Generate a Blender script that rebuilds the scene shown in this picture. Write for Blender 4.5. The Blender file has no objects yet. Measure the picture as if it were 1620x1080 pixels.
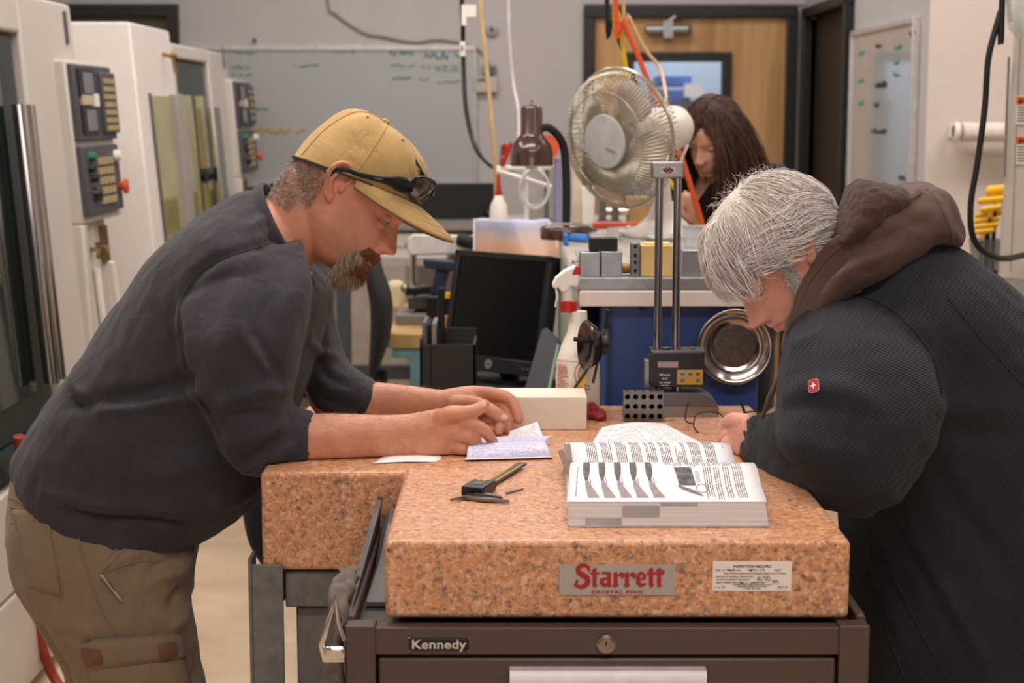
import bpy, bmesh, math, random
import numpy as np
from mathutils import Vector, Matrix, noise as mnoise
from mathutils.bvhtree import BVHTree
R = math.radians; PI = math.pi
random.seed(7); RNG = np.random.default_rng(7)
SC = bpy.context.scene; COL = SC.collection
# ------------------------------------------------------------------ camera, world, lights, exposure
FPX = 2632.0; PITCH = math.atan(363/FPX); CAMZ = 1.55
CP, SP = math.cos(PITCH), math.sin(PITCH)
cam = bpy.data.cameras.new('camera'); camo = bpy.data.objects.new('camera', cam); COL.objects.link(camo)
cam.sensor_width = 36; cam.lens = FPX/1620*36; camo.location = (0, 0, CAMZ); camo.rotation_euler = (PI/2-PITCH, 0, 0)
cam.clip_start = .05; cam.dof.use_dof = True; cam.dof.focus_distance = 2.62; cam.dof.aperture_fstop = 6.3
SC.camera = camo
W = bpy.data.worlds.new('world'); SC.world = W; W.use_nodes = True
W.node_tree.nodes['Background'].inputs[0].default_value = (1, .93, .87, 1); W.node_tree.nodes['Background'].inputs[1].default_value = .12
def area(name, loc, sx, sy, power, col=(1, .92, .875), rot=(0, 0, 0)):
    l = bpy.data.lights.new(name, 'AREA'); l.shape = 'RECTANGLE'; l.size = sx; l.size_y = sy; l.energy = power; l.color = col
    o = bpy.data.objects.new(name, l); COL.objects.link(o); o.location = loc; o.rotation_euler = rot
    return o
area('ceiling_tubes_front', (.3, .5, 3.32), 2.6, .5, 44)
area('ceiling_tubes_middle', (-.5, 3.0, 3.32), 2.6, .5, 42)
area('ceiling_tubes_right', (1.9, 2.2, 3.32), .5, 2.4, 9)
area('added_fill_left', (-2.1, 4.0, 3.32), .5, 2.0, 22)  # added lamp to brighten the middle machine's side; no known fixture
area('ceiling_tubes_bench', (.2, 5.2, 3.32), 2.6, .5, 38, (1, .935, .895))
area('ceiling_tubes_back', (-.2, 7.4, 3.32), 2.6, .5, 32, (1, .935, .895))
area('ceiling_tubes_side_bay', (2.6, 5.2, 3.32), 1.2, .5, 22, (1, .9, .82))
area('added_rear_fill', (.0, -2.6, 2.0), 2.6, 1.6, 23, (1, .915, .87), (R(80), 0, 0))  # added front fill behind the camera; no window is known there
SC.view_settings.view_transform = 'Standard'; SC.view_settings.look = 'None'; SC.view_settings.gamma = 1
SC.view_settings.use_curve_mapping = False; SC.view_settings.exposure = 0.42
try: SC.cycles.use_denoising = True
except Exception: pass
# ------------------------------------------------------------------ picture <-> place
def P(px, py, Y):
    u, v = (px-810)/FPX, (540-py)/FPX
    d = Vector((u, CP+v*SP, -SP+v*CP)); t = Y/d.y
    return Vector((d.x*t, Y, CAMZ+d.z*t))
def PZ(px, py, z):
    u, v = (px-810)/FPX, (540-py)/FPX
    d = Vector((u, CP+v*SP, -SP+v*CP)); t = (z-CAMZ)/d.z
    return Vector((d.x*t, d.y*t, z))
def RAY(px, py):
    u, v = (px-810)/FPX, (540-py)/FPX
    return Vector((0, 0, CAMZ)), Vector((u, CP+v*SP, -SP+v*CP)).normalized()
# ------------------------------------------------------------------ objects
def tag(o, label=None, cat=None, group=None, kind=None):
    if label: o['label'] = label
    if cat: o['category'] = cat
    if group: o['group'] = group
    if kind: o['kind'] = kind
    return o
def thing(name, label, cat, loc=(0, 0, 0), group=None):
    o = bpy.data.objects.new(name, None); COL.objects.link(o); o.location = loc; o.empty_display_size = .05
    return tag(o, label, cat, group)
def wloc(o):
    v = Vector((0, 0, 0))
    while o: v += o.location; o = o.parent
    return v
class MB:
    def __init__(s): s.v = []; s.f = []; s.M = None; s.uv = None
    def add(s, vs, fs):
        n = len(s.v)
        if s.M is not None: vs = [s.M @ Vector(p) for p in vs]
        s.v += [tuple(p) for p in vs]; s.f += [tuple(i+n for i in f) for f in fs]; return s
    def box(s, x0, x1, y0, y1, z0, z1):
        return s.add([(x0,y0,z0),(x1,y0,z0),(x1,y1,z0),(x0,y1,z0),(x0,y0,z1),(x1,y0,z1),(x1,y1,z1),(x0,y1,z1)],
                     [(0,3,2,1),(4,5,6,7),(0,1,5,4),(1,2,6,5),(2,3,7,6),(3,0,4,7)])
    def cbox(s, c, sx, sy, sz): return s.box(c[0]-sx/2,c[0]+sx/2,c[1]-sy/2,c[1]+sy/2,c[2]-sz/2,c[2]+sz/2)
    def loft(s, rings, closed=True, cap=True):
        n = len(rings[0]); vs = [p for r in rings for p in r]; fs = []
        for i in range(len(rings)-1):
            for j in range(n if closed else n-1):
                k = (j+1) % n; fs.append((i*n+j, i*n+k, (i+1)*n+k, (i+1)*n+j))
        if cap and closed:
            fs.append(tuple(range(n))[::-1]); fs.append(tuple(range((len(rings)-1)*n, len(rings)*n)))
        return s.add(vs, fs)
    def tube(s, pts, r, n=8, closed=False, cap=True, flat=1.0, up=None):
        pts = [Vector(p) for p in pts]; m = len(pts); rr = r if hasattr(r, '__len__') else [r]*m
        rings = []; prev = None
        for i, p in enumerate(pts):
            if closed: t = pts[(i+1) % m]-pts[i-1]
            else: t = pts[min(i+1, m-1)]-pts[max(i-1, 0)]
            t.normalize()
            if prev is None:
                a = Vector(up) if up is not None else (Vector((0,0,1)) if abs(t.z) < .9 else Vector((1,0,0)))
            else: a = prev
            b = t.cross(a); 
            if b.length < 1e-6: b = t.orthogonal()
            b.normalize(); a = b.cross(t).normalized(); prev = a
            rings.append([p+a*(math.cos(2*PI*k/n)*rr[i]*flat)+b*(math.sin(2*PI*k/n)*rr[i]) for k in range(n)])
        if closed: rings.append(rings[0]); return s.loft(rings, cap=False)
        return s.loft(rings, cap=cap)
    def ball(s, c, rx, ry=None, rz=None, n=12, m=8, Mx=None):
        ry = ry or rx; rz = rz or rx; c = Vector(c); rings = []
        for i in range(m+1):
            a = -PI/2+PI*i/m; ca = max(math.cos(a), 1e-3)
            rings.append([Vector((rx*ca*math.cos(2*PI*k/n), ry*ca*math.sin(2*PI*k/n), rz*math.sin(a))) for k in range(n)])
        if Mx is not None: rings = [[Mx @ p for p in r] for r in rings]
        return s.loft([[c+p for p in r] for r in rings])
    def capsule(s, pts, rad, n=10):            # a chain with round ends
        pts = [Vector(p) for p in pts]; pts2, rr = catmull(pts, list(rad), 3)
        s.tube(pts2, rr, n); 
        for p, r in ((pts2[0], rr[0]), (pts2[-1], rr[-1])): s.ball(p, r*1.0, n=10, m=8)
        return s
    def lathe(s, prof, c=(0,0,0), axis=(0,0,1), n=32, cap=True):
        q = Vector((0,0,1)).rotation_difference(Vector(axis).normalized()); c = Vector(c)
        return s.loft([[c+q @ Vector((r*math.cos(2*PI*k/n), r*math.sin(2*PI*k/n), z)) for k in range(n)] for r, z in prof], cap=cap)
    def cyl(s, p0, p1, r, n=20): return s.tube([p0, p1], r, n)
    def prism(s, poly, ext):
        n = len(poly); poly = [Vector(p) for p in poly]; e = Vector(ext)
        return s.add(poly+[p+e for p in poly], [tuple(range(n))[::-1], tuple(range(n, 2*n))]+[(i, (i+1) % n, (i+1) % n+n, i+n) for i in range(n)])
    def build(s, name, m, parent=None, label=None, bevel=0, sharp=35, flat=False, seg=2, kind=None):
        me = bpy.data.meshes.new(name); o = bpy.data.objects.new(name, me); COL.objects.link(o)
        if parent is not None: o.parent = parent
        w = wloc(parent) if parent is not None else Vector((0,0,0))
        a = np.array(s.v, dtype=float)
        if parent is None and len(a):              # origin of a free thing at its foot
            w = Vector((float(a[:,0].mean()), float(a[:,1].mean()), float(a[:,2].min()))); o.location = w
        a = a-np.array(w)
        me.from_pydata(a.tolist(), [], s.f); me.validate()
        fixn(me)
        if not flat:
            me.polygons.foreach_set('use_smooth', [True]*len(me.polygons)); me.set_sharp_from_angle(angle=R(sharp))
        if m: me.materials.append(m)
        if bevel:
            b = o.modifiers.new('bevel', 'BEVEL'); b.width = bevel; b.segments = seg; b.limit_method = 'ANGLE'; b.angle_limit = R(40); b.harden_normals = False
        if label: o['label'] = label
        if kind: o['kind'] = kind
        return o
def fixn(me):
    bm = bmesh.new(); bm.from_mesh(me); bmesh.ops.recalc_face_normals(bm, faces=bm.faces); bm.to_mesh(me); bm.free()
def catmull(pts, rad, sub):
    out = []; ro = []; n = len(pts)
    for i in range(n-1):
        p0, p1, p2, p3 = pts[max(i-1,0)], pts[i], pts[i+1], pts[min(i+2,n-1)]
        for k in range(sub):
            t = k/sub
            out.append(.5*((2*p1)+(p2-p0)*t+(2*p0-5*p1+4*p2-p3)*t*t+(3*p1-p0-3*p2+p3)*t**3)); ro.append(rad[i]*(1-t)+rad[i+1]*t)
    out.append(pts[-1]); ro.append(rad[-1]); return out, ro
def smooth_line(pts, sub=6):
    return catmull([Vector(p) for p in pts], [0]*len(pts), sub)[0]
def copy_tree(o, parent=None, off=None, label=None):
    c = o.copy(); COL.objects.link(c); c.parent = parent
    if off is not None: c.location = o.location+Vector(off)
    if label: c['label'] = label
    for ch in o.children: copy_tree(ch, c)
    return c
# superellipse body sections given by the two outline points seen from the side and a half-depth
def sec(p1, p2, Y, hd, n=2.4, dy=0.0, N=28):
    a, b = P(*p1, Y), P(*p2, Y); return sec3((a+b)/2+Vector((0, dy, 0)), (b-a)/2, Vector((0, hd, 0)), n, N)
def sec3(c, u, v, n=2.4, N=28):
    r = []
    for k in range(N):
        t = 2*PI*k/N; ct, st = math.cos(t), math.sin(t)
        r.append(c+u*(abs(ct)**(2/n)*(1 if ct >= 0 else -1))+v*(abs(st)**(2/n)*(1 if st >= 0 else -1)))
    return r
def smooth_rings(rings, sub=3):
    out = []; n = len(rings)
    for i in range(n-1):
        r0, r1, r2, r3 = rings[max(i-1,0)], rings[i], rings[i+1], rings[min(i+2,n-1)]
        for k in range(sub):
            t = k/sub
            out.append([.5*((2*b)+(c-a)*t+(2*a-5*b+4*c-d)*t*t+(3*b-a-3*c+d)*t**3) for a, b, c, d in zip(r0, r1, r2, r3)])
    out.append(rings[-1]); return out
def round_caps(rings, k=3, bulge=.5):
    def cap(r, prev):
        c = sum(r, Vector())/len(r); cp = sum(prev, Vector())/len(prev); d = (c-cp).normalized()
        rad = sum((p-c).length for p in r)/len(r)*bulge; o = []
        for i in range(1, k+1):
            a = i/k*PI/2*.96; o.append([c+(p-c)*math.cos(a)+d*rad*math.sin(a) for p in r])
        return o
    return cap(rings[0], rings[1])[::-1]+rings+cap(rings[-1], rings[-2])
def fuse(mb, voxel, smooth=4, fac=.5):
    """one continuous surface from overlapping closed shapes; returns (verts, faces)"""
    me = bpy.data.meshes.new('tmp'); me.from_pydata(mb.v, [], mb.f); fixn(me)
    o = bpy.data.objects.new('tmp', me); COL.objects.link(o)
    r = o.modifiers.new('r', 'REMESH'); r.mode = 'VOXEL'; r.voxel_size = voxel; r.adaptivity = 0
    if smooth:
        q = o.modifiers.new('s', 'SMOOTH'); q.factor = fac; q.iterations = smooth
    dg = bpy.context.evaluated_depsgraph_get(); m2 = bpy.data.meshes.new_from_object(o.evaluated_get(dg))
    v = np.empty(len(m2.vertices)*3); m2.vertices.foreach_get('co', v); v = v.reshape(-1, 3)
    f = [tuple(p.vertices) for p in m2.polygons]
    nrm = np.empty(len(m2.vertices)*3); m2.vertices.foreach_get('normal', nrm); nrm = nrm.reshape(-1, 3)
    bpy.data.objects.remove(o); bpy.data.meshes.remove(me); bpy.data.meshes.remove(m2)
    return v, f, nrm
def mesh_obj(name, v, f, m, parent=None, label=None, kind=None, sharp=None, colors=None):
    me = bpy.data.meshes.new(name); w = wloc(parent) if parent is not None else Vector((0,0,0))
    o = bpy.data.objects.new(name, me); COL.objects.link(o)
    if parent is not None: o.parent = parent
    me.from_pydata((np.asarray(v)-np.array(w)).tolist(), [], f); fixn(me)
    me.polygons.foreach_set('use_smooth', [True]*len(me.polygons))
    if sharp: me.set_sharp_from_angle(angle=R(sharp))
    me.materials.append(m)
    if colors is not None:
        at = me.color_attributes.new('tint', 'FLOAT_COLOR', 'POINT'); c = np.ones((len(v), 4)); c[:, :3] = colors; at.data.foreach_set('color', c.ravel())
    if label: o['label'] = label
    if kind: o['kind'] = kind
    return o
def seg_dist(v, line):
    """distance of every vertex to a polyline and position along it"""
    best = np.full(len(v), 9e9); tt = np.zeros(len(v)); n = len(line)-1
    for i in range(n):
        a = np.array(line[i]); b = np.array(line[i+1]); ab = b-a; t = np.clip(((v-a) @ ab)/max(ab @ ab, 1e-12), 0, 1)
        d = np.linalg.norm(v-(a+t[:, None]*ab), axis=1); k = d < best; best[k] = d[k]; tt[k] = (i+t[k])/n
    return best, tt
def bvh_of(v, f): return BVHTree.FromPolygons([Vector(p) for p in v], f)
def hit_line(bvh, pts, sub=4, lift=.0):
    out = []
    fine = catmull([Vector((x, y, 0)) for x, y in pts], [0]*len(pts), sub)[0]
    for p in fine:
        o, d = RAY(p.x, p.y); h = bvh.ray_cast(o, d)
        if h[0] is not None: out.append(h[0]+h[1]*lift if h[1].dot(d) < 0 else h[0]-h[1]*lift)
    return out
def strands(name, lines, r, m, parent, tip=.35, label=None, kind=None, sides=3):
    """many thin tapered tubes in one mesh; lines: list of (k,3) arrays of the same k"""
    L = np.array(lines); n, k, _ = L.shape
    T = np.gradient(L, axis=1); T /= np.linalg.norm(T, axis=2, keepdims=True)+1e-9
    ref = RNG.normal(size=(n, 1, 3)); A = np.cross(T, ref); A /= np.linalg.norm(A, axis=2, keepdims=True)+1e-9; B = np.cross(T, A)
    rad = np.asarray(r).reshape(-1, 1) if hasattr(r, '__len__') else np.full((n, 1), r)
    prof = 1-(1-tip)*np.linspace(0, 1, k)**2; rr = (rad*prof)[:, :, None]
    V = np.stack([L+rr*(math.cos(2*PI*j/sides)*A+math.sin(2*PI*j/sides)*B) for j in range(sides)], axis=2)
    idx = np.arange(n*k*sides).reshape(n, k, sides); F = []
    for j in range(sides):
        q = (j+1) % sides; F.append(np.stack([idx[:, :-1, j], idx[:, :-1, q], idx[:, 1:, q], idx[:, 1:, j]], axis=-1).reshape(-1, 4))
    F = np.concatenate(F); me = bpy.data.meshes.new(name); w = wloc(parent)
    o = bpy.data.objects.new(name, me); COL.objects.link(o); o.parent = parent
    me.from_pydata((V.reshape(-1, 3)-np.array(w)).tolist(), [], F.tolist()); me.polygons.foreach_set('use_smooth', [True]*len(me.polygons))
    me.materials.append(m)
    at = me.color_attributes.new('tint', 'FLOAT_COLOR', 'POINT')
    c = np.ones((n, k, sides, 4)); c[..., :3] = RNG.uniform(0, 1, (n, 1, 1, 1)); at.data.foreach_set('color', c.ravel())
    if label: o['label'] = label
    if kind: o['kind'] = kind
    return o
def text_into(mb, body, size, org, right=(1,0,0), up=(0,0,1), depth=.0006, align='LEFT', bold=0.0, sx=1.0, spacing=1.0, shear=0.0):
    cu = bpy.data.curves.new('t', 'FONT'); cu.body = body; cu.size = size; cu.align_x = align; cu.offset = bold; cu.space_character = spacing
    cu.extrude = depth/2; cu.resolution_u = 3; cu.shear = shear
    o = bpy.data.objects.new('t', cu); COL.objects.link(o); dg = bpy.context.evaluated_depsgraph_get()
    me = bpy.data.meshes.new_from_object(o.evaluated_get(dg)); r, u = Vector(right).normalized(), Vector(up).normalized(); n = r.cross(u); org = Vector(org)
    mb.add([org+r*(v.co.x*sx)+u*v.co.y+n*(v.co.z+depth/2) for v in me.vertices], [tuple(p.vertices) for p in me.polygons])
    bpy.data.objects.remove(o); bpy.data.curves.remove(cu); bpy.data.meshes.remove(me)
# ------------------------------------------------------------------ materials
def lin(h):
    h = h.lstrip('#'); c = [int(h[i:i+2], 16)/255 for i in (0, 2, 4)]
    return tuple(x/12.92 if x <= .04045 else ((x+.055)/1.055)**2.4 for x in c)
class NT:
    def __init__(s, name):
        s.m = bpy.data.materials.new(name); s.m.use_nodes = True; s.t = s.m.node_tree; s.b = s.t.nodes['Principled BSDF']
    def n(s, ty, ins=None, **kw):
        x = s.t.nodes.new(ty)
        for k, v in kw.items(): setattr(x, k, v)
        for k, v in (ins or {}).items(): s.set(x.inputs[k], v)
        return x
    def set(s, sock, v):
        if isinstance(v, bpy.types.NodeSocket): s.t.links.new(v, sock)
        elif isinstance(v, (tuple, list)) and len(v) == 3 and sock.type == 'RGBA': sock.default_value = (*v, 1)
        else: sock.default_value = v
    def co(s, kind='Object'): return s.n('ShaderNodeTexCoord').outputs[kind]
    def noise(s, scale, detail=3, vec=None, rough=.55, dist=0):
        return s.n('ShaderNodeTexNoise', {'Vector': vec or s.co(), 'Scale': scale, 'Detail': detail, 'Roughness': rough, 'Distortion': dist}).outputs['Fac']
    def ramp(s, fac, stops):
        r = s.n('ShaderNodeValToRGB', {'Fac': fac}); e = r.color_ramp.elements
        while len(e) < len(stops): e.new(.5)
        for x, (p, c) in zip(e, stops): x.position = p; x.color = (*c, 1) if len(c) == 3 else c
        return r.outputs['Color']
    def mix(s, fac, a, b, mode='MIX'):
        x = s.n('ShaderNodeMix', data_type='RGBA', blend_type=mode); s.set(x.inputs[0], fac); s.set(x.inputs[6], a); s.set(x.inputs[7], b); return x.outputs[2]
    def math(s, op, a, b=None, c=None):
        x = s.n('ShaderNodeMath', operation=op); s.set(x.inputs[0], a)
        if b is not None: s.set(x.inputs[1], b)
        if c is not None: s.set(x.inputs[2], c)
        return x.outputs[0]
    def bump(s, h, strength=.3, dist=.002):
        x = s.n('ShaderNodeBump', {'Height': h, 'Strength': strength, 'Distance': dist}); s.set(s.b.inputs['Normal'], x.outputs[0]); return x
    def P(s, **kw):
        for k, v in kw.items(): s.set(s.b.inputs[k.replace('_', ' ')], v)
        return s.m
_cache = {}
def mat(name, col, rough=.5, metal=0.0, var=.12, scale=25, bump=0.0, bscale=180, coat=0.0, spec=.5, trans=0.0, alpha=1.0, emit=0.0, sss=0.0):
    if name in _cache: return _cache[name]
    c = lin(col) if isinstance(col, str) else col; t = NT(name); nz = t.noise(scale, 4)
    lo = tuple(x*(1-var) for x in c); hi = tuple(min(1, x*(1+var)) for x in c)
    t.P(Base_Color=t.ramp(nz, [(.3, lo), (.7, hi)]), Roughness=rough, Metallic=metal)
    t.b.inputs['Specular IOR Level'].default_value = spec; t.b.inputs['Coat Weight'].default_value = coat
    t.b.inputs['Transmission Weight'].default_value = trans; t.b.inputs['Alpha'].default_value = alpha
    if emit: t.P(Emission_Color=c, Emission_Strength=emit)
    if sss: t.b.inputs['Subsurface Weight'].default_value = sss; t.b.inputs['Subsurface Radius'].default_value = (.01, .004, .002); t.b.inputs['Subsurface Scale'].default_value = .4
    if bump: t.bump(t.noise(bscale, 3), bump)
    _cache[name] = t.m; return t.m
# ------------------------------------------------------------------ shared materials
M_wall = mat('painted wall', '#b6b1b0', .75, var=.05, scale=3, bump=.08, bscale=260)
M_wallwarm = mat('painted wall of the side bay', '#d5c8bf', .75, var=.04, scale=3, bump=.08, bscale=260)
M_blackmetal = mat('black painted metal', '#15130f', .42, var=.2)
M_black = mat('black plastic', '#0d0d0f', .38, var=.15)
M_blackmatte = mat('matt black', '#101012', .7, var=.2)
M_chrome = mat('chrome', '#d9d6d2', .12, 1.0, var=.04)
M_steel = mat('ground steel', '#8d8a88', .3, 1.0, var=.1, scale=60)
M_alu = mat('milled aluminium', '#a2a2a4', .36, .85, var=.1, scale=40)
M_machine = mat('cream enamel', '#c6bfb6', .45, var=.04, scale=4, coat=.15)
M_machinegrey = mat('grey enamel', '#9c978f', .45, var=.05, scale=4)
M_white = mat('white plastic', '#e6e1d8', .4, var=.03)
M_paper = mat('paper', '#e9e5e6', .8, var=.02)
M_brass = mat('brass', '#8f7744', .4, .9, var=.2)
M_red = mat('red plastic', '#b01d14', .4, var=.1)
M_yellow = mat('yellow plastic', '#e2ad13', .4, var=.06)
M_orange = mat('orange cable', '#d9551c', .45, var=.05)
M_glass = mat('clear glass', '#ffffff', .02, var=0, trans=1.0)
M_ink = mat('black ink', '#232326', .7, var=.1)
M_redink = mat('red ink', '#a3151a', .6, var=.05)
M_teal = mat('teal marker', '#2f8f86', .7, var=.1)
M_grid = mat('grey plastic', '#55545a', .45, var=.08)
def granite():
    t = NT('pink granite'); co = t.co()
    dv = t.n('ShaderNodeVectorMath', {0: co}, operation='ADD'); nz = t.n('ShaderNodeTexNoise', {'Vector': co, 'Scale': 160.0, 'Detail': 2.0}); sc_ = t.n('ShaderNodeVectorMath', {0: nz.outputs['Color']}, operation='SCALE'); sc_.inputs['Scale'].default_value = .006; t.t.links.new(sc_.outputs[0], dv.inputs[1]); w = dv.outputs[0]
    def grains(scale, stops):
        v = t.n('ShaderNodeTexVoronoi', {'Vector': w, 'Scale': scale}); r = t.n('ShaderNodeSeparateColor', {0: v.outputs['Color']}).outputs[0]
        q = t.n('ShaderNodeValToRGB', {'Fac': r}); q.color_ramp.interpolation = 'CONSTANT'; e = q.color_ramp.elements
        while len(e) < len(stops): e.new(.5)
        for x, (p, c) in zip(e, stops): x.position = p; x.color = (*lin(c), 1)
        return q.outputs['Color']
    g1 = grains(150., [(0, '#5b4f47'), (.10, '#8a6a54'), (.17, '#b97f57'), (.38, '#c98f68'), (.60, '#cf9a72'), (.76, '#c0865c'), (.90, '#dcb598')])
    g2 = grains(270., [(0, '#554a44'), (.09, '#96745c'), (.18, '#c58a62'), (.45, '#d09c78'), (.7, '#bb8058'), (.9, '#e0bfa6')])
    col = t.mix(.5, g1, g2); spots = t.n('ShaderNodeMapRange', {'Value': t.noise(85, 3, co, .6), 'From Min': .60, 'From Max': .66}).outputs[0]
    col = t.mix(t.math('MULTIPLY', spots, .62), col, lin('#4c433d')); col = t.mix(t.math('MULTIPLY', t.noise(7, 2, co), .3), col, lin('#c88a60'))
    t.bump(t.noise(400, 2, co), .06); hs = t.n('ShaderNodeHueSaturation', {'Saturation': 1.0, 'Value': 1.05, 'Color': col}); return t.P(Base_Color=hs.outputs[0], Roughness=.28)
M_granite = granite()
def floor_mat():
    t = NT('speckled concrete floor'); co = t.co()
    c = t.ramp(t.noise(2.5, 6, co, .7), [(.3, lin('#b89d80')), (.6, lin('#d6bc9e')), (.8, lin('#e0cbb2'))])
    n = t.noise(26, 5, co, .7); m = t.n('ShaderNodeMapRange', {'Value': n, 'From Min': .6, 'From Max': .72}).outputs[0]
    return t.P(Base_Color=t.mix(t.math('MULTIPLY', m, .4), c, lin('#7d6a50')), Roughness=.42)
def page_mat(name, lines, dens=.5, tint='#ece8ea', ink='#55525a', across=90, x0=.08, x1=.93, y0=.06, y1=.94):
    """printed lines of text along u, stacked along v"""
    t = NT(name); uv = t.n('ShaderNodeUVMap'); s = t.n('ShaderNodeSeparateXYZ', {0: uv.outputs[0]}); u, v = s.outputs[0], s.outputs[1]
    vl = t.math('MULTIPLY', v, float(lines)); row = t.math('FLOOR', vl); fr = t.math('FRACT', vl)
    inrow = t.math('MULTIPLY', t.math('GREATER_THAN', fr, .3), t.math('LESS_THAN', fr, .78))
    cx = t.n('ShaderNodeCombineXYZ', {0: t.math('MULTIPLY', u, float(across)), 1: t.math('MULTIPLY', row, 7.31)}).outputs[0]
    w = t.noise(1.0, 2, cx, .7); on = t.math('GREATER_THAN', w, dens)
    par = t.noise(1.0, 0, t.n('ShaderNodeCombineXYZ', {0: t.math('MULTIPLY', u, 2.6), 1: t.math('MULTIPLY', row, .37)}).outputs[0]); on = t.math('MULTIPLY', on, t.math('GREATER_THAN', par, .36))
    for a, b, w2 in ((u, x0, 'GREATER_THAN'), (u, x1, 'LESS_THAN'), (v, y0, 'GREATER_THAN'), (v, y1, 'LESS_THAN')): on = t.math('MULTIPLY', on, t.math(w2, a, b))
    fac = t.math('MULTIPLY', t.math('MULTIPLY', on, inrow), .8)
    return t.P(Base_Color=t.mix(fac, lin(tint), lin(ink)), Roughness=.75)
def sheet(name, fn, nu, nv, m, parent=None, label=None, thick=.0003):
    """curved sheet with uv; fn(u,v)->point"""
    me = bpy.data.meshes.new(name); w = wloc(parent) if parent is not None else Vector(fn(.5, .5))
    vs = [Vector(fn(i/nu, j/nv))-w for j in range(nv+1) for i in range(nu+1)]
    fs = [(j*(nu+1)+i, j*(nu+1)+i+1, (j+1)*(nu+1)+i+1, (j+1)*(nu+1)+i) for j in range(nv) for i in range(nu)]
    me.from_pydata(vs, [], fs); o = bpy.data.objects.new(name, me); COL.objects.link(o)
    if parent is not None: o.parent = parent
    else: o.location = w
    uvl = me.uv_layers.new(name='UVMap')
    for l in me.loops:
        k = l.vertex_index; uvl.data[l.index].uv = ((k % (nu+1))/nu, (k//(nu+1))/nv)
    me.polygons.foreach_set('use_smooth', [True]*len(me.polygons)); me.materials.append(m)
    if thick:
        q = o.modifiers.new('thick', 'SOLIDIFY'); q.thickness = thick; q.offset = -1
    if label: o['label'] = label
    return o
# ------------------------------------------------------------------ the room
def struct(name, mb, m, **k):
    o = mb.build(name, m, **k); o['kind'] = 'structure'; return o
XR, YB, YA = 1.575, 9.0, 6.4
struct('floor', MB().box(-3.2, 4.2, -2.9, YB+.1, -.1, 0), floor_mat())
struct('ceiling', MB().box(-3.2, 4.2, -2.9, YB+.1, 3.4, 3.5), mat('ceiling white', '#c9c6c0', .8))
wb = MB()                                   # back wall around the wooden door and the opening behind the second machine
D1L, D1R, D1T = .44, 1.455, 2.045
D3L, D3R, D3T = -2.36, -1.83, 2.055
wb.box(-3.2, D3L, YB, YB+.1, 0, 3.4); wb.box(D3L, D3R, YB, YB+.1, D3T, 3.4); wb.box(D3R, D1L, YB, YB+.1, 0, 3.4)
wb.box(D1L, D1R, YB, YB+.1, D1T, 3.4); wb.box(D1R, 4.2, YB, YB+.1, 0, 3.4)
struct('wall_back', wb, M_wall)
struct('wall_left', MB().box(-3.3, -3.2, -2.9, YB+.1, 0, 3.4), M_wall)
D2A, D2B, D2T = 7.83, 8.88, 2.04
wr = MB(); wr.box(XR, XR+.12, YA, D2A, 0, 3.4); wr.box(XR, XR+.12, D2A, D2B, D2T, 3.4); wr.box(XR, XR+.12, D2B, YB, 0, 3.4)
struct('wall_right', wr, M_wall)
struct('wall_bay', MB().box(XR+.004, 4.2, YA-.004, YA+.12, 0, 3.4), M_wallwarm)
struct('wall_far_right', MB().box(4.2, 4.3, -2.9, YB+.1, 0, 3.4), M_wall)
tr = MB(); tr.box(-3.2, D1L-.06, YB-.015, YB, 0, .1); struct('baseboard_back', tr, M_blackmatte)
struct('trim_1', MB().box(.38, XR-.02, YB-.02, YB, 2.115, 2.14), M_wall)
# wooden door with a window
fr = MB(); fr.box(D1L-.06, D1L, YB-.05, YB+.02, 0, D1T+.06); fr.box(D1R-.0, D1R+.06, YB-.05, YB+.02, 0, D1T+.06); fr.v = []; fr.f = []; fr.box(D1L-.06, D1L, YB-.05, YB+.02, 0, D1T); fr.box(D1R, D1R+.06, YB-.05, YB+.02, 0, D1T); fr.box(D1L-.06, D1R+.06, YB-.05, YB+.02, D1T, D1T+.06)
d1 = struct('door_1', fr, M_blackmetal, bevel=.006)
def wood_mat(name, a, b, c, sc=1.0):
    t = NT(name); v = t.n('ShaderNodeMapping', {'Vector': t.co(), 'Scale': (9*sc, 9*sc, .55*sc)}).outputs[0]
    return t.P(Base_Color=t.ramp(t.noise(1.3, 6, v, .62, 1.2), [(.3, lin(a)), (.52, lin(b)), (.7, lin(c))]), Roughness=.45)
M_door = wood_mat('door veneer', '#a1784a', '#bd905c', '#cba26f')
WL, WR, WT, WBt = .60, 1.17, 1.865, .95
lf = MB(); lf.box(D1L, WL, YB-.01, YB+.035, .01, D1T); lf.box(WR, D1R, YB-.01, YB+.035, .01, D1T); lf.box(WL, WR, YB-.01, YB+.035, WT, D1T); lf.box(WL, WR, YB-.01, YB+.035, .01, WBt)
lf.build('door_leaf', M_door, d1)
wf = MB(); e = .05
wf.box(WL, WL+e, YB-.03, YB+.04, WBt, WT); wf.box(WR-e, WR, YB-.03, YB+.04, WBt, WT); wf.box(WL+e, WR-e, YB-.03, YB+.04, WT-e, WT); wf.box(WL+e, WR-e, YB-.03, YB+.04, WBt, WBt+e)
wf.build('window_frame', M_blackmetal, d1, bevel=.004)
MB().box(WL+e, WR-e, YB+.005, YB+.011, WBt+e, WT-e).build('window_pane', M_glass, d1)
dc = MB(); a, b = P(1026, 47, YB-.06), P(1087, 46, YB-.06); dc.tube([a, b], .025, 14); dc.ball(a, .026); dc.ball(b, .026); dc.cbox((a+b)/2, .05, .06, .09)
dc.build('door_closer', M_alu, d1); MB().tube([P(1050, 40, YB-.07), P(1068, 27, YB-.08), P(1078, 27, YB-.05)], .011, 8).build('closer_arm', M_steel, d1)
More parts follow.
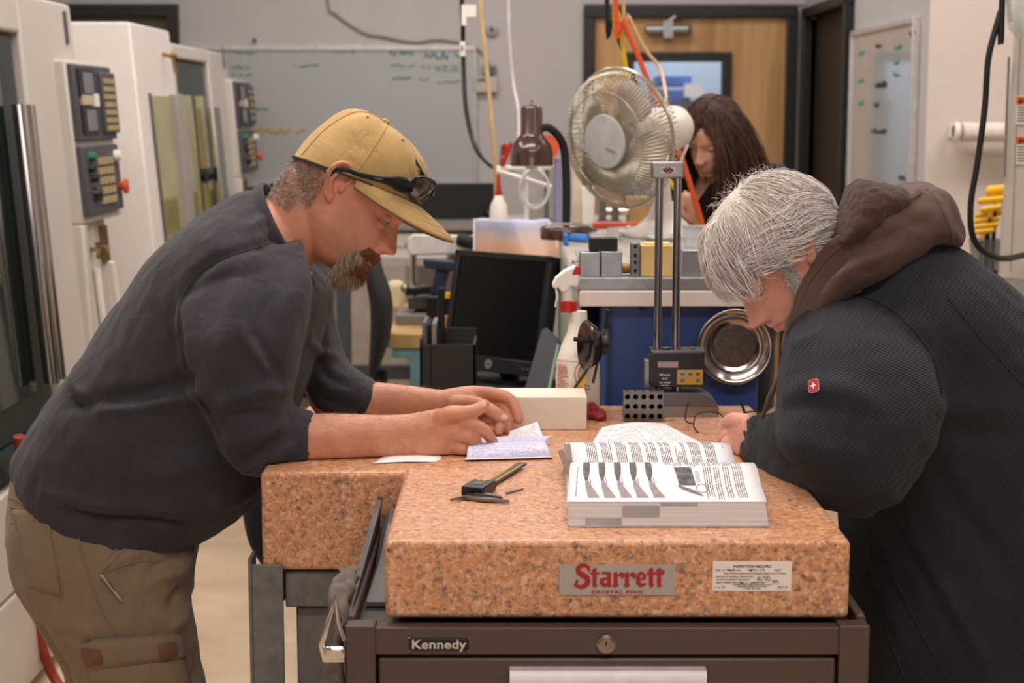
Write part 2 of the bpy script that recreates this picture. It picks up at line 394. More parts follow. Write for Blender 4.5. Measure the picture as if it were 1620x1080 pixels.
# what stands beyond the door's window
struct('wall_beyond', MB().box(.1, 2.6, YB+1.6, YB+1.7, 0, 3.0), mat('pale blue wall', '#aab6c6', .7, var=.03))
area('room_beyond_lamp', (1.0, YB+.8, 2.9), 1.0, .6, 30, (.86, .93, 1))
bb = thing('storage_bin', 'blue parts bins and boxes seen through window of wooden door', 'bin', P(1068, 150, YB+1.2))
s0 = P(1066, 128, YB+1.2)
bb2 = MB().box(s0.x-.1, s0.x+.1, YB+1.1, YB+1.5, s0.z-.03, s0.z+.03); bb2.box(s0.x-.12, s0.x+.09, YB+1.1, YB+1.5, s0.z-.13, s0.z-.05)
MB().box(s0.x-.13, s0.x+.12, YB+1.05, YB+1.55, 0.0, s0.z-.2).build('bin_rack', mat('pale slate', '#8e97a6', .6), bb); bb2.build('bin_stack', mat('blue bins', '#3f66b4', .5), bb, bevel=.006)
MB().box(s0.x+.05, s0.x+.16, YB+1.05, YB+1.12, s0.z-.1, s0.z-.02).build('carton', M_white, bb); MB().box(s0.x-.13, s0.x+.12, YB+1.0, YB+1.05, s0.z-.2, s0.z-.12).build('shelf_board', M_grid, bb)
# dark doorway in the side wall
f2 = MB(); f2.box(XR-.05, XR+.14, D2A-.05, D2A, 0, D2T); f2.box(XR-.05, XR+.14, D2B, D2B+.05, 0, D2T); f2.box(XR-.05, XR+.14, D2A-.05, D2B+.05, D2T, D2T+.05)
d2 = struct('door_2', f2, M_blackmetal, bevel=.006)
MB().box(XR+.02, XR+.06, D2A, D2B, .01, D2T).build('door_leaf', mat('dark doorway sheet', '#1d1814', .5), d2)  # dark sheet standing in for the unlit inside of the open doorway
for z0, z1, mm, nm in ((1.60, 1.735, mat('ochre label', '#9a7a1c', .6), 'label_plate'), (1.17, 1.32, mat('blue tape', '#2765b5', .6), 'tape_strip'), (1.03, 1.165, _cache['ochre label'], 'label_plate')):
    y0 = D2A+(.03 if nm == 'label_plate' else .09); MB().box(XR-.004, XR+.02, y0, y0+(.2 if nm == 'label_plate' else .09), z0, z1).build(nm, mm, d2)
# opening behind the machines
f3 = MB(); f3.box(D3L-.05, D3L, YB-.04, YB+.02, 0, D3T); f3.box(D3R, D3R+.06, YB-.04, YB+.02, 0, D3T); f3.box(D3L-.05, D3R+.06, YB-.04, YB+.02, D3T, D3T+.06)
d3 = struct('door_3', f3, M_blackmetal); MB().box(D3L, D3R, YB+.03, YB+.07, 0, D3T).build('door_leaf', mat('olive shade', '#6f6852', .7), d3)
# ------------------------------------------------------------------ whiteboards and fittings on the walls
def scribble(mb, org, right, up, w, h, nrm, seed):
    r = random.Random(seed); x = 0; pts = []; org, right, up, nrm = Vector(org), Vector(right), Vector(up), Vector(nrm)
    while x < w:
        if r.random() < .16 and len(pts) > 3:
            mb.tube(smooth_line(pts, 2), h*.10, 4); pts = []; x += h*.5
        pts.append(org+right*(x+r.uniform(-.1, .1)*h)+up*(r.choice((0, .1, .5, .6, 1))*h*r.uniform(.7, 1))+nrm*.002); x += h*r.uniform(.12, .34)
    if len(pts) > 3: mb.tube(smooth_line(pts, 2), h*.10, 4)
wbd = thing('whiteboard', 'wide whiteboard on back wall with faint teal and yellow marker notes', 'whiteboard', (-.9, YB-.03, 1.15))
a, b = P(268, 80, YB-.03), P(750, 290, YB-.03)
M_wboard = mat('whiteboard film', '#a9a9a7', .3, var=.02, scale=2)
MB().box(a.x, b.x, YB-.025, YB-.001, b.z, a.z).build('board', M_wboard, wbd)
f = MB(); f.box(a.x, b.x+.012, YB-.035, YB-.001, a.z, a.z+.028); f.box(b.x, b.x+.014, YB-.035, YB-.001, b.z, a.z); f.box(a.x, b.x+.012, YB-.06, YB-.001, b.z-.02, b.z)
f.build('frame', mat('satin aluminium', '#c7c3bd', .35, .3), wbd, bevel=.003)
tm = MB()
for k, (x, y, w, h) in enumerate([(366, 86, 42, 4), (366, 108, 30, 4), (368, 120, 36, 4), (464, 106, 40, 5), (530, 84, 30, 4), (616, 87, 50, 7), (672, 92, 56, 9), (620, 106, 36, 5), (666, 107, 60, 4), (690, 113, 40, 4), (620, 126, 34, 5), (664, 128, 14, 4), (690, 132, 46, 4), (405, 175, 20, 5)]):
    p = P(x, y, YB-.026); scribble(tm, p, (1, 0, 0), (0, 0, 1), w/290, h/290*1.3, (0, -1, 0), k+3)
tm.build('teal_writing', M_teal, wbd, kind='stuff')
ym = MB(); scribble(ym, P(404, 212, YB-.026), (1, 0, 0), (0, 0, 1), .27, .035, (0, -1, 0), 77); ym.build('yellow_writing', mat('yellow marker', '#c4a018', .7), wbd, kind='stuff')
# board on the side wall
wb2 = thing('whiteboard', 'tall whiteboard on right side wall beside dark doorway', 'whiteboard', (XR, 7.1, 1.1))
yn, yf = 6.53, 7.72; zt, zb = 1.9, .95
MB().box(XR-.02, XR-.001, yn, yf, zb, zt).build('board', mat('glossy whiteboard', '#b4b7b6', .12, var=.02, scale=2, coat=.5), wb2)
f = MB()
for y in (yn, yf): f.box(XR-.03, XR-.001, y-.012, y+.012, zb, zt)
f.box(XR-.03, XR-.001, yn, yf, zt-.01, zt+.015); f.box(XR-.05, XR-.001, yn, yf, zb-.02, zb); f.build('frame', _cache['satin aluminium'], wb2, bevel=.003)
tm, km, bm_ = MB(), MB(), MB()
for k, (y, z, w, h, q) in enumerate([(7.55, 1.8, .12, .02, 0), (7.2, 1.82, .1, .02, 2), (6.85, 1.8, .12, .025, 0), (6.6, 1.84, .1, .02, 2), (6.85, 1.74, .1, .02, 0), (6.85, 1.69, .1, .02, 0), (7.2, 1.65, .22, .03, 1), (7.2, 1.57, .1, .025, 1), (7.25, 1.46, .3, .02, 1), (7.55, 1.68, .12, .02, 0), (7.55, 1.58, .12, .02, 0), (6.7, 1.05, .12, .02, 3), (6.7, 1.0, .12, .02, 3), (6.7, 1.28, .1, .02, 2), (6.7, 1.1, .1, .02, 3), (6.75, 1.24, .08, .02, 3)]):
    scribble((tm, km, km, bm_)[q], (XR-.021, y, z), (0, -1, 0), (0, 0, 1), w, h, (-1, 0, 0), 30+k)
tm.build('teal_writing', M_teal, wb2, kind='stuff'); km.build('dark_writing', M_ink, wb2, kind='stuff'); bm_.build('blue_writing', mat('blue marker', '#4b6fb0', .7), wb2, kind='stuff')
# round alarm, thermostat pair
q = P(778, 47, YB-.02); al = thing('wall_alarm', 'small round grey alarm disc high on back wall', 'alarm', q)
MB().lathe([(.034, 0), (.034, .02), (.026, .03), (.0, .032)], q+Vector((0, .02, 0)), (0, -1, 0), 20).build('housing', mat('pale grey', '#a7a7ab', .5), al); MB().ball(q+Vector((0, -.012, 0)), .014, .006).build('lens', M_grid, al)
q = P(769, 134, YB-.02); th = thing('thermostat', 'beige thermostat box on back wall under small dark sensor', 'thermostat', q)
MB().cbox(q, .125, .04, .085).build('case', mat('beige plastic', '#b3aca2', .5), th, bevel=.006); MB().cbox(q+Vector((-.02, -.022, .026)), .05, .006, .012).build('display', M_grid, th)
q = P(774, 110, YB-.02); ws = thing('wall_sensor', 'small grey and black sensor on back wall above thermostat', 'sensor', q); MB().cbox(q, .075, .03, .05).build('case', mat('mid grey', '#8a8886', .5), ws, bevel=.005); MB().cbox(q+Vector((.012, -.016, 0)), .04, .006, .03).build('display', M_grid, ws)
# cable pinned along the back wall
tag(MB().tube(smooth_line([P(500, -160, YB-.012), P(518, 0, YB-.012), P(530, 22, YB-.012), P(575, 52, YB-.012), P(605, 58, YB-.012), P(655, 67, YB-.012), P(690, 63, YB-.012), P(725, 67, YB-.012), P(752, 76, YB-.012), P(768, 90, YB-.012), P(773, 108, YB-.03)], 6), .006, 6).build('wall_cable', mat('dusty cable', '#857f72', .7)), 'thin brown cable pinned across the back wall to the sensor', 'cable')
tag(MB().lathe([(.0, 0), (.012, .004), (.012, .02), (.0, .024)], P(403, 64, YB-.02), (0, -1, 0), 10).build('wall_hook', M_grid), 'small dark hook on back wall above whiteboard', 'hook')
# paper towel roll in the bay
pr = thing('paper_towel_roll', 'white paper towel roll on wall holder above yellow hex keys', 'paper roll', P(1550, 208, YA-.08))
p0, p1 = P(1522, 209, YA-.09), P(1700, 209, YA-.09); MB().tube([p0, p1], .037, 24).build('roll', mat('towel paper', '#e0d5cc', .9, bump=.1), pr)
h = MB(); a = P(1509, 208, YA-.09); h.lathe([(.0, 0), (.03, 0), (.036, .008), (.036, .02), (.0, .024)], a, (1, 0, 0), 20); h.box(a.x, a.x+.02, YA-.1, YA-.004, a.z-.025, a.z+.025); h.build('bracket', M_white, pr, bevel=.003)
# ------------------------------------------------------------------ tool cabinet with granite plates
M_brown = mat('brown wrinkle enamel', '#4c3c30', .42, var=.1, scale=300, bump=.25, bscale=900)
M_browndark = mat('dark brown enamel', '#2a2522', .4, var=.1)
CX0, CX1, CY0, CY1 = -.219, .469, 2.105, 2.61; CZ = .884
tc = thing('tool_cabinet', 'brown metal roller tool cabinet under nearer granite plate', 'cabinet', (.125, 2.36, 0))
b = MB(); b.box(CX0, CX0+.04, CY0, CY0+.03, .12, CZ+.0); b.box(CX1-.04, CX1, CY0, CY0+.03, .12, CZ); b.box(CX0, CX1, CY0+.005, CY0+.03, CZ-.041, CZ-.004)
b.box(CX0, CX0+.004, CY0, CY1, .12, CZ); b.box(CX1-.004, CX1, CY0, CY1, .12, CZ); b.box(CX0, CX1, CY1-.004, CY1, .12, CZ); b.box(CX0, CX1, CY0, CY1, .12, .13)
b.build('body', M_brown, tc, bevel=.004)
MB().box(CX0+.004, CX1-.004, CY0+.03, CY1-.004, CZ-.022, CZ-.016).build('top_tray', M_browndark, tc)
for x0, x1 in ((CX0-.0006, CX0+.012), (CX1-.012, CX1+.0006)): MB().box(x0, x1, CY0+.032, CY1, CZ-.02, CZ+.006).build('top_rail', M_brown, tc, bevel=.004)
z = CZ-.045
for k, hgt in enumerate((.15, .15, .2)):
    d = MB().box(CX0+.043, CX1-.043, CY0+.004, CY0+.035, z-hgt, z).build('drawer', M_brown, tc, bevel=.004)
    hz = z-.011
    MB().loft([[(x, CY0-dy, hz-dz) for dy, dz in ((-.004, .0), (.013, .0), (.016, .006), (.016, .03), (.012, .034), (.008, .03), (.008, .008), (-.004, .006))] for x in (CX0+.216, CX0+.473)]).build('handle', mat('brushed aluminium pull', '#dcd5d3', .35, .35), d, 'bright aluminium pull')
    z -= hgt+.012
lk = MB().lathe([(.0, -.002), (.0125, -.002), (.0125, .004), (.009, .006), (.009, .008), (.0, .008)], P(959, 1017, CY0+.004), (0, -1, 0), 28).build('lock', mat('worn nickel', '#9d8f7e', .25, .9), tc, 'round nickel cam lock')
MB().cbox(P(959, 1018, CY0-.005), .002, .001, .006).build('keyhole', M_black, lk)
bp = P(694, 1019, CY0+.004); bd = MB().cbox(bp, .078, .003, .0165).build('badge', M_black, tc, 'black maker badge with raised grey letters', bevel=.001)
t = MB(); text_into(t, 'Kennedy', .0165, bp+Vector((0, -.0016, -.0048)), align='CENTER', bold=.0003, sx=1.2, depth=.0014, spacing=1.02); t.build('lettering', mat('grey letters', '#c7bdb2', .4, .3), bd)
fm = MB()
for p in ((648, 1009), (648, 1029), (741, 1009), (741, 1029)): fm.lathe([(.0, 0), (.0016, 0), (.0010, .001), (0, .0012)], P(*p, CY0+.002), (0, -1, 0), 8)
fm.build('rivet', M_steel, bd, kind='stuff')
for sx in (CX0+.05, CX1-.05):
    for sy in (CY0+.06, CY1-.06):
        c = MB(); c.lathe([(.0, -.016), (.05, -.016), (.055, -.01), (.055, .01), (.05, .016), (.0, .016)], (sx, sy, .055), (1, 0, 0), 20); o = c.build('caster_wheel', M_black, tc)
        f = MB(); f.box(sx-.03, sx-.02, sy-.02, sy+.02, .05, .12); f.box(sx+.02, sx+.03, sy-.02, sy+.02, .05, .12); f.build('caster_fork', M_steel, o)
PX0X = -.168
# hinged side wing standing up against the far plate
wg = MB(); p = [P(548, 985, 2.13), P(558, 985, 2.13), P(604, 846, 2.555), P(596, 846, 2.555)]
A, B_ = Vector((CX0-.004, 2.12, CZ-.0)), Vector((CX0-.004, 2.6, CZ))
wg.loft([[(CX0+.0, y, CZ-.01), (CX0+.006, y, CZ-.01), (CX0+.004+k, y, CZ+.004+k2), (CX0-.004+k, y, CZ+.006+k2)] for y, k, k2 in ((2.14, 0, 0), (2.35, .006, .03), (2.585, .010, .056))])
wg.build('side_wing', M_browndark, tc, 'dark sheet metal wing rising along the left side')
MB().loft([[(CX0+.016, y, z-.006), (PX0X-.004, y, z-.006), (PX0X-.004, y, z), (CX0+.016+k, y, z)] for y, z, k in ((2.24, CZ-.008, 0), (2.40, CZ+.004, .006), (2.588, CZ+.04, .010))]).build('tray_slope', mat('grey tray', '#5f5c5b', .4, .2), tc)
# near plate
PX0, PX1, PY0, PY1, PZ0, PZ1 = -.168, .4465, 2.134, 2.591, .885, .991
pl = thing('granite_plate', 'nearer pink granite surface plate with name plate on tool cabinet', 'surface plate', (.14, 2.36, PZ0))
MB().box(PX0, PX1, PY0, PY1, PZ0, PZ1).build('slab', M_granite, pl, bevel=.007, seg=3)
ft = MB()
for x, y in ((PX0+.1, PY0+.08), (PX1-.1, PY0+.08), (.14, PY1-.08)): ft.lathe([(0, 0), (.02, 0), (.02, .022), (0, .022)], (x, y, CZ-.017), n=14)
ft.build('rubber_foot', M_blackmatte, pl)
n0, n1 = P(885, 893, PY0-.002), P(1068, 941, PY0-.002)
np_ = MB().box(n0.x, n1.x, PY0-.0018, PY0+.001, n1.z, n0.z).build('name_plate', mat('brushed plate', '#aca39c', .38, .25, var=.05, scale=200), pl, 'brushed silver plate with red lettering')
def starrett(mb, org, h):
    """the red blackletter-like word, drawn letter by letter: unit = x-height, strokes with pointed feet"""
    U = h; cnt = [0]
    def poly(pts): cnt[0] += 1; mb.prism([org+Vector((x*U*.91, 0, z*U*.95)) for x, z in pts], (0, -.0004-.000012*cnt[0], 0))
    def stem(x, z0, z1, w=.30):            # upright with slanted head and foot
        poly([(x, z0+.1), (x+.12, z0-.08), (x+w+.08, z0+.1), (x+w, z0+.16), (x+w, z1), (x+w*.5, z1+.02), (x-.1, z1-.16), (x, z1-.18)])
    # S
    S = [(.98, 1.20), (.86, 1.42), (.52, 1.46), (.24, 1.26), (.30, .98), (.62, .78), (.92, .52), (.86, .20), (.50, -.02), (.08, .08)]
    w = [.10, .15, .19, .21, .23, .25, .24, .22, .18, .10]
    ss, ww = catmull([Vector((a, 0, c)) for a, c in S], w, 4)
    for i in range(len(ss)-1):
        d = (ss[i+1]-ss[i]).normalized(); n = Vector((-d.z, 0, d.x)); q = [ss[i]+n*ww[i]*.8, ss[i]-n*ww[i]*.8, ss[i+1]+d*.03-n*ww[i+1]*.8, ss[i+1]+d*.03+n*ww[i+1]*.8]
        poly([(p.x, p.z) for p in q])
    poly([(-.12, -.02), (.14, .50), (.26, .44), (.2, .1)]); poly([(.9, 1.1), (1.06, .98), (1.1, 1.4), (.98, 1.44)])
    def t_(x):
        stem(x+.12, 0, 1.28, .28); poly([(x-.06, .84), (x+.0, 1.0), (x+.62, 1.0), (x+.56, .84)])
    def r_(x):
        stem(x+.08, 0, 1.0, .28); poly([(x+.34, .7), (x+.56, 1.02), (x+.86, .92), (x+.82, .62), (x+.66, .56), (x+.58, .74)])
        poly([(x-.02, -.0), (x+.08, .16), (x+.46, .16), (x+.36, -.0)])
    def a_(x):
        stem(x+.52, 0, 1.0, .28); poly([(x+.1, .9), (x+.2, 1.04), (x+.62, 1.0), (x+.62, .84)]); poly([(x+.0, .2), (x+.06, .56), (x+.56, .66), (x+.56, .5), (x+.32, .44), (x+.3, .26), (x+.56, .2), (x+.56, .04), (x+.3, -.04)])
    def e_(x):
        poly([(x+.04, .2), (x+.04, .78), (x+.32, .84), (x+.32, .26)]); poly([(x+.04, .74), (x+.3, 1.04), (x+.5, 1.04), (x+.5, .88), (x+.32, .78)]); poly([(x+.44, 1.04), (x+.76, .82), (x+.72, .52), (x+.5, .56), (x+.5, .88)])
        poly([(x+.3, .44), (x+.3, .56), (x+.72, .62), (x+.7, .5)]); poly([(x+.04, .24), (x+.36, -.04), (x+.72, .12), (x+.8, .26), (x+.5, .2), (x+.3, .34)])
    for fn, x in ((t_, 1.14), (a_, 1.76), (r_, 2.66), (r_, 3.46), (e_, 4.28), (t_, 5.12), (t_, 5.68)): fn(x)
mb = MB(); lo = P(909, 927.5, PY0-.0018); starrett(mb, lo, .0206)
text_into(mb, 'CRYSTAL PINK', .0057, P(976, 938.2, PY0-.0018), align='CENTER', bold=.00016, sx=1.55, depth=.0008, spacing=1.2); text_into(mb, '®', .0066, P(1046, 906, PY0-.0018), depth=.0008)
mb.build('lettering', M_redink, np_, flat=True)
l0, l1 = P(1128, 888, PY0-.002), P(1252, 935, PY0-.002)
lb = MB().box(l0.x, l1.x, PY0-.0008, PY0+.001, l1.z, l0.z).build('inspection_label', mat('label paper', '#e6d9cf', .6, var=.02), pl, 'white inspection record label with handwriting')
mb = MB(); text_into(mb, 'INSPECTION RECORD', .0046, P(1190, 897.5, PY0-.0009), align='CENTER', depth=.0003, sx=1.1, bold=.00008)
for y, s, x in ((903, 'SIZE          SERIAL NO.          NO.', 1132), (908, 'THE WORK SURFACE IS GUARANTEED FLAT WITHIN', 1145), (913, 'MAXIMUM OVERALL DEVIATION', 1132), (918, 'MAXIMUM REPEAT READING', 1132), (922.5, 'NEXT INSPECTION DUE          INSPECTOR', 1132)):
    text_into(mb, s, .0030, P(x, y, PY0-.0009), depth=.0003, sx=1.15)
for y, s in ((925.5, 'CALIBRATED IN ACCORDANCE WITH'), (928.5, 'GRANITE SURFACE PLATE DIV.'), (931.5, 'ATHOL MA 01331')): text_into(mb, s, .0027, P(1190, y, PY0-.0009), align='CENTER', depth=.0003, sx=1.1)
mb.build('print', M_ink, lb, flat=True)
mb = MB()
for k, (x, y, w, h) in enumerate([(1143, 902, .017, .003), (1186, 902, .02, .003), (1224, 902, .014, .0034), (1198, 913, .017, .0034), (1196, 918, .02, .0034), (1170, 923, .02, .003), (1222, 921, .012, .006), (1131, 929, .014, .003), (1230, 929, .014, .003)]):
    scribble(mb, P(x, y, PY0-.0009), (1, 0, 0), (0, 0, 1), w, h, (0, -1, 0), 200+k)
mb.build('handwriting', M_ink, lb)
for y in (904, 909, 914, 919, 923.5): pass
# far plate on its steel stand
QX0, QX1, QY0, QY1, QZ0, QZ1 = -.4025, .47, 2.604, 3.215, .818, .981
sp = thing('granite_plate', 'thicker pink granite plate behind, under the capped man\'s forearms', 'surface plate', (.08, 2.9, QZ0))
MB().box(QX0, QX1, QY0, QY1, QZ0, QZ1).build('slab', M_granite, sp, bevel=.009, seg=3)
M_stand = mat('worn grey steel', '#6f6a66', .5, .2, var=.22, scale=40, bump=.1)
st = thing('plate_stand', 'grey angle iron stand carrying the thicker granite plate', 'stand', (.08, 2.9, 0))
for x in (QX0-.016, QX1-.034):
    for y, s in ((QY0-.006, 1), (QY1+.006, -1)):
        l = MB(); sx = 1 if x < 0 else -1; xo = x if x < 0 else x+.05
        l.box(min(xo, xo+sx*.05), max(xo, xo+sx*.05), min(y, y+s*.006), max(y, y+s*.006), 0, QZ0+.012); l.box(min(xo, xo-sx*.006), max(xo, xo-sx*.006), min(y, y+s*.05), max(y, y+s*.05), 0, QZ0+.022); l.build('leg', M_stand, st, bevel=.002)
for y in (QY0+.012, QY1-.04): MB().box(QX0+.035, QX1-.035, y, y+.03, QZ0-.064, QZ0-.004).build('rail', M_stand, st, bevel=.003)
for x in (QX0+.0, QX1-.03): MB().box(x, x+.03, QY0+.045, QY1-.045, QZ0-.064, QZ0-.004).build('rail', M_stand, st, bevel=.003)
MB().box(QX0+.05, QX0+.14, QY0+.03, QY0+.07, 0, QZ0-.07).build('inner_post', M_stand, st, bevel=.003)
# rag held by a spring clip
cl = thing('spring_clip', 'chrome spring clip on left side of tool cabinet holding grey rag', 'clip', P(524, 1030, 2.12))
c = MB(); c.tube([P(544, 1043, 2.10), P(514, 1043, 2.09), P(509, 1022, 2.09), P(519, 985, 2.09), P(531, 944, 2.10), P(537, 985, 2.105), P(546, 1012, 2.105)], .0042, 8, flat=.35, up=(0, -1, 0)); c.build('spring_band', M_chrome, cl)
MB().box(P(511, 1017, 2.08).x, P(545, 1017, 2.08).x, 2.083, 2.093, P(520, 1042, 2.09).z, P(520, 1021, 2.09).z).build('jaw', M_chrome, cl, bevel=.004)
rg = []
for (x0, x1, y, Y, hd) in ((532, 572, 896, 2.26, .012), (526, 566, 915, 2.22, .028), (523, 556, 940, 2.18, .03), (522, 550, 975, 2.15, .026), (520, 545, 1010, 2.135, .02), (512, 545, 1050, 2.13, .03), (506, 546, 1100, 2.13, .035), (505, 548, 1200, 2.13, .03)): rg.append(sec((x0, y), (x1, y), Y, hd, 2.0))
v, f, n_ = fuse(MB().loft(round_caps(smooth_rings(rg, 3))), .004, 3)
for i, p in enumerate(v): v[i] += n_[i]*(.009*mnoise.noise(Vector((p[0]*48, p[1]*30, p[2]*9)))+.004*mnoise.noise(Vector(p)*34))
rag = thing('shop_rag', 'dusty grey brown shop rag hanging beside tool cabinet in clip', 'rag', P(530, 1000, 2.15)); mesh_obj('cloth', v, f, mat('grey rag', '#62574f', .9, var=.3, scale=50, bump=.4, bscale=600), rag)
# dark padded stool behind the plate's left end
stl = thing('padded_stool', 'grey and black padded shop chair half hidden behind thicker plate', 'chair', (-.34, 3.2, 0))
bk = [sec((384+a, y), (470, y), 3.28+dy, .04, 2.6) for a, y, dy in ((10, 745, 0), (0, 785, 0), (2, 820, 0), (12, 860, .0), (34, 895, 0))]
MB().loft(round_caps(smooth_rings(bk, 3))).build('backrest', mat('charcoal upholstery', '#33343a', .85, bump=.2, bscale=500), stl)
MB().box(-.42, -.02, 3.25, 3.62, .5, .57).build('seat', _cache['charcoal upholstery'], stl, bevel=.02)
MB().tube([(-.2, 3.3, .52), (-.27, 3.29, .7), (-.36, 3.28, .84)], .02, 10).build('back_bracket', M_black, stl)
MB().tube([(-.2, 3.45, .1), (-.2, 3.45, .5)], .03, 14).build('column', M_black, stl)
for k in range(5):
    a = k*2*PI/5+.35; e = Vector((-.2+.28*math.cos(a), 3.45+.28*math.sin(a), .07)); MB().tube([(-.2, 3.45, .12), e], .02, 8).build('base_arm', M_black, stl); MB().ball(e-Vector((0, 0, .04)), .03).build('caster', M_black, stl)
# ------------------------------------------------------------------ things lying on the plates
# open book on the near plate
ZP = PZ1
bk = thing('book', 'thick open paperback reference book with gun photographs on nearer plate', 'book', (.22, 2.3, ZP))
c00, c10 = PZ(901, 832, ZP), PZ(1216, 834, ZP); yF = c00.y; XL, XRb = c00.x, c10.x; ySp = 2.445; H = .0385
M_page = page_mat('printed page', 46, .47, across=60)
M_edge = NT('page edges'); tv = M_edge.n('ShaderNodeMapping', {'Vector': M_edge.co(), 'Scale': (2, 2, 900)}).outputs[0]
M_edge = M_edge.P(Base_Color=M_edge.ramp(M_edge.noise(1, 2, tv), [(.3, lin('#b9b2b0')), (.7, lin('#e2dcda'))]), Roughness=.8)
def top_near(u, v):                                    # page surface over the near stack: v=0 spine, v=1 fore edge
    x0 = XL-.004+.014*(1-v); x = x0+(XRb-XL+.002)*u-(.006*v if 0 else 0); y = ySp+(yF-ySp)*v; z = ZP+H+.010*math.sin(min(1, v*1.6)*PI)*(1-v*.4)-.004*v+(-.006 if v < .03 else 0)
    if v > .93: z -= .001
    return Vector((x, y, z))
blk = MB(); n = 14
sides = [[top_near(0, k/n)+Vector((.002, 0, -.0006)) for k in range(n+1)], [top_near(1, k/n)+Vector((-.002, 0, -.0006)) for k in range(n+1)]]
ring = lambda s, x: [Vector((p.x, p.y+.0008, p.z)) for p in s]+[Vector((s[-1].x+x*.004, yF-.006, ZP+.003)), Vector((s[0].x, ySp, ZP+.003))]
blk.loft([ring(sides[0], 0), ring(sides[1], 1)]); blk.build('page_block', M_edge, bk)
M_plain = mat('page white', '#e3dee0', .75, var=.01)
tn = sheet('near_page', top_near, 12, 24, M_plain, bk)
# pictures and text printed on the near page
def on_near(u, v): return top_near(u, v)+Vector((0, 0, .0006))
def patch(mb, q, k=8):
    mb.add([on_near((q[0][0]*(1-i/k)+q[1][0]*i/k)*(1-j/k)+(q[3][0]*(1-i/k)+q[2][0]*i/k)*j/k, (q[0][1]*(1-i/k)+q[1][1]*i/k)*(1-j/k)+(q[3][1]*(1-i/k)+q[2][1]*i/k)*j/k) for j in range(k+1) for i in range(k+1)], [(j*(k+1)+i, j*(k+1)+i+1, (j+1)*(k+1)+i+1, (j+1)*(k+1)+i) for j in range(k) for i in range(k)])
def strip(mb, cl, ws):
    pts = []
    for (u, v), w in zip(cl, ws): pts.append((on_near(u-w, v), on_near(u+w, v)))
    mb.add([p for q in pts for p in q], [(2*i, 2*i+1, 2*i+3, 2*i+2) for i in range(len(pts)-1)])
gm = MB(); gs = MB()
for k in range(5):
    u0 = .085+k*.083
    strip(gm, [(u0+.000+.004*v*10*.3, v) for v in (.03, .1, .2, .28, .34, .40, .44, .50, .545)], [.017, .0165, .018, .0185, .018, .0175, .0165, .010, .0085])
    strip(gs, [(u0+.0063+(v-.52)*.11, v) for v in (.54, .6, .68, .76, .84, .92)], [.0085, .013, .019, .022, .026, .030])
    strip(gm, [(u0+.022+j, v) for v, j in ((.5, 0), (.54, .006), (.59, .0095), (.63, .006))], [.002, .002, .002, .002])
gm.build('print_metal', mat('printed dark grey', '#57514f', .75, var=.35, scale=90), bk); gs.build('print_wood', mat('printed mid grey', '#8d8380', .75, var=.2, scale=120), bk)
pm = MB(); patch(pm, [(.555, .30), (.645, .30), (.662, .62), (.575, .62)]); pm.build('print_photo', mat('printed photo', '#5d5a58', .75, var=.75, scale=55), bk)
pm = MB(); strip(pm, [(.57+.115*t, .62+.26*t) for t in (0, .2, .4, .6, .8, 1)], [.004, .02, .026, .024, .018, .006])
pm.tube([on_near(.69+.03*math.cos(a), .7+.1*math.sin(a)) for a in np.linspace(0, 2*PI, 18)], .0006, 4); pm.build('print_tool', mat('printed grey', '#6d6866', .75, var=.3, scale=120), bk)
def col_text(mb, u0, u1, v0, v1, rows, seed, fn):
    r = random.Random(seed)
    for i in range(rows):                              # text lines run along v, stacked along u
        u = u0+(u1-u0)*i/rows; v = v0; end = v1 if r.random() < .8 else v0+(v1-v0)*r.uniform(.3, .9)
        while v < end:
            w = min(r.uniform(.02, .07)*(v1-v0)*2.2, end-v); a = (u1-u0)/rows*.24; mb.add([fn(u, v), fn(u+a*2, v), fn(u+a*2, v+w), fn(u, v+w)], [(0, 1, 2, 3)]); v += w+.012
tx = MB()
for k, (u0, u1, v0, v1, rows) in enumerate([(.505, .545, .02, .24, 4), (.555, .605, .02, .27, 5), (.62, .70, .02, .26, 7), (.71, .76, .02, .27, 5), (.77, .81, .02, .25, 4), (.82, .93, .02, .27, 10), (.665, .69, .38, .58, 3), (.71, .755, .30, .95, 4), (.765, .80, .30, .95, 3), (.815, .85, .30, .92, 3), (.865, .92, .28, .92, 5), (.04, .05, .3, .9, 1), (.95, .957, .93, .96, 1)]): col_text(tx, u0, u1, v0, v1, rows, k, on_near)
tx.build('print_text', mat('text ink', '#6b676b', .8), bk, kind='stuff')
# far half of the book curling up and over
def top_far(u, v):
    a = v; x = XL+.014-.008*a+(XRb-XL-.026)*u; y = ySp+.004+.20*a-.025*math.sin(a*PI); z = ZP+.03+.030*math.sin(min(1, a*1.35)*PI*.62)-.045*max(0, a-.35)
    return Vector((x, y, z))
fb = MB(); n = 14; s0 = [top_far(0, k/n) for k in range(n+1)]; s1 = [top_far(1, k/n) for k in range(n+1)]
ring = lambda s: [p-Vector((0, 0, .0005)) for p in s]+[Vector((s[-1].x, s[-1].y, ZP+.004)), Vector((s[0].x, s[0].y, ZP+.004))]
fb.loft([ring(s0), ring(s1)]); fb.build('page_block', M_edge, bk)
sheet('far_page', top_far, 12, 24, M_plain, bk)
tx = MB(); fn = lambda u, v: top_far(u, v)+Vector((0, 0, .0006))
for k in range(9):
    u0 = .095+k*.092; col_text(tx, u0, u0+.066, .012, .62, 6, 40+k, fn)
col_text(tx, .945, .955, .3, .4, 1, 3, fn); tx.build('print_text', _cache['text ink'], bk, kind='stuff')
tb = MB()
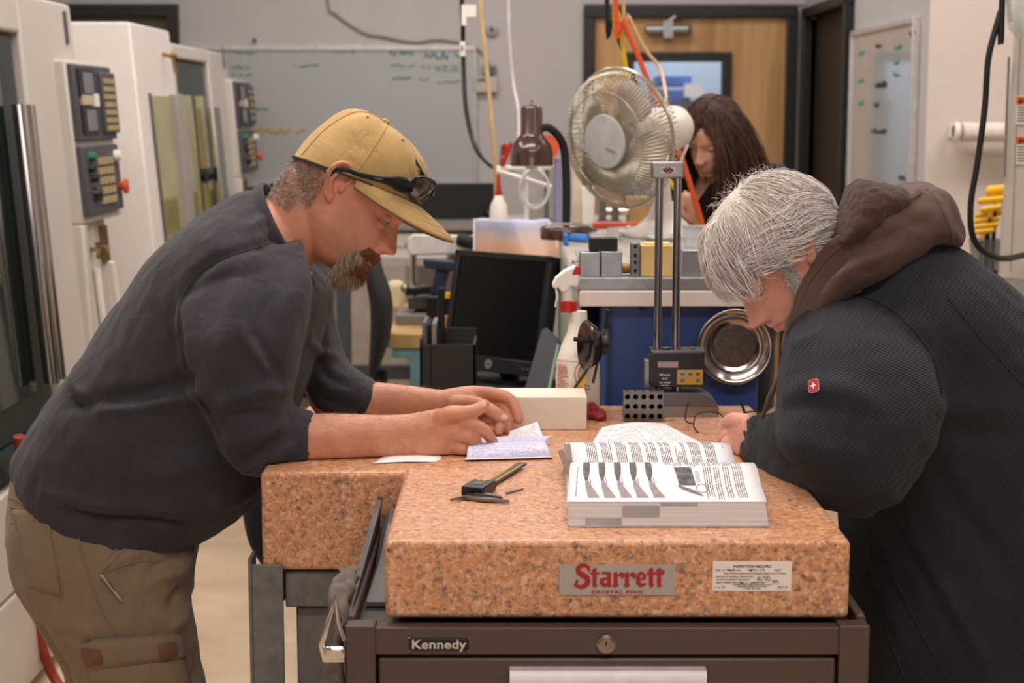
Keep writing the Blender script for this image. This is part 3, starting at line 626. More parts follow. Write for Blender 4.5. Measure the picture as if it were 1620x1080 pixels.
for x0, x1, y0, y1 in ((926, 983, 818, 830), (985, 1043, 799, 816), (1045, 1104, 794, 798)):
    a, b_ = P(x0, y0, yF), P(x1, y1, yF); fy = yF-.0065; za, zb_ = b_.z, a.z
    q = lambda z: yF-.0062+.0066*(z-ZP)/H
    tb.add([(a.x, q(za)-.0006, za), (b_.x, q(za)-.0006, za), (b_.x, q(zb_)-.0006, zb_), (a.x, q(zb_)-.0006, zb_)], [(0, 1, 2, 3)])
tb.build('thumb_tab', mat('grey edge print', '#a29d9e', .8), bk, 'grey index blocks printed on page edges')
cv = MB(); cv.loft([[(XL+.0, yF-.007, ZP+.0005), (XL, yF-.007, ZP+.003), (XL+.006, ySp+.2, ZP+.003), (XL+.006, ySp+.2, ZP+.0005)], [(XRb+.002, yF-.007, ZP+.0005), (XRb+.002, yF-.007, ZP+.003), (XRb-.004, ySp+.2, ZP+.003), (XRb-.004, ySp+.2, ZP+.0005)]])
cv.add([top_far(0, .02)+Vector((-.001, 0, -.01)), top_far(0, .4)+Vector((-.012, 0, -.006)), top_far(0, .75)+Vector((-.014, 0, -.012)), top_far(0, .7)+Vector((-.002, 0, -.05)), top_far(0, .05)+Vector((-.001, 0, -.028))], [(0, 1, 2, 3, 4)])
cv.build('cover', mat('book cover', '#b9b4b1', .5), bk)
# caliper
cp = thing('caliper', 'black digital caliper lying on nearer plate left of book', 'caliper', PZ(770, 785, ZP))
a, b_ = PZ(745, 788, ZP), PZ(826, 738, ZP); d = (b_-a).normalized(); nn = Vector((-d.y, d.x, 0)); zz = Vector((0, 0, 1))
def bar(mb, p, q, w, z0, z1, w2=None):
    dd = (q-p).normalized(); n_ = Vector((-dd.y, dd.x, 0)); w2 = w if w2 is None else w2
    mb.loft([[Vector((c.x, c.y, ZP+z))+n_*s for s, z in ((-ww, z0), (ww, z0), (ww, z1), (-ww, z1))] for c, ww in ((p, w), (q, w2))])
m = MB(); bar(m, a, b_, .008, .003, .0065); m.build('beam', mat('dark steel', '#4b463e', .35, .7), cp, bevel=.0004)
m = MB(); bar(m, a+d*.03-nn*.004, b_-d*.012-nn*.004, .0009, .0065, .0068); bar(m, a+d*.03+nn*.0052, b_-d*.03+nn*.0052, .0007, .0065, .0068); m.build('scale_line', mat('yellow scale', '#c9a51e', .5), cp)
m = MB()
for k in range(26):
    q = a+d*(.055+k*.0045); bar(m, q-nn*.002, q+nn*(.001 if k % 5 else .003), .0002, .0065, .00675)
m.build('graduation', _cache['yellow scale'], cp, kind='stuff')
h0 = PZ(738, 783, ZP+.008); h1 = PZ(782, 770, ZP+.008); hc = a+d*.036
m = MB(); bar(m, hc-d*.031, hc+d*.022, .0175, .001, .016); hd = m.build('display_head', M_black, cp, bevel=.002)
m = MB(); bar(m, hc-d*.016, hc+d*.010, .0085, .016, .0164); m.build('display', mat('lcd grey', '#49504c', .25), hd)
m = MB(); bar(m, hc+d*.013-nn*.002, hc+d*.018-nn*.002, .002, .016, .0166); bar(m, hc+d*.013+nn*.006, hc+d*.018+nn*.006, .002, .016, .0166); m.build('button', mat('yellow button', '#c99b22', .5), hd)
m = MB(); q = hc+d*.028+nn*-.010; m.lathe([(0, 0), (.006, 0), (.006, .011), (0, .011)], (q.x, q.y, ZP+.002), n=18); m.build('thumb_roller', M_black, cp)
m = MB(); j0 = PZ(712, 795, ZP); j1 = PZ(735, 790, ZP); j2 = PZ(806, 797, ZP)
m.loft([[Vector((p.x, p.y-w, ZP+.002)), Vector((p.x, p.y+w, ZP+.002)), Vector((p.x, p.y+w, ZP+.006)), Vector((p.x, p.y-w, ZP+.006))] for p, w in ((j0, .0008), (j1, .005), (PZ(765, 793, ZP), .009), (PZ(784, 794, ZP), .008), (j2, .002))]); m.build('jaw', M_steel, cp)
m = MB(); m.loft([[Vector((p.x, p.y-w, ZP+.006)), Vector((p.x, p.y+w, ZP+.006)), Vector((p.x, p.y+w, ZP+.0085)), Vector((p.x, p.y-w, ZP+.0085))] for p, w in ((PZ(752, 789, ZP), .004), (PZ(775, 790, ZP), .006), (PZ(795, 794, ZP), .003))]); m.build('jaw', M_steel, cp)
bt = MB(); bt.loft([[Vector((p.x, p.y-w, ZP+.0004)), Vector((p.x, p.y+w, ZP+.0004)), Vector((p.x, p.y+w*.5, ZP+.003)), Vector((p.x, p.y-w*.5, ZP+.003))] for p, w in ((PZ(800, 782, ZP), .0008), (PZ(808, 780, ZP), .003), (PZ(817, 777.5, ZP), .0025), (PZ(828, 775, ZP), .0004))])
tag(bt.build('metal_sliver', M_steel), 'tiny steel sliver lying on nearer plate right of caliper', 'metal scrap')
# papers at the right on the far plate
ZQ = QZ1
M_text = page_mat('printed sheet', 40, .50, across=70)
def flat_sheet(cs, z, bow=.006):
    A, B, C_, D = [PZ(*c, z) for c in cs]
    def fn(u, v):
        p = (A*(1-u)+B*u)*(1-v)+(D*(1-u)+C_*u)*v; return p+Vector((0, 0, bow*math.sin(PI*v)*(.4+.6*u)+.002*math.sin(3*u+2*v)))
    return fn
sh = sheet('paper_sheet', flat_sheet([(925, 722), (952, 676), (1052, 668), (1150, 722)], ZQ+.004, .006), 20, 20, M_text); tag(sh, 'upper printed sheet under white haired man\'s hand', 'paper', 'printed sheets by the book')
sh = sheet('paper_sheet', flat_sheet([(915, 738), (948, 684), (1010, 684), (1155, 740)], ZQ+.0095, .004), 20, 20, M_text); tag(sh, 'lower printed sheet tucked behind the open book', 'paper', 'printed sheets by the book')
# booklet by the hands
bo = thing('booklet', 'folded lilac printed booklet under the capped man\'s hands', 'booklet', PZ(800, 715, ZQ))
M_lilac = page_mat('lilac print', 16, .50, '#d3d0ea', '#6a6a86', across=70, x0=.05, x1=.95)
M_wprint = page_mat('white print', 22, .50, '#efebf0', '#6d6976', across=60)
def bl(cs, z, zt, curl=0):
    A, B = PZ(*cs[0], z), PZ(*cs[1], z); Yt = (A.y+B.y)/2+.05; D, C_ = P(*cs[2], Yt), P(*cs[3], Yt+.0)
    return lambda u, v: (A*(1-u)+B*u)*(1-v)+(D*(1-u)+C_*u)*v+Vector((0, -.012*math.sin(PI*v)+curl*u*v*.01, .004*math.sin(PI*v)))
sheet('page', bl([(738, 725), (873, 722), (742, 700), (862, 698)], ZQ+.004, 0), 14, 10, M_lilac, bo, 'lower lilac page')
def upper(u, v):
    A, B, C_, D = P(742, 702, 2.80), P(862, 700, 2.80), P(875, 689, 2.83), P(760, 692, 2.83)
    return (A*(1-u)+B*u)*(1-v)+(D*(1-u)+C_*u)*v+Vector((0, 0, .003*math.sin(PI*v)))
sheet('page', upper, 12, 8, M_lilac, bo, 'raised lilac page')
def corner(u, v):
    A, B, C_, D = P(800, 700, 2.86), P(860, 692, 2.86), P(850, 667, 2.89), P(806, 682, 2.89)
    return (A*(1-u)+B*u)*(1-v)+(D*(1-u)+C_*u)*v
sheet('page', corner, 10, 8, M_wprint, bo, 'white page with bent corner')
MB().loft([[PZ(735, 727, ZQ+.0005), PZ(735, 727, ZQ+.004), PZ(770, 690, ZQ+.004), PZ(770, 690, ZQ+.0005)], [PZ(874, 723, ZQ+.0005), PZ(874, 723, ZQ+.004), PZ(852, 690, ZQ+.004), PZ(852, 690, ZQ+.0005)]]).build('back_pages', M_paper, bo)
sh = sheet('paper_sheet', flat_sheet([(590, 733), (690, 731), (720, 706), (640, 700)], ZQ+.0006, .0003), 6, 6, M_paper); tag(sh, 'plain white sheet flat under the capped man\'s near forearm', 'paper')
# white plastic block
a, b_ = PZ(770, 678, ZQ), PZ(928, 680, ZQ); pbk = MB().box(P(770, 640, b_.y).x, b_.x, b_.y, b_.y+.10, ZQ, ZQ+.0605)
tag(pbk.build('plastic_block', mat('milky plastic', '#e0d6c6', .4, var=.02, sss=.15), bevel=.0015), 'white plastic block lying behind the capped man\'s hands', 'block')
# red rag
q = PZ(943, 664, ZQ); v, f, n_ = fuse(MB().ball(q+Vector((0, .02, .008)), .021, .03, .012).ball(q+Vector((-.008, .03, .016)), .012, .014, .012).ball(q+Vector((.006, .0, .006)), .012, .02, .008).ball(q+Vector((-.004, .005, .02)), .007, .007, .012), .0022, 2)
v[:, 2] = np.maximum(v[:, 2], ZQ+.0005)
for i, p in enumerate(v): v[i] += n_[i]*(.0025*mnoise.noise(Vector(p)*150)+.003*mnoise.noise(Vector(p)*60)) if p[2] > ZQ+.001 else 0
rr = thing('rag', 'crumpled red shop rag beside white block and spray bottle', 'rag', q); mesh_obj('cloth', v, f, mat('red rag', '#8e2a2e', .9, var=.35, scale=160, bump=.5, bscale=900), rr)
# drilled steel block
q0, q1 = PZ(986, 667, ZQ), PZ(1050, 667, ZQ); by = q0.y; bz = P(986, 619, by).z; bx0, bx1 = q0.x, q1.x; dep = .026
hb = thing('setup_block', 'small steel gauge block drilled with rows of holes', 'block', ((bx0+bx1)/2, by, ZQ))
m = MB(); NX, NZ = 5, 3; cw, ch = (bx1-bx0)/NX, (bz-ZQ-.002)/NZ; rad = min(cw, ch)*.33
for i in range(NX):                                    # front and back faces with real bores
    for j in range(NZ):
        cx, cz = bx0+(i+.5)*cw, ZQ+.001+(j+.5)*ch; K = 16; rim, sq = [], []
        for k in range(K):
            t = 2*PI*k/K; c_, s_ = math.cos(t), math.sin(t); e = 1/max(abs(c_), abs(s_)); rim.append((cx+rad*c_, cz+rad*s_)); sq.append((cx+cw/2*c_*e, cz+ch/2*s_*e))
        for yy in (by, by+dep): m.add([(x, yy, z) for x, z in sq]+[(x, yy, z) for x, z in rim], [(k, (k+1) % K, (k+1) % K+K, k+K) for k in range(K)])
        m.add([(x, by, z) for x, z in rim]+[(x, by+dep, z) for x, z in rim], [(k, (k+1) % K, (k+1) % K+K, k+K) for k in range(K)])
m.add([(bx0, by, ZQ+.001), (bx1, by, ZQ+.001), (bx1, by+dep, ZQ+.001), (bx0, by+dep, ZQ+.001), (bx0, by, bz-.001), (bx1, by, bz-.001), (bx1, by+dep, bz-.001), (bx0, by+dep, bz-.001)], [(0, 3, 2, 1), (4, 5, 6, 7), (1, 2, 6, 5), (0, 4, 7, 3)])
m.build('body', mat('blackened steel', '#77726d', .35, .75, var=.12, scale=60), hb)
m = MB()
for i in range(NX):
    for y in (.3, .7): m.lathe([(0, 0), (rad*.6, 0), (rad*.6, .0006), (0, .0006)], (bx0+(i+.5)*cw, by+dep*y, bz-.001), n=12)
m.build('tapped_hole', M_blackmatte, hb, kind='stuff')
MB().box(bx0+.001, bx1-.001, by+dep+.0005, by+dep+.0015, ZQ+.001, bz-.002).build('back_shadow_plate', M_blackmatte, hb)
# height gauge
YG = 3.085
hg = thing('height_gauge', 'steel digital height gauge with twin columns on thicker plate', 'gauge', P(1075, 655, YG))
g0, g1 = P(1048, 655, YG).x, P(1136, 655, YG).x; zt = P(1090, 622, YG+.03).z
m = MB(); m.loft([[(g0-.012, YG+dy, ZQ+.0005), (g1, YG+dy, ZQ+.0005), (g1, YG+dy, ZQ+.022), (g1-.008, YG+dy, ZQ+.032), (g1-.03, YG+dy, ZQ+.047), (g0-.012, YG+dy, ZQ+.047)] for dy in (0, .085)])
m.build('base', mat('grey cast base', '#6d6c70', .35, .6, var=.06), hg, bevel=.002); MB().box(g0-.012, g1+.001, YG-.0012, YG, ZQ+.0005, ZQ+.02).build('base_step', M_steel, hg)
cz0, cz1 = P(1041, 560, YG+.03).z, P(1041, 278, YG+.03).z
for px in (1041.5, 1070.5):
    x = P(px, 420, YG+.03).x; x2 = P(px, 420, YG+.03).x
    MB().tube([(x, YG+.03, ZQ+.04), (x, YG+.03, cz1+.004)], .0075, 20).build('column', mat('chromed column', '#a3a1a2', .2, 1.0, var=.03), hg)
    MB().lathe([(.0075, 0), (.012, 0), (.012, .009), (.0075, .009)], (x, YG+.03, P(1041, 558, YG+.02).z), n=20, cap=False).build('collar', M_steel, hg)
t0, t1 = P(1031, 282, YG+.012), P(1083, 256, YG+.012)
cap = MB().box(t0.x, t1.x, YG+.01, YG+.05, t0.z, t1.z).build('top_block', mat('satin steel', '#918d8a', .32, .8), hg, bevel=.003)
e0 = P(1057, 269, YG+.01); m = MB().box(e0.x-.014, e0.x+.014, YG+.0092, YG+.0105, e0.z-.006, e0.z+.006); pn = m.build('sticker', mat('pale sticker', '#b9b3b3', .5), cap, 'warning sticker with black marks and red cross bar')
m = MB()
for s in (-1, 1): m.tube([e0+Vector((s*(.004+.004*math.cos(a)), -.0012, .003*math.sin(a))) for a in np.linspace(0, 2*PI, 14)], .0009, 4)
m.tube([e0+Vector((x, -.0012, z)) for x, z in ((-.011, .002), (-.004, -.001), (.004, .001), (.011, -.002))], .0009, 4); m.build('mark', M_ink, pn)
m = MB(); m.tube([e0+Vector((-.005, -.0018, .005)), e0+Vector((.005, -.0018, -.005))], .0007, 4); m.tube([e0+Vector((.006*math.cos(a), -.0018, .0055*math.sin(a))) for a in np.linspace(0, 2*PI, 18)], .0006, 4); m.build('prohibition_ring', M_redink, pn)
h0, h1 = P(1027, 612, YG-.002), P(1115, 557, YG-.002)
m = MB(); x0, x1, z0, z1, k = h0.x, h1.x, h0.z, h1.z, .007
m.prism([(x0+k, YG-.004, z0), (x1, YG-.004, z0), (x1, YG-.004, z1), (x0+k, YG-.004, z1), (x0, YG-.004, z1-k), (x0, YG-.004, z0+k)], (0, .05, 0))
hd = m.build('display_head', mat('black crackle', '#141316', .4, var=.2), hg, bevel=.002)
m = MB(); m.box(x0+.004, x1+.002, YG-.0, YG+.05, z1, z1+.003); m.build('head_cap', M_steel, hg)
a, b_ = P(1041, 581, YG-.005), P(1073, 572, YG-.005); MB().box(a.x, b_.x, YG-.006, YG-.003, a.z, b_.z).build('display', mat('lcd warm grey', '#a08f86', .3), hd)
t = MB()
for s, y, z in (('Mitutoyo', 594, .0056), ('0-12"', 600, .0050), ('No. 192-605', 606, .0040), ('MADE IN JAPAN', 610, .0022)): text_into(t, s, z, P(1052, y, YG-.0045), align='CENTER', depth=.0003, bold=.0001)
t.build('lettering', mat('white print', '#e6e2df', .5) if False else M_white, hd, flat=True)
a, b_ = P(1071, 608, YG-.005), P(1112, 585, YG-.005); kp = MB().box(a.x, b_.x, YG-.0058, YG-.003, a.z, b_.z).build('keypad', mat('mustard keypad', '#c69a3c', .5), hd, 'mustard keypad with blue and red keys')
for px, py, mm in ((1080, 591, 'b'), (1092, 591, 'b'), (1104, 591, 'r'), (1080, 601, 'b'), (1104, 601, 'b')):
    c = P(px, py, YG-.006); MB().cbox(c, .008, .003, .0058).build('key', mat('blue key', '#3d6f9f', .5) if mm == 'b' else mat('brick key', '#8d3a22', .5), kp, bevel=.001)
m = MB(); c = P(1096, 553, YG+.02); m.lathe([(0, -.008), (.003, -.008), (.003, 0), (.006, 0), (.006, .004), (0, .004)], c, n=16); m.build('clamp_screw', M_steel, hg)
m = MB(); c = P(1054, 552, YG+.01); m.ball(c, .008, .006, .004); m.ball(c+Vector((.007, 0, -.003)), .006, .005, .003); m.build('fine_adjuster', M_black, hg)
for px in (1041, 1072):
    c = P(px, 616, YG+.02); MB().lathe([(0, -.004), (.009, -.004), (.009, .006), (0, .006)], c, n=18).build('lower_collar', M_steel, hg)
MB().box(P(1018, 615, YG+.02).x, P(1027, 615, YG+.02).x, YG+.005, YG+.04, P(1018, 618, YG).z, P(1018, 570, YG).z).build('scriber_block', M_steel, hg, bevel=.001)
# eyeglasses lying upside down
eg = thing('eyeglasses', 'thin wire eyeglasses lying upside down near white haired man\'s hand', 'glasses', PZ(1140, 690, ZQ))
YE = 2.93; M_wire = mat('gunmetal wire', '#4f4437', .25, .9)
def lens(pts, Y):
    return [P(x, y, Y) for x, y in pts]
Lp = [(1098, 664), (1102, 656), (1114, 652), (1130, 652), (1142, 657), (1150, 672), (1151, 682), (1143, 689), (1122, 689), (1106, 685), (1098, 676)]
Rp = [(x*.9+183, y*.985+9.0) for x, y in Lp]
for LP, Y in ((Lp, YE), (Rp, YE+.02)):
    pts = catmull(lens(LP+LP[:1], Y), [0]*(len(LP)+1), 4)[0][:-1]; rim = MB().tube(pts, .0013, 6, closed=True).build('rim', M_wire, eg)
    c = sum(pts, Vector())/len(pts); MB().add([c+Vector((0, .0012, 0))]+pts, [(0, i+1, (i+1) % len(pts)+1) for i in range(len(pts))]).build('lens', mat('spectacle lens', '#ffffff', .03, var=0, alpha=.12, spec=.8), rim, kind=None)
MB().tube(smooth_line([P(1151, 668, YE), P(1160, 662, YE), P(1171, 666, YE+.02)], 4), .0013, 6).build('bridge', M_wire, eg)
for (pts) in ([P(1098, 670, YE), P(1088, 668, YE), P(1084, 660, YE+.01), P(1088, 641, YE+.03), P(1089, 636, YE+.05)], [P(1218, 672, YE+.02), P(1205, 676, YE), P(1190, 668, YE+.03), P(1178, 652, YE+.05), P(1172, 634, YE+.06)]):
    MB().tube(smooth_line(pts, 5), .0014, 6).build('temple', M_wire, eg); MB().tube([pts[-2], pts[-1]], .0024, 6).build('temple_tip', M_black, eg)
# spray bottle
YS = 3.13; sb = thing('spray_bottle', 'white translucent spray bottle with red collar on thicker plate', 'bottle', (P(915, 650, YS).x, YS, ZQ))
bc = P(914, 650, YS); z = lambda y: P(914, y, YS).z
w = lambda px: px/2632*3.1
prof = [(0, ZQ+.001), (w(30), ZQ+.001), (w(36), ZQ+.006), (w(36), z(605)), (w(35), z(570)), (w(27), z(545)), (w(18), z(525)), (w(15), z(508)), (w(14), z(492))]
M_bot = mat('milky bottle', '#e3ddd0', .35, var=.03, sss=.35); xo = Vector((bc.x, YS, 0))
MB().lathe(prof, xo, n=36).build('bottle', M_bot, sb, sharp=60)
xc = P(896, 485, YS).x
MB().lathe([(w(12), z(493)), (w(14), z(491)), (w(13), z(476)), (w(11.5), z(475))], (xc+.004, YS, 0), n=24).build('collar', M_red, sb)
MB().lathe([(w(9), z(478)), (w(8.5), z(460)), (w(9), z(450))], (xc+.002, YS, 0), n=16).build('neck', M_white, sb)
m = MB(); hp = [(873, 452), (878, 440), (892, 428), (908, 421), (916, 421), (917, 445), (914, 455), (904, 452), (898, 462), (888, 462), (884, 455), (877, 458)]
m.prism([P(x, y, YS-.014) for x, y in hp], (0, .028, 0)); m.build('spray_head', M_white, sb, bevel=.004, seg=3)
MB().prism([P(x, y, YS-.0145) for x, y in ((903, 434), (909, 421), (917, 420), (919, 434), (908, 437))], (0, .029, 0)).build('nozzle', M_red, sb, bevel=.003)
MB().prism([P(x, y, YS-.006) for x, y in ((878, 457), (882, 456), (884, 470), (880, 486), (877, 486), (880, 470))], (0, .012, 0)).build('trigger', M_white, sb, bevel=.002)
lbm = MB(); rb = w(36)+.0006
def on_b(px, py):                                     # a point on the bottle's front by angle
    x = P(px, py, YS-rb).x-bc.x; x = max(-rb*.999, min(rb*.999, x)); return Vector((bc.x+x, YS-math.sqrt(rb*rb-x*x), P(px, py, YS-rb).z))
for y in (572, 648): lbm.tube([on_b(x, y+(x-914)*.0) for x in np.linspace(880, 949, 16)], .0007, 4)
r_ = random.Random(5)
for k in range(16):
    y = 579+k*3.6
    if y > 632: break
    lbm.tube([on_b(x, y) for x in np.linspace(882, 882+r_.uniform(9, 17), 4)], .0007, 4)
for k, rr_ in enumerate((25, 19)): lbm.tube([on_b(934+rr_*math.cos(a), 592+rr_*math.sin(a)) for a in np.linspace(PI*.5, PI*1.5, 16)], .0009, 4)
lbm.build('label_print', mat('red bottle print', '#b03a33', .6), sb, 'red printed lines and rings on the bottle')
# magnetic parts dish and brush hanging on the blue cabinet's side
# ------------------------------------------------------------------ machining centres along the left wall
M_darkgreen = mat('dark green enamel', '#1d2b2a', .35, var=.1)
M_panel = mat('charcoal panel', '#47464b', .5, var=.08)
M_key = mat('tan key', '#a8946c', .55, var=.1)
M_greenwin = mat('yellowish window', '#a9a163', .12, var=.22, scale=4, coat=.6)  # opaque panes; the lit interior's yellow is put into their colour
M_greenwin2 = mat('dim window', '#1a201f', .08, var=.3, scale=2, coat=.7)
def lean(mb, zr=1.7, k=.077):                          # the sheet metal fronts flare outwards towards the floor
    mb.v = [(x+k*(zr-max(z, .55)), y, z) for x, y, z in mb.v]; return mb
def bx(x0, x1, y0, y1, z0, z1): return MB().box(x0, x1, y0, y1, z0, z1)
def control_panel(root, X, y0, zt, s, near):
    w = .5*s
    up = lean(bx(X-.01, X+.018, y0+.01, y0+w*.98, zt-.245*s, zt-.012)).build('screen_panel', M_panel, root, bevel=.004)
    for k in range(2):
        zc = zt-(.065+.115*k)*s
        lean(bx(X+.018, X+.024, y0+.05*s, y0+.24*s, zc-.045*s, zc+.04*s)).build('screen_bezel', M_black, up); lean(bx(X+.0235, X+.027, y0+.09*s, y0+.21*s, zc-.035*s, zc+.03*s)).build('screen', mat('grey screen', '#6d6c72', .2), up)
    lean(bx(X+.018, X+.026, y0+.06*s, y0+.19*s, zt-.135*s, zt-.105*s)).build('button_strip', mat('pale keys', '#b7aa94', .5), up); lean(bx(X+.018, X+.028, y0+.2*s, y0+.26*s, zt-.14*s, zt-.1*s)).build('drive_slot', M_white, up)
    kp = lean(bx(X+.0, X+.03, y0+.30*s, y0+.49*s, zt-.225*s, zt-.03*s)).build('keypad_block', M_panel, up, bevel=.003)
    for r_ in range(7 if near else 5):
        for c in range(4):
            yy = y0+(.318+.042*c)*s; zz = zt-(.05+.025*(r_ if near else r_*1.4))*s; lean(bx(X+.03, X+.034, yy, yy+.034*s, zz-.016*s, zz)).build('key', M_key, kp)
    lo = lean(bx(X-.01, X+.02, y0+.01, y0+w*.94, zt-.475*s, zt-.262*s)).build('switch_panel', M_panel, root, bevel=.004)
    for r_ in range(5):
        for c in range(4):
            yy = y0+(.17+.05*c)*s; zz = zt-(.30+.031*r_)*s; lean(bx(X+.02, X+.027, yy, yy+.04*s, zz-.022*s, zz)).build('key', M_key, lo)
    for y, z, rr, mm, nm in ((.09, .295, .018, mat('green cap', '#17694d', .4), 'start_button'), (.07, .33, .014, M_black, 'selector'), (.09, .36, .014, M_black, 'selector'), (.11, .41, .026, M_black, 'dial'), (.42, .30, .02, M_white, 'selector')):
        lean(MB().lathe([(0, 0), (rr*s, 0), (rr*s*.8, .02), (0, .022)], (X+.02, y0+y*s, zt-z*s), (1, 0, 0), 14)).build(nm, mm, lo)
    lean(MB().lathe([(0, 0), (.014*s, 0), (.014*s, .012), (.026*s, .015), (.024*s, .026), (0, .029)], (X+.02, y0+.44*s, zt-.40*s), (1, 0, 0), 18)).build('emergency_stop', mat('orange red knob', '#c9481f', .45), lo, 'orange red mushroom stop button')
def cnc(label, Y0, Y1, D0, D1, PY, s, zt=1.885, near=True):
    Xf = -1.385; root = thing('cnc_machine', label, 'machine', (-2.0, (Y0+Y1)/2, 0), 'machining centres along the left wall')
    b = MB(); b.box(-2.7, Xf, D1, Y1, .62, zt); b.box(-2.7, Xf, Y0, D0, .62, zt); b.box(-2.7, Xf, D0, D1, 1.77, zt); b.box(-2.7, Xf-.12, D0, D1, .62, 1.77)
    lean(b).build('enclosure', M_machine, root, bevel=.01)
    d = lean(MB().box(Xf-.06, Xf-.02, D0, D1-.03, .68, 1.765)).build('sliding_door', M_darkgreen, root, bevel=.006)
    if near: lean(bx(Xf-.02, Xf-.012, D0+.1, D1-.2, .78, 1.66)).build('door_window', M_greenwin2, d)
    else:
        lean(bx(Xf-.02, Xf-.012, D0+.08, D0+.34, .8, 1.62)).build('door_window', M_greenwin, d); lean(bx(Xf-.02, Xf-.012, D0+.44, D1-.14, 1.3, 1.62)).build('door_window', M_greenwin, d); lean(bx(Xf-.02, Xf-.012, D0+.44, D1-.14, .8, 1.24)).build('door_window', M_greenwin, d)
        lean(bx(Xf-.012, Xf+.0, D0+.42, D1-.1, 1.25, 1.275)).build('door_rib', M_black, d)
    for y in (D1-.19, D1-.12): lean(MB().tube([(Xf+.03, y, .80), (Xf+.03, y, 1.57)], .022, 12)).build('door_handle', M_chrome, d)
    lean(bx(Xf-.02, Xf+.02, D0-.02, D1+.0, .62, .68)).build('door_sill', M_darkgreen, d)
    lean(bx(Xf+.002, Xf+.006, Y1-.1, Y1-.075, 1.76, 1.86)).build('vent_slot', M_grid, root)
    for k, (z0, z1) in enumerate(((.34, .6), (.06, .33))): lean(bx(-2.7, Xf+.03, Y0, Y1+.12, z0, z1)).build('lower_panel', M_machine, root, bevel=.006)
    MB().box(-2.6, Xf, Y0+.1, Y1, 0, .08).build('plinth', M_grid, root)
    X2 = -1.352; ptop = 1.707
    c = MB(); c.box(Xf-.1, X2, PY, PY+.52*s, ptop-.5*s, ptop); c.box(Xf-.1, X2-.05, PY+.05, PY+.47*s, .1, ptop-.5*s); c.box(Xf-.1, X2, PY, PY+.05, .1, ptop-.5*s)
    lean(c).build('control_pillar', M_machine, root, bevel=.008)
    control_panel(root, X2, PY, ptop, s, near)
    hz = ptop-.56*s
    for y in (.18, .3): lean(MB().tube([(X2-.05, PY+y*s, hz-.03), (X2-.01, PY+y*s, hz-.03), (X2-.01, PY+y*s, hz-.06)], .008, 8)).build('air_valve', M_brass, root); lean(MB().cbox((X2-.01, PY+y*s, hz-.012), .008, .04, .008)).build('valve_lever', M_steel, root)
    lean(bx(X2-.05, X2-.042, PY+.38*s, PY+.46*s, hz-.09, hz+.03)).build('brass_plate', M_brass, root)
    lean(MB().tube(smooth_line([(X2-.02, PY+.18*s, hz-.09), (X2-.02, PY+.2*s, hz-.3), (X2-.01, PY+.3*s, hz-.5), (X2-.01, PY+.36*s, hz-.4), (X2, PY+.3*s, hz-.08)], 5), .011, 8)).build('coiled_hose', M_white, root)
    return root
cnc('nearest machining centre, dark green door with chrome bars, two control panels', 3.5, 5.36, 3.7, 4.78, 5.1, 1.0)
cnc('farthest machining centre, yellow windows in dark door, small control panels', 6.9, 8.22, 6.95, 7.72, 8.12, .95, 1.83, near=False)
r2 = thing('cnc_machine', 'middle machining centre showing plain white side and tall yellowish window', 'machine', (-2.0, 6.45, 0), 'machining centres along the left wall')
Xm = -1.365
b = MB(); b.box(-2.7, Xm, 6.1, 6.80, .5, 1.872); b.box(-2.7, Xm+.01, 6.1, 6.8, 0.06, .49); lean(b, k=.085).build('enclosure', mat('white enamel', '#e8dfda', .45, var=.02, coat=.15), r2, bevel=.008)
lean(bx(Xm, Xm+.008, 6.30, 6.62, .7, 1.61), k=.085).build('door_window', M_greenwin, r2); lean(bx(Xm-.01, Xm+.03, 6.66, 6.78, .6, 1.62), k=.085).build('door_edge', M_machinegrey, r2, bevel=.005)
lean(bx(Xm, Xm+.006, 6.28, 6.31, .7, 1.62), k=.085).build('window_gasket', M_grid, r2)
h = MB(); h.tube([(Xm, 6.62, 1.775), (Xm+.04, 6.62, 1.765)], .008, 8); h.ball((Xm+.045, 6.62, 1.77), .013); h.tube([(Xm+.04, 6.62, 1.76), (Xm+.045, 6.62, 1.70)], .008, 8); lean(h, k=.085).build('latch', M_brass, r2)
# air gun on the near machine's door, red hose on the floor
ag = thing('air_gun', 'black air gun with brass coupling hanging on nearest machine\'s door', 'air gun', P(18, 640, 4.5))
YG2 = 4.62
MB().tube([P(-14, 592, YG2), P(33, 590, YG2)], .012, 10).build('hook_bar', M_black, ag); MB().tube(smooth_line([P(22, 515, YG2), P(17, 560, YG2), P(16, 585, YG2)], 4), [.004]*9, 8).build('nozzle', M_chrome, ag)
MB().tube(smooth_line([P(14, 565, YG2), P(17, 600, YG2), P(22, 645, YG2)], 4), .015, 10).build('grip', M_black, ag); MB().tube([P(22, 645, YG2), P(24, 682, YG2)], .011, 10).build('coupling', M_brass, ag)
hs = [P(30, 690, 4.14), P(38, 800, 4.2), P(51, 930, 4.27), P(61, 1000, 4.30), P(80, 1060, 4.32), P(100, 1095, 4.3)]
hs = [Vector((p.x, p.y, max(p.z, .02))) for p in smooth_line(hs, 5)]+[Vector((-1.12, 4.2, .016)), Vector((-1.1, 3.9, .016))]
tag(MB().tube(hs, .014, 10).build('air_hose', mat('red hose', '#8c2f1c', .5)), 'red air hose running down nearest machine to the floor', 'hose')
tag(MB().tube([Vector((p.x, p.y, max(.016, p.z))) for p in smooth_line([PZ(96, 1010, .016), PZ(112, 1004, .016), PZ(150, 1001, .016)], 4)], .014, 8).build('air_hose', _cache['red hose']), 'short run of red hose on floor behind the capped man', 'hose')
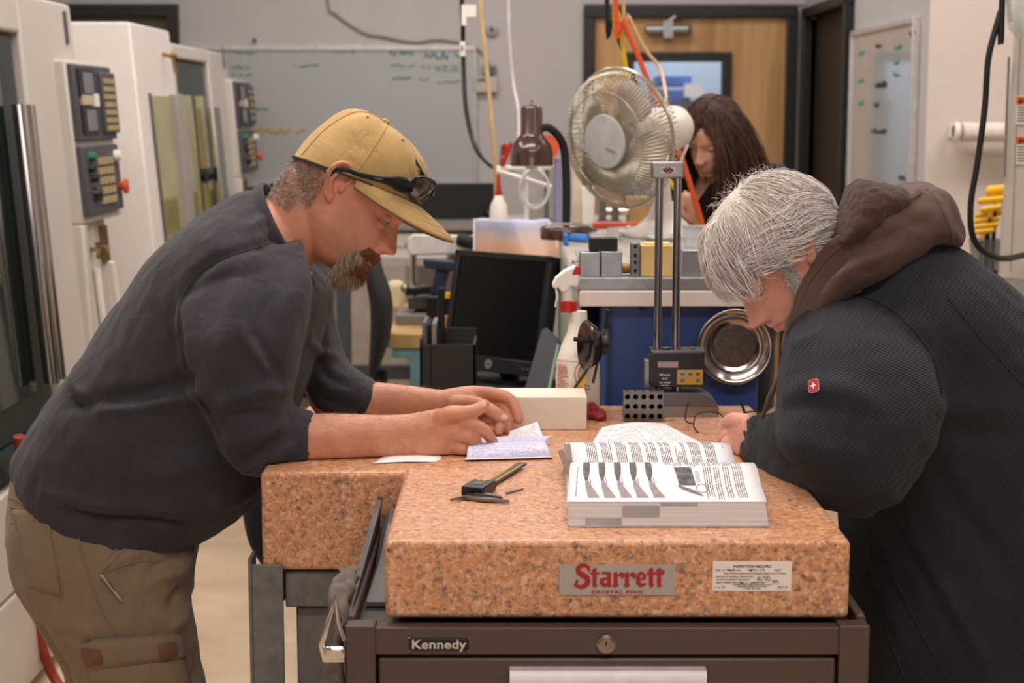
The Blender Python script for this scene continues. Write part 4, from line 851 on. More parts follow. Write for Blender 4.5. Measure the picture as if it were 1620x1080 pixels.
# ------------------------------------------------------------------ blue cabinet bench with the alloy plate
BZ = 1.199
bn = thing('work_bench', 'blue steel cabinet bench with white edged top behind granite plates', 'bench', (.4, 4.1, 0))
MB().box(.135, .56, 3.3, 4.95, BZ-.034, BZ-.003).build('bench_edge', mat('white laminate', '#ddd0c8', .4, var=.03), bn, bevel=.002); MB().box(.1365, .5585, 3.302, 4.948, BZ-.003, BZ).build('bench_surface', mat('worn grey laminate', '#a7a09a', .5, var=.12, scale=12), bn)
MB().box(P(955, 560, 3.335).x, P(1200, 560, 3.335).x, 3.335, 4.6, .0, BZ-.034).build('cabinet', mat('blue enamel', '#2f4a86', .42, var=.06, scale=6), bn, bevel=.004)
MB().box(P(962, 560, 3.33).x, P(968, 560, 3.33).x, 3.329, 3.337, .2, BZ-.04).build('door_gap', mat('deep blue', '#1f3058', .5), bn)
MB().box(.137, .145, 3.5, 4.9, .3, BZ-.034).build('side_panel', mat('pale green sheet', '#b9c4ac', .35, var=.05), bn)
MB().cbox(P(1016, 488, 3.328), .012, .012, .006).build('latch', M_black, bn)
ap = MB().box(.118, .50, 3.302, 3.62, BZ, BZ+.0235); ao = ap.build('alloy_plate', M_alu, bevel=.0015); tag(ao, 'long milled aluminium plate lying on white bench edge', 'plate')
AZ = BZ+.0235
def block(name, x0, x1, y1, m, label, cat, dep=.06, Y=3.33, zb=AZ, bev=.0015, group=None):
    a, c = P(x0, 430, Y).x, P(x1, 430, Y).x; zt = P(x0, y1, Y).z
    return tag(MB().box(a, c, Y, Y+dep, zb, zt).build(name, m, bevel=bev), label, cat, group)
block('vise_jaw', 917.5, 949.5, 399, M_alu, 'left of two grey aluminium blocks under black block', 'block', group='aluminium blocks on the alloy plate')
block('vise_jaw', 951, 984, 398, M_alu, 'right of two grey aluminium blocks under black block', 'block', group='aluminium blocks on the alloy plate')
zz_ = P(930, 398, 3.33).z; block('plastic_block', 932, 977, 377, M_blackmatte, 'small black block on top of two grey aluminium blocks', 'block', .04, 3.345, zz_+.0008)
sv = block('angle_strip', 997.5, 1012.5, 384, M_steel, 'upright steel strip with holes left of yellow block', 'plate', .03)
for y in (390, 404, 415, 428): MB().lathe([(0, 0), (.004, 0), (.004, .001), (0, .001)], P(1005, y, 3.329), (0, -1, 0), 12).build('hole', M_black, sv)
yb = block('wax_block', 1013.5, 1064, 388, mat('cream wax', '#e0bd7c', .5, var=.04, sss=.2), 'cream yellow block behind height gauge columns', 'block', .07, 3.335)
_a, _c, _z = P(1018, 430, 3.345).x, P(1060, 430, 3.345).x, P(1020, 388, 3.335).z; MB().box(_a, _c, 3.345, 3.395, _z, _z+.003).build('top_rib', _cache['cream wax'], yb)
tag(MB().tube([P(984.5, 424, 3.37), P(996.5, 424, 3.37)], .0105, 16).build('brass_fitting', M_brass), 'short brass fitting between grey blocks and steel strip', 'fitting')
block('grey_block', 1080, 1112, 396, M_alu, 'grey aluminium block beside white haired man\'s forehead', 'block', .08, 3.34)
ab = thing('acrylic_box', 'clear acrylic box stacked behind white haired man\'s fringe', 'box', P(1100, 390, 3.45)); a, c_ = P(1083, 395, 3.45), P(1125, 361, 3.45); zb_ = P(1080, 396, 3.34).z+.001
fr_ = MB(); e = .0025
for x in (a.x, c_.x-e): fr_.box(x, x+e, 3.44, 3.50, AZ+.0005, c_.z)
fr_.box(a.x, c_.x, 3.44, 3.44+e, AZ+.0005, c_.z); fr_.box(a.x, c_.x, 3.5-e, 3.5, AZ+.0005, c_.z); fr_.build('box_wall', mat('acrylic', '#e8ecec', .05, var=0, alpha=.35, spec=.8), ab)
MB().box(a.x-.001, c_.x+.001, 3.438, 3.502, c_.z, c_.z+.004).build('lid', mat('acrylic edge', '#b9bcbb', .15, alpha=.7), ab)
# round parts dish on the cabinet front
dc_ = P(1161, 547, 3.31); pd = thing('parts_dish', 'round polished steel parts dish stuck to the blue cabinet', 'dish', dc_)
M_pol = mat('polished steel', '#b6aea6', .17, 1.0, var=.06, scale=30)
MB().lathe([(0, .006), (.047, .006), (.050, .009), (.056, .009), (.066, .022), (.074, .026), (.0765, .025), (.0765, .023), (.068, .019), (.058, .004), (.045, 0), (0, 0)], P(1161, 547, 3.329), (-.04, -1, .02), 48).build('bowl', M_pol, pd, sharp=50)
MB().lathe([(0, .0065), (.043, .0065), (.043, .0072), (0, .0072)], P(1161, 547, 3.329), (-.04, -1, .02), 40).build('bottom', mat('brushed bottom', '#6b625c', .38, .9, var=.25, scale=90), pd)
# magnetic dish seen edge-on, held on an arm from the cabinet, with tools
YD = 3.06; md = thing('parts_dish', 'dark steel dish seen edge-on between spray bottle and blue cabinet', 'dish', P(940, 546, YD)); c = P(945, 546, YD)
MB().lathe([(0, .008), (.026, .010), (.046, .024), (.0475, .022), (.034, .002), (.02, 0), (0, 0)], c, (-1, -.30, .05), 40).build('bowl', mat('dark steel dish', '#5a524e', .18, .95), md, sharp=60)
MB().lathe([(0, -.016), (.018, -.016), (.018, .002), (0, .002)], c, (-1, -.30, .05), 20).build('magnet', M_black, md)
MB().tube([c+Vector((-.004, -.001, .006)), P(908, 536, YD-.01)], .0042, 10).build('stem', M_blackmatte, md)
MB().tube(smooth_line([c+Vector((.014, .006, 0)), c+Vector((.022, .10, .0)), Vector((P(962, 540, 3.3).x, 3.333, c.z))], 4), .005, 8).build('arm', M_blackmatte, md)
br = thing('paint_brush', 'thin metal handled brush hanging beside edge-on dish', 'brush', P(955, 500, YD)); MB().tube([P(938, 606, YD), P(957, 520, YD+.02)], .0046, 8, flat=.6).build('handle', mat('tin handle', '#6f665f', .35, .8), br); MB().tube([P(957, 520, YD+.02), P(961, 490, YD+.02)], [.005, .008], 8, flat=.6).build('bristles', M_blackmatte, br)
tag(MB().tube([P(932, 574, YD), P(927, 588, YD), P(911, 610, YD), P(908, 615, YD), P(913, 620, YD), P(924, 625, YD)], .0024, 6).build('hex_key', M_black), 'bent black hex key hanging below edge-on dish', 'hex key')
tag(MB().loft([[P(x-w_, y, YD+.005), P(x+w_, y, YD+.005), P(x+w_, y, YD+.012), P(x-w_, y, YD+.012)] for x, y, w_ in ((926, 592, 5), (917, 612, 6), (906, 630, 7), (900, 640, 7))]).build('yellow_tag', M_yellow), 'yellow plastic strip hanging behind bent hex key', 'tag')
# things on the bench behind
pm = thing('plastic_bags', 'heap of clear plastic bags on bench in front of fan base', 'bag', P(1030, 375, 4.2))
for k, (px, py, Y, rx, ry, rz) in enumerate([(1000, 372, 4.3, .07, .08, .012), (1045, 380, 4.0, .05, .08, .010), (950, 378, 4.3, .06, .07, .009), (905, 372, 4.5, .05, .07, .008)]):
    q = PZ(px, py, BZ); m = MB().ball((q.x, q.y, BZ+rz*.9), rx, ry, rz, 22, 10); m.v = [tuple(Vector(p)+Vector((0, 0, 1))*(.010*abs(mnoise.noise(Vector(p)*55)))+Vector((.006*mnoise.noise(Vector(p)*40+Vector((9, 0, 0))), 0, 0))) for p in m.v]; m.v = [(x, y, max(z, BZ+.001)) for x, y, z in m.v]
    m.build('bag', mat('crumpled clear film', '#d5d3cf', .18, alpha=.55, spec=.7, var=.05), pm, sharp=12)
tag(MB().box(*[*(PZ(885, 372, BZ).x, PZ(893, 372, BZ).x), 4.4, 4.45, BZ, BZ+.03]).build('blue_bottle_cap', mat('blue cap', '#2f6fc4', .4), bevel=.004), 'small blue cap beside lamp base on bench', 'cap')
tag(MB().tube([PZ(905, 382, BZ)+Vector((0, 0, .012)), PZ(930, 384, BZ)+Vector((0, 0, .012))], .011, 12).build('blue_wrapper', mat('blue film', '#3f82d9', .35), sharp=20), 'crumpled bright blue wrapper on bench near lamp', 'wrapper')
tag(MB().box(PZ(947, 362, BZ).x, PZ(963, 362, BZ).x, 4.55, 4.6, BZ, BZ+.035).build('glass_jar', mat('frosted jar', '#c9c6bf', .2, alpha=.7)), 'small frosted jar on bench between lamp base and fan', 'jar')
tag(MB().box(PZ(935, 360, BZ).x, PZ(972, 360, BZ).x, 4.75, 4.85, BZ, BZ+.006).build('notepad', mat('pale yellow paper', '#d9cc8d', .8)), 'pale yellow notepad behind lamp base on bench', 'notepad')
a = PZ(1000, 395, BZ); tag(MB().box(.16, .27, 3.7, 4.2, BZ, BZ+.006).build('work_mat', mat('grey felt', '#a39c97', .9, bump=.2)), 'grey work mat on bench behind aluminium blocks', 'mat')
for k, (px, py, Y, s_) in enumerate([(905, 408, 3.75, .014), (897, 418, 3.6, .010), (992, 398, 3.7, .016)]):
    q = PZ(px, py, BZ); tag(MB().lathe([(0, 0), (s_, 0), (s_*1.05, s_*.6), (s_*.6, s_*1.4), (0, s_*1.5)], (q.x, Y, BZ+(.006 if q.x > .16 and Y < 4.2 and Y >= 3.7 and q.x < .27 else 0)), n=12).build('machined_part', M_steel), ('small turned steel part on bench left of grey blocks', 'smallest turned steel part near spray bottle nozzle', 'turned steel part behind brass fitting')[k], 'metal part')
# ------------------------------------------------------------------ desk fan
YF = 4.62; fc = P(982, 219, YF); fa = Vector((-.70, -.66, -.12)).normalized(); fs = fa.cross(Vector((0, 0, 1))).normalized(); fu = fs.cross(fa).normalized()
fan = thing('desk_fan', 'old white desk fan with chrome wire cage on bench', 'fan', (fc.x+.1, YF+.1, BZ))
M_wirec = mat('chromed wire', '#c9c0ae', .25, .9, var=.08)
RR = .192
def fp(r, a, h): return fc+fs*(r*math.cos(a))+fu*(r*math.sin(a))+fa*h
MB().tube([fp(RR, 2*PI*k/64, .0) for k in range(64)], .0048, 8, closed=True).build('rim', M_wirec, fan)
g = MB()
for k in range(104):
    a = 2*PI*k/104; g.tube([fp(r, a+.35*(1-r/RR), h) for r, h in ((.072, .062), (.11, .062), (.15, .056), (.178, .036), (RR, .004))], .0016, 3)
g.tube([fp(.135, 2*PI*k/48, .060) for k in range(48)], .0014, 4, closed=True); g.build('front_grille', M_wirec, fan, kind='stuff', sharp=180)
g = MB()
for k in range(80):
    a = 2*PI*k/80; g.tube([fp(r, a, h) for r, h in ((.06, -.07), (.13, -.066), (.175, -.045), (RR, -.004))], .0017, 3)
g.tube([fp(.13, 2*PI*k/48, -.066) for k in range(48)], .0016, 4, closed=True); g.build('rear_grille', M_wirec, fan, kind='stuff', sharp=180)
MB().lathe([(0, .056), (.072, .056), (.075, .062), (.072, .068), (.03, .071), (0, .0715)], fc, fa, 36).build('badge_cap', mat('grey cap', '#b5b2ae', .4), fan)
bd = MB(); bd.tube([fp(.02, -2.2, .0735), fp(.052, -2.6, .0725)], .003, 4, flat=.3); bd.build('badge_mark', mat('bronze mark', '#9a6f3f', .4, .5), fan)
MB().lathe([(0, .035), (.03, .035), (.04, .02), (.04, -.02), (0, -.025)], fc, fa, 24).build('hub', mat('translucent grey', '#a39b8c', .3), fan)
for k in range(4):
    a0 = k*PI/2+.3; m = MB(); n1, n2 = 8, 8; vs = []
    for i in range(n1+1):
        r = .035+.128*i/n1
        for j in range(n2+1):
            t = j/n2-.5; wd = .55+.35*math.sin(PI*min(1, i/n1*.8+.1)); vs.append(fp(r, a0+t*wd*1.5+.25*i/n1, .03*t*2*(1-.35*i/n1)))
    m.add(vs, [(i*(n2+1)+j, i*(n2+1)+j+1, (i+1)*(n2+1)+j+1, (i+1)*(n2+1)+j) for i in range(n1) for j in range(n2)])
    o = m.build('blade', mat('smoky plastic blade', '#a89f8e', .25, alpha=.86, spec=.6), fan, sharp=180); q = o.modifiers.new('t', 'SOLIDIFY'); q.thickness = .002
mo = fc-fa*.03
MB().lathe([(0, -.03), (.045, -.035), (.056, -.06), (.064, -.12), (.066, -.20), (.062, -.235), (.045, -.258), (.02, -.264), (0, -.264)], fc, fa, 32).build('motor_housing', mat('warm white enamel', '#e3dad0', .35, var=.03), fan, sharp=50)
pb = fc-fa*.15; px_ = P(1050, 370, YF+.1)
MB().tube(smooth_line([pb+Vector((0, 0, -.03)), Vector((px_.x*.5+pb.x*.5, pb.y, pb.z-.13)), Vector((px_.x, pb.y, BZ+.06))], 5), [.03]*5+[.026]*6, 16).build('neck', _cache['warm white enamel'], fan)
MB().lathe([(0, 0), (.112, 0), (.116, .006), (.112, .016), (.075, .032), (.045, .06), (.03, .10), (0, .10)], (px_.x, pb.y, BZ+.0005), n=40).build('base', _cache['warm white enamel'], fan, sharp=60)
MB().tube(smooth_line([fc-fa*.22+Vector((.0, 0, -.05)), P(1087, 228, 4.74), P(1083, 240, 4.72), P(1075, 262, 4.72)], 5), .004, 6).build('power_lead', mat('cream lead', '#d9d1bf', .5), fan)
# ------------------------------------------------------------------ brown goose-neck lamp
YL = 4.6; lc = P(841, 262, YL); lp = thing('desk_lamp', 'brown enamel desk lamp with black goose neck', 'lamp', (P(895, 360, YL).x, YL, BZ))
M_brownlamp = mat('brown gloss enamel', '#4a3028', .22, var=.06, coat=.6)
zl = lambda y: P(841, y, YL).z; k_ = YL/2632
MB().lathe([(.0, zl(166)), (14*k_, zl(167)), (17*k_, zl(172)), (17.5*k_, zl(212)), (22*k_, zl(218)), (30*k_, zl(228)), (33.5*k_, zl(240)), (34*k_, zl(261)), (32.5*k_, zl(261)), (31*k_, zl(238)), (16*k_, zl(215)), (0, zl(214))], (lc.x, YL, 0), n=40, cap=False).build('shade', M_brownlamp, lp, sharp=50)
MB().lathe([(33*k_, zl(260)), (32*k_, zl(263)), (30*k_, zl(262))], (lc.x, YL, 0), n=36, cap=False).build('shade_lip', M_white, lp)
MB().ball((lc.x, YL, zl(250)), 18*k_, n=16).build('bulb', M_white, lp)
MB().lathe([(.004, zl(167)), (.006, zl(165)), (.003, zl(163)), (.003, zl(158)), (0, zl(158))], (lc.x, YL, 0), n=10).build('switch', M_brass, lp)
MB().tube(smooth_line([P(856, 203, YL), P(868, 202, YL+.01), P(884, 216, YL+.02), P(893, 240, YL+.03), P(896, 290, YL+.03), P(896, 352, YL+.03)], 6), 6.5*k_, 14).build('goose_neck', M_blackmatte, lp)
MB().lathe([(0, 0), (40*k_, 0), (41*k_, .005), (41*k_, .030), (38*k_, .036), (10*k_, .040), (0, .040)], (P(896, 360, YL).x, YL+.03, BZ+.0005), n=40).build('base', M_brownlamp, lp, sharp=50)
tag(MB().lathe([(0, 0), (.07, 0), (.075, .006), (.05, .016), (.01, .022), (0, .022)], (P(905, 348, 5.0).x, 4.87, BZ+.0005), n=30).build('dark_dish', M_black), 'dark flat dish on bench right behind the lamp base', 'dish')
# ------------------------------------------------------------------ bench behind, with odds and ends
Z2 = 1.17
b2 = thing('back_bench', 'grey topped back bench behind the lamp and fan', 'bench', (.15, 5.7, 0))
MB().box(-.075, .50, 5.3, 6.2, Z2-.03, Z2).build('bench_top', mat('grey laminate', '#9d968d', .5), b2, bevel=.003)
for x in (-.06, .44):
    for y in (5.35, 6.1): MB().box(x, x+.045, y, y+.045, 0, Z2-.03).build('leg', M_grid, b2)
def on2(px, w, hgt, Y=5.6): x = P(px, 340, Y).x; return x-w/2, x+w/2
def stand(name, px0, px1, ytop, m, label, cat, Y=5.6, dep=.1, bev=.004, zb=Z2):
    a, c = P(px0, 330, Y), P(px1, 330, Y); return tag(MB().box(a.x, c.x, Y, Y+dep, zb, P(px0, ytop, Y).z).build(name, m, bevel=bev), label, cat)
stand('carton', 905, 921, 240, mat('beige board', '#c9bca6', .7), 'tall narrow beige board standing behind lamp\'s goose neck', 'board', 5.7, .03)
stand('carton', 921, 941, 296, M_white, 'white upright box between beige board and fan cage', 'box', 5.65)
stand('tube_rack', 877, 890, 250, mat('lilac plastic', '#8f89a8', .4), 'lilac grey plastic tube rack behind goose neck', 'rack', 5.8, .06)
stand('tool_case', 838, 878, 262, mat('ash grey box', '#a39f9b', .5), 'ash grey instrument box behind coiled white cable', 'box', 5.9, .15)
stand('wooden_box', 993, 1031, 312, mat('tan wood', '#b08a56', .6), 'tan wooden box on back bench behind fan cage', 'box', 5.6)
stand('red_strip', 938, 1012, 352, mat('red bar', '#b8452c', .5), 'long red bar lying on back bench behind fan', 'bar', 5.45, .04)
vs_ = thing('bench_vise', 'small grey bench vise on back bench behind fan cage', 'vise', P(965, 340, 5.55)); a = P(945, 330, 5.56); c = P(985, 330, 5.56)
MB().box(a.x, c.x, 5.55, 5.63, Z2, Z2+.02).build('base', M_grid, vs_, bevel=.004); MB().box(a.x+.005, a.x+.03, 5.56, 5.62, Z2+.02, Z2+.1).build('fixed_jaw', M_steel, vs_, bevel=.004); MB().box(c.x-.035, c.x-.012, 5.56, 5.62, Z2+.02, Z2+.085).build('moving_jaw', M_steel, vs_, bevel=.004); MB().tube([(a.x+.02, 5.59, Z2+.05), (c.x+.02, 5.59, Z2+.05)], .012, 12).build('screw', M_chrome, vs_)
# red collared wash bottle far back, white wire arm stand, coil of cable
wbz = thing('spray_bottle', 'small far spray bottle with red collar left of the lamp', 'bottle', (P(789, 345, 5.6).x, 5.6, Z2)); xb_ = P(789, 340, 5.6).x; zb = lambda y: P(789, y, 5.6).z
MB().lathe([(0, Z2+.001), (.031, Z2+.001), (.032, Z2+.01), (.028, zb(325)), (.012, zb(309))], (xb_, 5.6, 0), n=22).build('bottle', M_bot, wbz); MB().lathe([(0, zb(310)), (.012, zb(310)), (.012, zb(303)), (0, zb(303))], (xb_, 5.6, 0), n=14).build('collar', M_red, wbz); MB().lathe([(0, zb(303)), (.009, zb(303)), (.004, zb(275)), (0, zb(274))], (xb_, 5.6, 0), n=12).build('nozzle', M_red, wbz)
rk = thing('wire_arm_stand', 'white jointed arm stand with rods left of the lamp', 'stand', (P(838, 345, 5.5).x, 5.5, Z2)); px0 = P(833, 340, 5.5)
MB().tube([(px0.x, 5.5, Z2), (px0.x, 5.5, P(833, 268, 5.5).z)], .008, 8).build('post', M_white, rk); MB().lathe([(0, 0), (.05, 0), (.05, .01), (0, .012)], (px0.x, 5.5, Z2+.0003), n=20).build('foot', M_white, rk)
MB().tube([P(786, 270, 5.45), P(872, 295, 5.5)], .007, 8).build('arm', M_white, rk); MB().tube([P(786, 266, 5.5), P(872, 264, 5.5)], .009, 8).build('arm', M_white, rk)
cl_ = thing('cable_coil', 'coil of white cable hanging on the arm stand behind lamp shade', 'cable', P(845, 300, 5.46))
m = MB(); pts = []
for k in range(150):
    a = k/150*2*PI*6; pts.append(P(846+22*math.cos(a)*(1+.12*math.sin(k*.13)), 298+30*math.sin(a)*(1+.1*math.cos(k*.09)), 5.44+.02*math.sin(k*.21)))
m.tube(pts, .0026, 5); m.build('coil', mat('white cable', '#cfcac2', .5), cl_)
sn = thing('snips', 'red handled snips hanging on the arm stand left of lamp', 'snips', P(800, 240, 5.49)); MB().tube(smooth_line([P(797, 228, 5.49), P(801, 243, 5.49), P(793, 252, 5.49)], 3), .008, 8).build('handle', M_red, sn); MB().tube(smooth_line([P(809, 226, 5.49), P(803, 240, 5.49), P(795, 262, 5.49)], 3), .008, 8).build('handle', M_red, sn); MB().tube([P(795, 232, 5.5), P(792, 270, 5.5)], .006, 6).build('blade', M_grid, sn)
ob = thing('orange_reel', 'orange plastic reel behind lamp shade', 'reel', P(866, 232, 5.78)); q = P(865, 232, 5.8); MB().lathe([(0, 0), (.042, 0), (.042, .008), (.025, .01), (.025, .03), (.042, .032), (.042, .04), (0, .04)], q, (0, -1, 0), 26).build('reel', mat('orange reel', '#d8562a', .4), ob); MB().box(q.x-.008, q.x+.008, 5.79, 5.81, Z2, q.z).build('reel_post', M_grid, ob)
# print draped on the front of the back bench
def poster():
    t = NT('landscape print'); uv = t.n('ShaderNodeUVMap'); s = t.n('ShaderNodeSeparateXYZ', {0: uv.outputs[0]})
    v = t.math('ADD', s.outputs[1], t.math('MULTIPLY', t.math('SUBTRACT', t.noise(3.2, 4, uv.outputs[0]), .5), .45))
    c = t.ramp(v, [(.10, lin('#b98f6c')), (.45, lin('#d0a183')), (.66, lin('#c3a79b')), (.80, lin('#a3a0ab')), (1.0, lin('#b4b5d0'))])
    return t.P(Base_Color=c, Roughness=.35)
ps = thing('landscape_print', 'large curling glossy print of dusky sky hanging from bench front', 'print', P(815, 400, 5.1))
def pf(u, v):
    tl, tr, bl_, br_ = P(752, 346, 5.26), P(868, 347, 5.15), P(752, 430, 5.24), P(905, 440, 4.98)
    p = (tl*(1-u)+tr*u)*v+(bl_*(1-u)+br_*u)*(1-v); p += Vector((0, -.05*max(0, u-.7)**1*(1-v)+.012*math.sin(u*9), .002*math.sin(u*14)*v)); return p
sheet('print_sheet', pf, 24, 16, poster(), ps, thick=.001)
MB().tube([pf(0, k/8)+Vector((-.003, 0, 0)) for k in range(9)], .004, 6).build('rolled_edge', M_paper, ps)
# ------------------------------------------------------------------ hanging cables
def hang(name, pts, r, m, label, loose=False):
    p = [P(*q) for q in pts]; p = [Vector((p[0].x-.02, p[0].y, 3.4))]+p; return tag(MB().tube(smooth_line(p, 5), r, 8).build(name, m), label, 'cable')
hang('hanging_cable', [(730, -30, 5.9), (732, 20, 5.9), (733, 90, 5.9), (737, 170, 5.85), (752, 232, 5.8), (780, 264, 5.7), (812, 268, 5.6)], .008, M_black, 'black cable hanging from ceiling with white tags, left of lamp')
cbt = thing('cable_tag', 'cream paper tag fixed high on black hanging cable', 'tag', P(741, 17, 5.87)); MB().cbox(P(742, 17, 5.87), .05, .008, .04).build('tag_card', M_white, cbt); MB().cbox(P(734, 24, 5.87), .016, .016, .07).build('tag_sleeve', M_white, cbt)
cbt = thing('cable_tag', 'small white and red tag lower on black hanging cable', 'tag', P(732, 78, 5.87)); MB().cbox(P(732, 77, 5.87), .018, .014, .05).build('tag_sleeve', M_white, cbt); MB().cbox(P(731, 76, 5.86), .006, .004, .016).build('tag_mark', M_red, cbt)
M_cream = mat('cream cable', '#c9ab7c', .5)
hang('hanging_cable', [(760, -30, 5.6), (762, 30, 5.6), (772, 130, 5.6), (781, 230, 5.6), (785, 300, 5.62), (784, 348, 5.62)], .0075, M_cream, 'cream cable hanging straight down left of lamp')
hang('hanging_cable', [(804, -20, 6.2), (806, 60, 6.2), (812, 130, 6.2), (820, 175, 6.1), (822, 240, 6.0), (836, 300, 6.0), (835, 350, 6.0)], .005, mat('white cord', '#cfcbc5', .5), 'thin white cord hanging behind the lamp shade')
hang('hanging_cable', [(974, -10, 4.98), (985, 30, 4.98), (1008, 85, 4.98), (1034, 148, 4.98), (1060, 205, 4.98), (1080, 255, 4.98), (1096, 305, 4.97), (1114, 365, 4.97), (1122, 420, 4.97)], .008, M_orange, 'thick orange cable hanging from ceiling past the fan')
hang('hanging_cable', [(972, -10, 5.03), (978, 20, 5.03), (984, 60, 5.03), (990, 105, 5.03), (1010, 180, 5.03), (1050, 270, 5.02), (1078, 312, 5.0), (1098, 343, 5.0), (1112, 372, 4.99), (1118, 420, 4.98)], .007, mat('yellow cable', '#d3b021', .45), 'yellow cable hanging from ceiling behind the fan cage')
hang('hanging_cable', [(986, -10, 5.0), (994, 22, 5.0), (1004, 46, 5.0), (1022, 80, 5.0), (1044, 108, 5.0), (1052, 140, 4.9), (1054, 166, 4.78)], .0055, M_cream, 'cream cable hanging from ceiling into fan motor')
hang('hanging_cable', [(960, -10, 5.06), (968, 30, 5.06), (985, 78, 5.06), (1002, 120, 5.06), (1030, 200, 5.06), (1066, 330, 5.06), (1080, 420, 5.06)], .007, M_black, 'black cable hanging from ceiling behind the fan')
# ------------------------------------------------------------------ monitor, file sorter, slab on the low cart
ct = thing('low_cart', 'low dark cart carrying monitor behind granite plates', 'cart', (-.1, 4.55, 0)); ZC = .775
MB().box(-.225, .12, 4.2, 4.95, ZC-.03, ZC).build('cart_top', M_blackmatte, ct)
for x in (-.22, .08):
    for y in (4.22, 4.9): MB().box(x, x+.035, y, y+.035, 0, ZC-.03).build('leg', M_blackmatte, ct)
mn = thing('computer_monitor', 'black square computer monitor switched off behind hands', 'monitor', (-.06, 4.72, ZC)); ML = P(700.5, 578, 4.86); ang = R(40)
mr = Vector((math.cos(ang), -math.sin(ang), 0)); mb_ = Vector((math.sin(ang), math.cos(ang), 0)); mu = (Vector((0, 0, 1))*math.cos(R(11))+mb_*math.sin(R(11))).normalized(); mu = (mu-mr*.0).normalized(); mn_ = mr.cross(mu).normalized()
MW, MH = .365, .345
MBm = Matrix(((mr.x, mu.x, mn_.x, ML.x), (mr.y, mu.y, mn_.y, ML.y), (mr.z, mu.z, mn_.z, ML.z), (0, 0, 0, 1)))
def mbx(x0, x1, y0, y1, z0, z1): m = MB(); m.M = MBm; return m.box(x0, x1, y0, y1, z0, z1)
cs = mbx(0, MW, 0, MH, -.045, 0).build('casing', mat('black monitor shell', '#17171a', .45), mn, bevel=.006)
bz_ = MB(); bz_.M = MBm; t_ = .018; bz_.box(0, t_, 0, MH, 0, .008); bz_.box(MW-t_, MW, 0, MH, 0, .008); bz_.box(0, MW, MH-t_, MH, 0, .008); bz_.box(0, MW, 0, .042, 0, .008); bz_.build('bezel', mat('black bezel', '#1b1b1f', .4), mn, bevel=.002)
mbx(t_, MW-t_, .042, MH-t_, 0, .003).build('screen', mat('dark screen', '#070708', .25, var=.05), mn)
lg = MB(); lg.M = MBm; lg.lathe([(0, .008), (.0135, .008), (.0135, .0105), (0, .011)], (MW*.5, .021, 0), n=24); lo_ = lg.build('emblem', mat('silver emblem', '#a8a69c', .3, .6), mn, 'round silver maker emblem')
em = MB(); em.M = MBm; 
for k in range(4): em.box(MW*.5-.008+.0042*k, MW*.5-.0055+.0042*k, .018-.0003*k, .0245, .0105, .0118)
em.build('emblem_letters', M_grid, lo_, kind='stuff')
for x in (.85, .895): mbx(MW*x, MW*x+.006, .017, .023, .008, .0105).build('button', M_alu, mn)
sb_ = ML+mr*MW/2+mb_*.09; MB().lathe([(0, 0), (.11, 0), (.11, .012), (0, .016)], (sb_.x, sb_.y, ZC+.0005), n=30).build('stand_base', M_black, mn); MB().box(sb_.x-.03, sb_.x+.03, sb_.y-.012, sb_.y+.012, ZC+.01, ZC+.3).build('stand_neck', M_black, mn)
fs_ = thing('file_sorter', 'dark brown file box holding folders left of monitor', 'file box', P(705, 600, 4.45)); a, c = P(664, 560, 4.4), P(752, 560, 4.4); ztf = P(664, 545, 4.4).z; M_fb = mat('dark brown box', '#241d19', .6)
m = MB(); e = .006; m.box(a.x, a.x+e, 4.4, 4.6, ZC, ztf+.015); m.box(c.x-e, c.x, 4.4, 4.6, ZC, ztf); m.box(a.x, c.x, 4.4, 4.4+e, ZC, ztf); m.box(a.x, c.x, 4.6-e, 4.6, ZC, ztf+.02); m.box(a.x, c.x, 4.4, 4.6, ZC, ZC+e); m.build('box', M_fb, fs_)
m = MB().box(P(681, 560, 4.4).x, P(682, 560, 4.4).x, 4.397, 4.4, ZC, ztf).build('seam', M_black, fs_)
for k, (x, yt, mm, Y, w_) in enumerate([(668, 510, M_grid, 4.44, .012), (675, 514, M_blackmatte, 4.45, .008), (683, 512, mat('grey folder', '#77706b', .7), 4.44, .012), (690, 520, M_blackmatte, 4.46, .01)]):
    q = P(x, yt, Y); tag(MB().box(q.x, q.x+w_, Y, Y+.14, ZC+.008, q.z).build('folder', mm, bevel=.001), ('grey folder leftmost in the file box', 'thin black folder second from left in the file box', 'pale grey folder third in the file box', 'black folder fourth from left in the file box')[k], 'folder', 'folders in the file box')
q = P(697, 456, 4.47); tag(MB().tube([(q.x, 4.48, ZC+.008), (q.x+.002, 4.48, q.z)], .010, 10).build('black_ruler', M_black), 'tall black rod standing in file box beside monitor', 'rod')
kb = thing('leaning_slab', 'dark slate slab with pale green glass edge leaning before monitor', 'panel', P(850, 600, 4.1))
pA = [P(857, 523, 4.15), P(881, 545, 4.11), P(852, 640, 4.03), P(812, 640, 4.07)]; bot = [Vector((p.x, p.y-.02, ZC)) for p in pA[2:]]
MB().prism([pA[0], pA[1], bot[0], bot[1]], (.012, .02, .006)).build('slab', mat('slate', '#262930', .45), kb); MB().tube([pA[1]+Vector((.004, 0, 0)), bot[0]+Vector((.004, 0, 0))], .004, 6).build('glass_edge', mat('glass green', '#8fae98', .2), kb)
tag(MB().box(.0, .115, 4.0, 4.19, 0, ZC-.001).build('cart_box', M_blackmatte), 'black box under the leaning slab beside low cart', 'box')
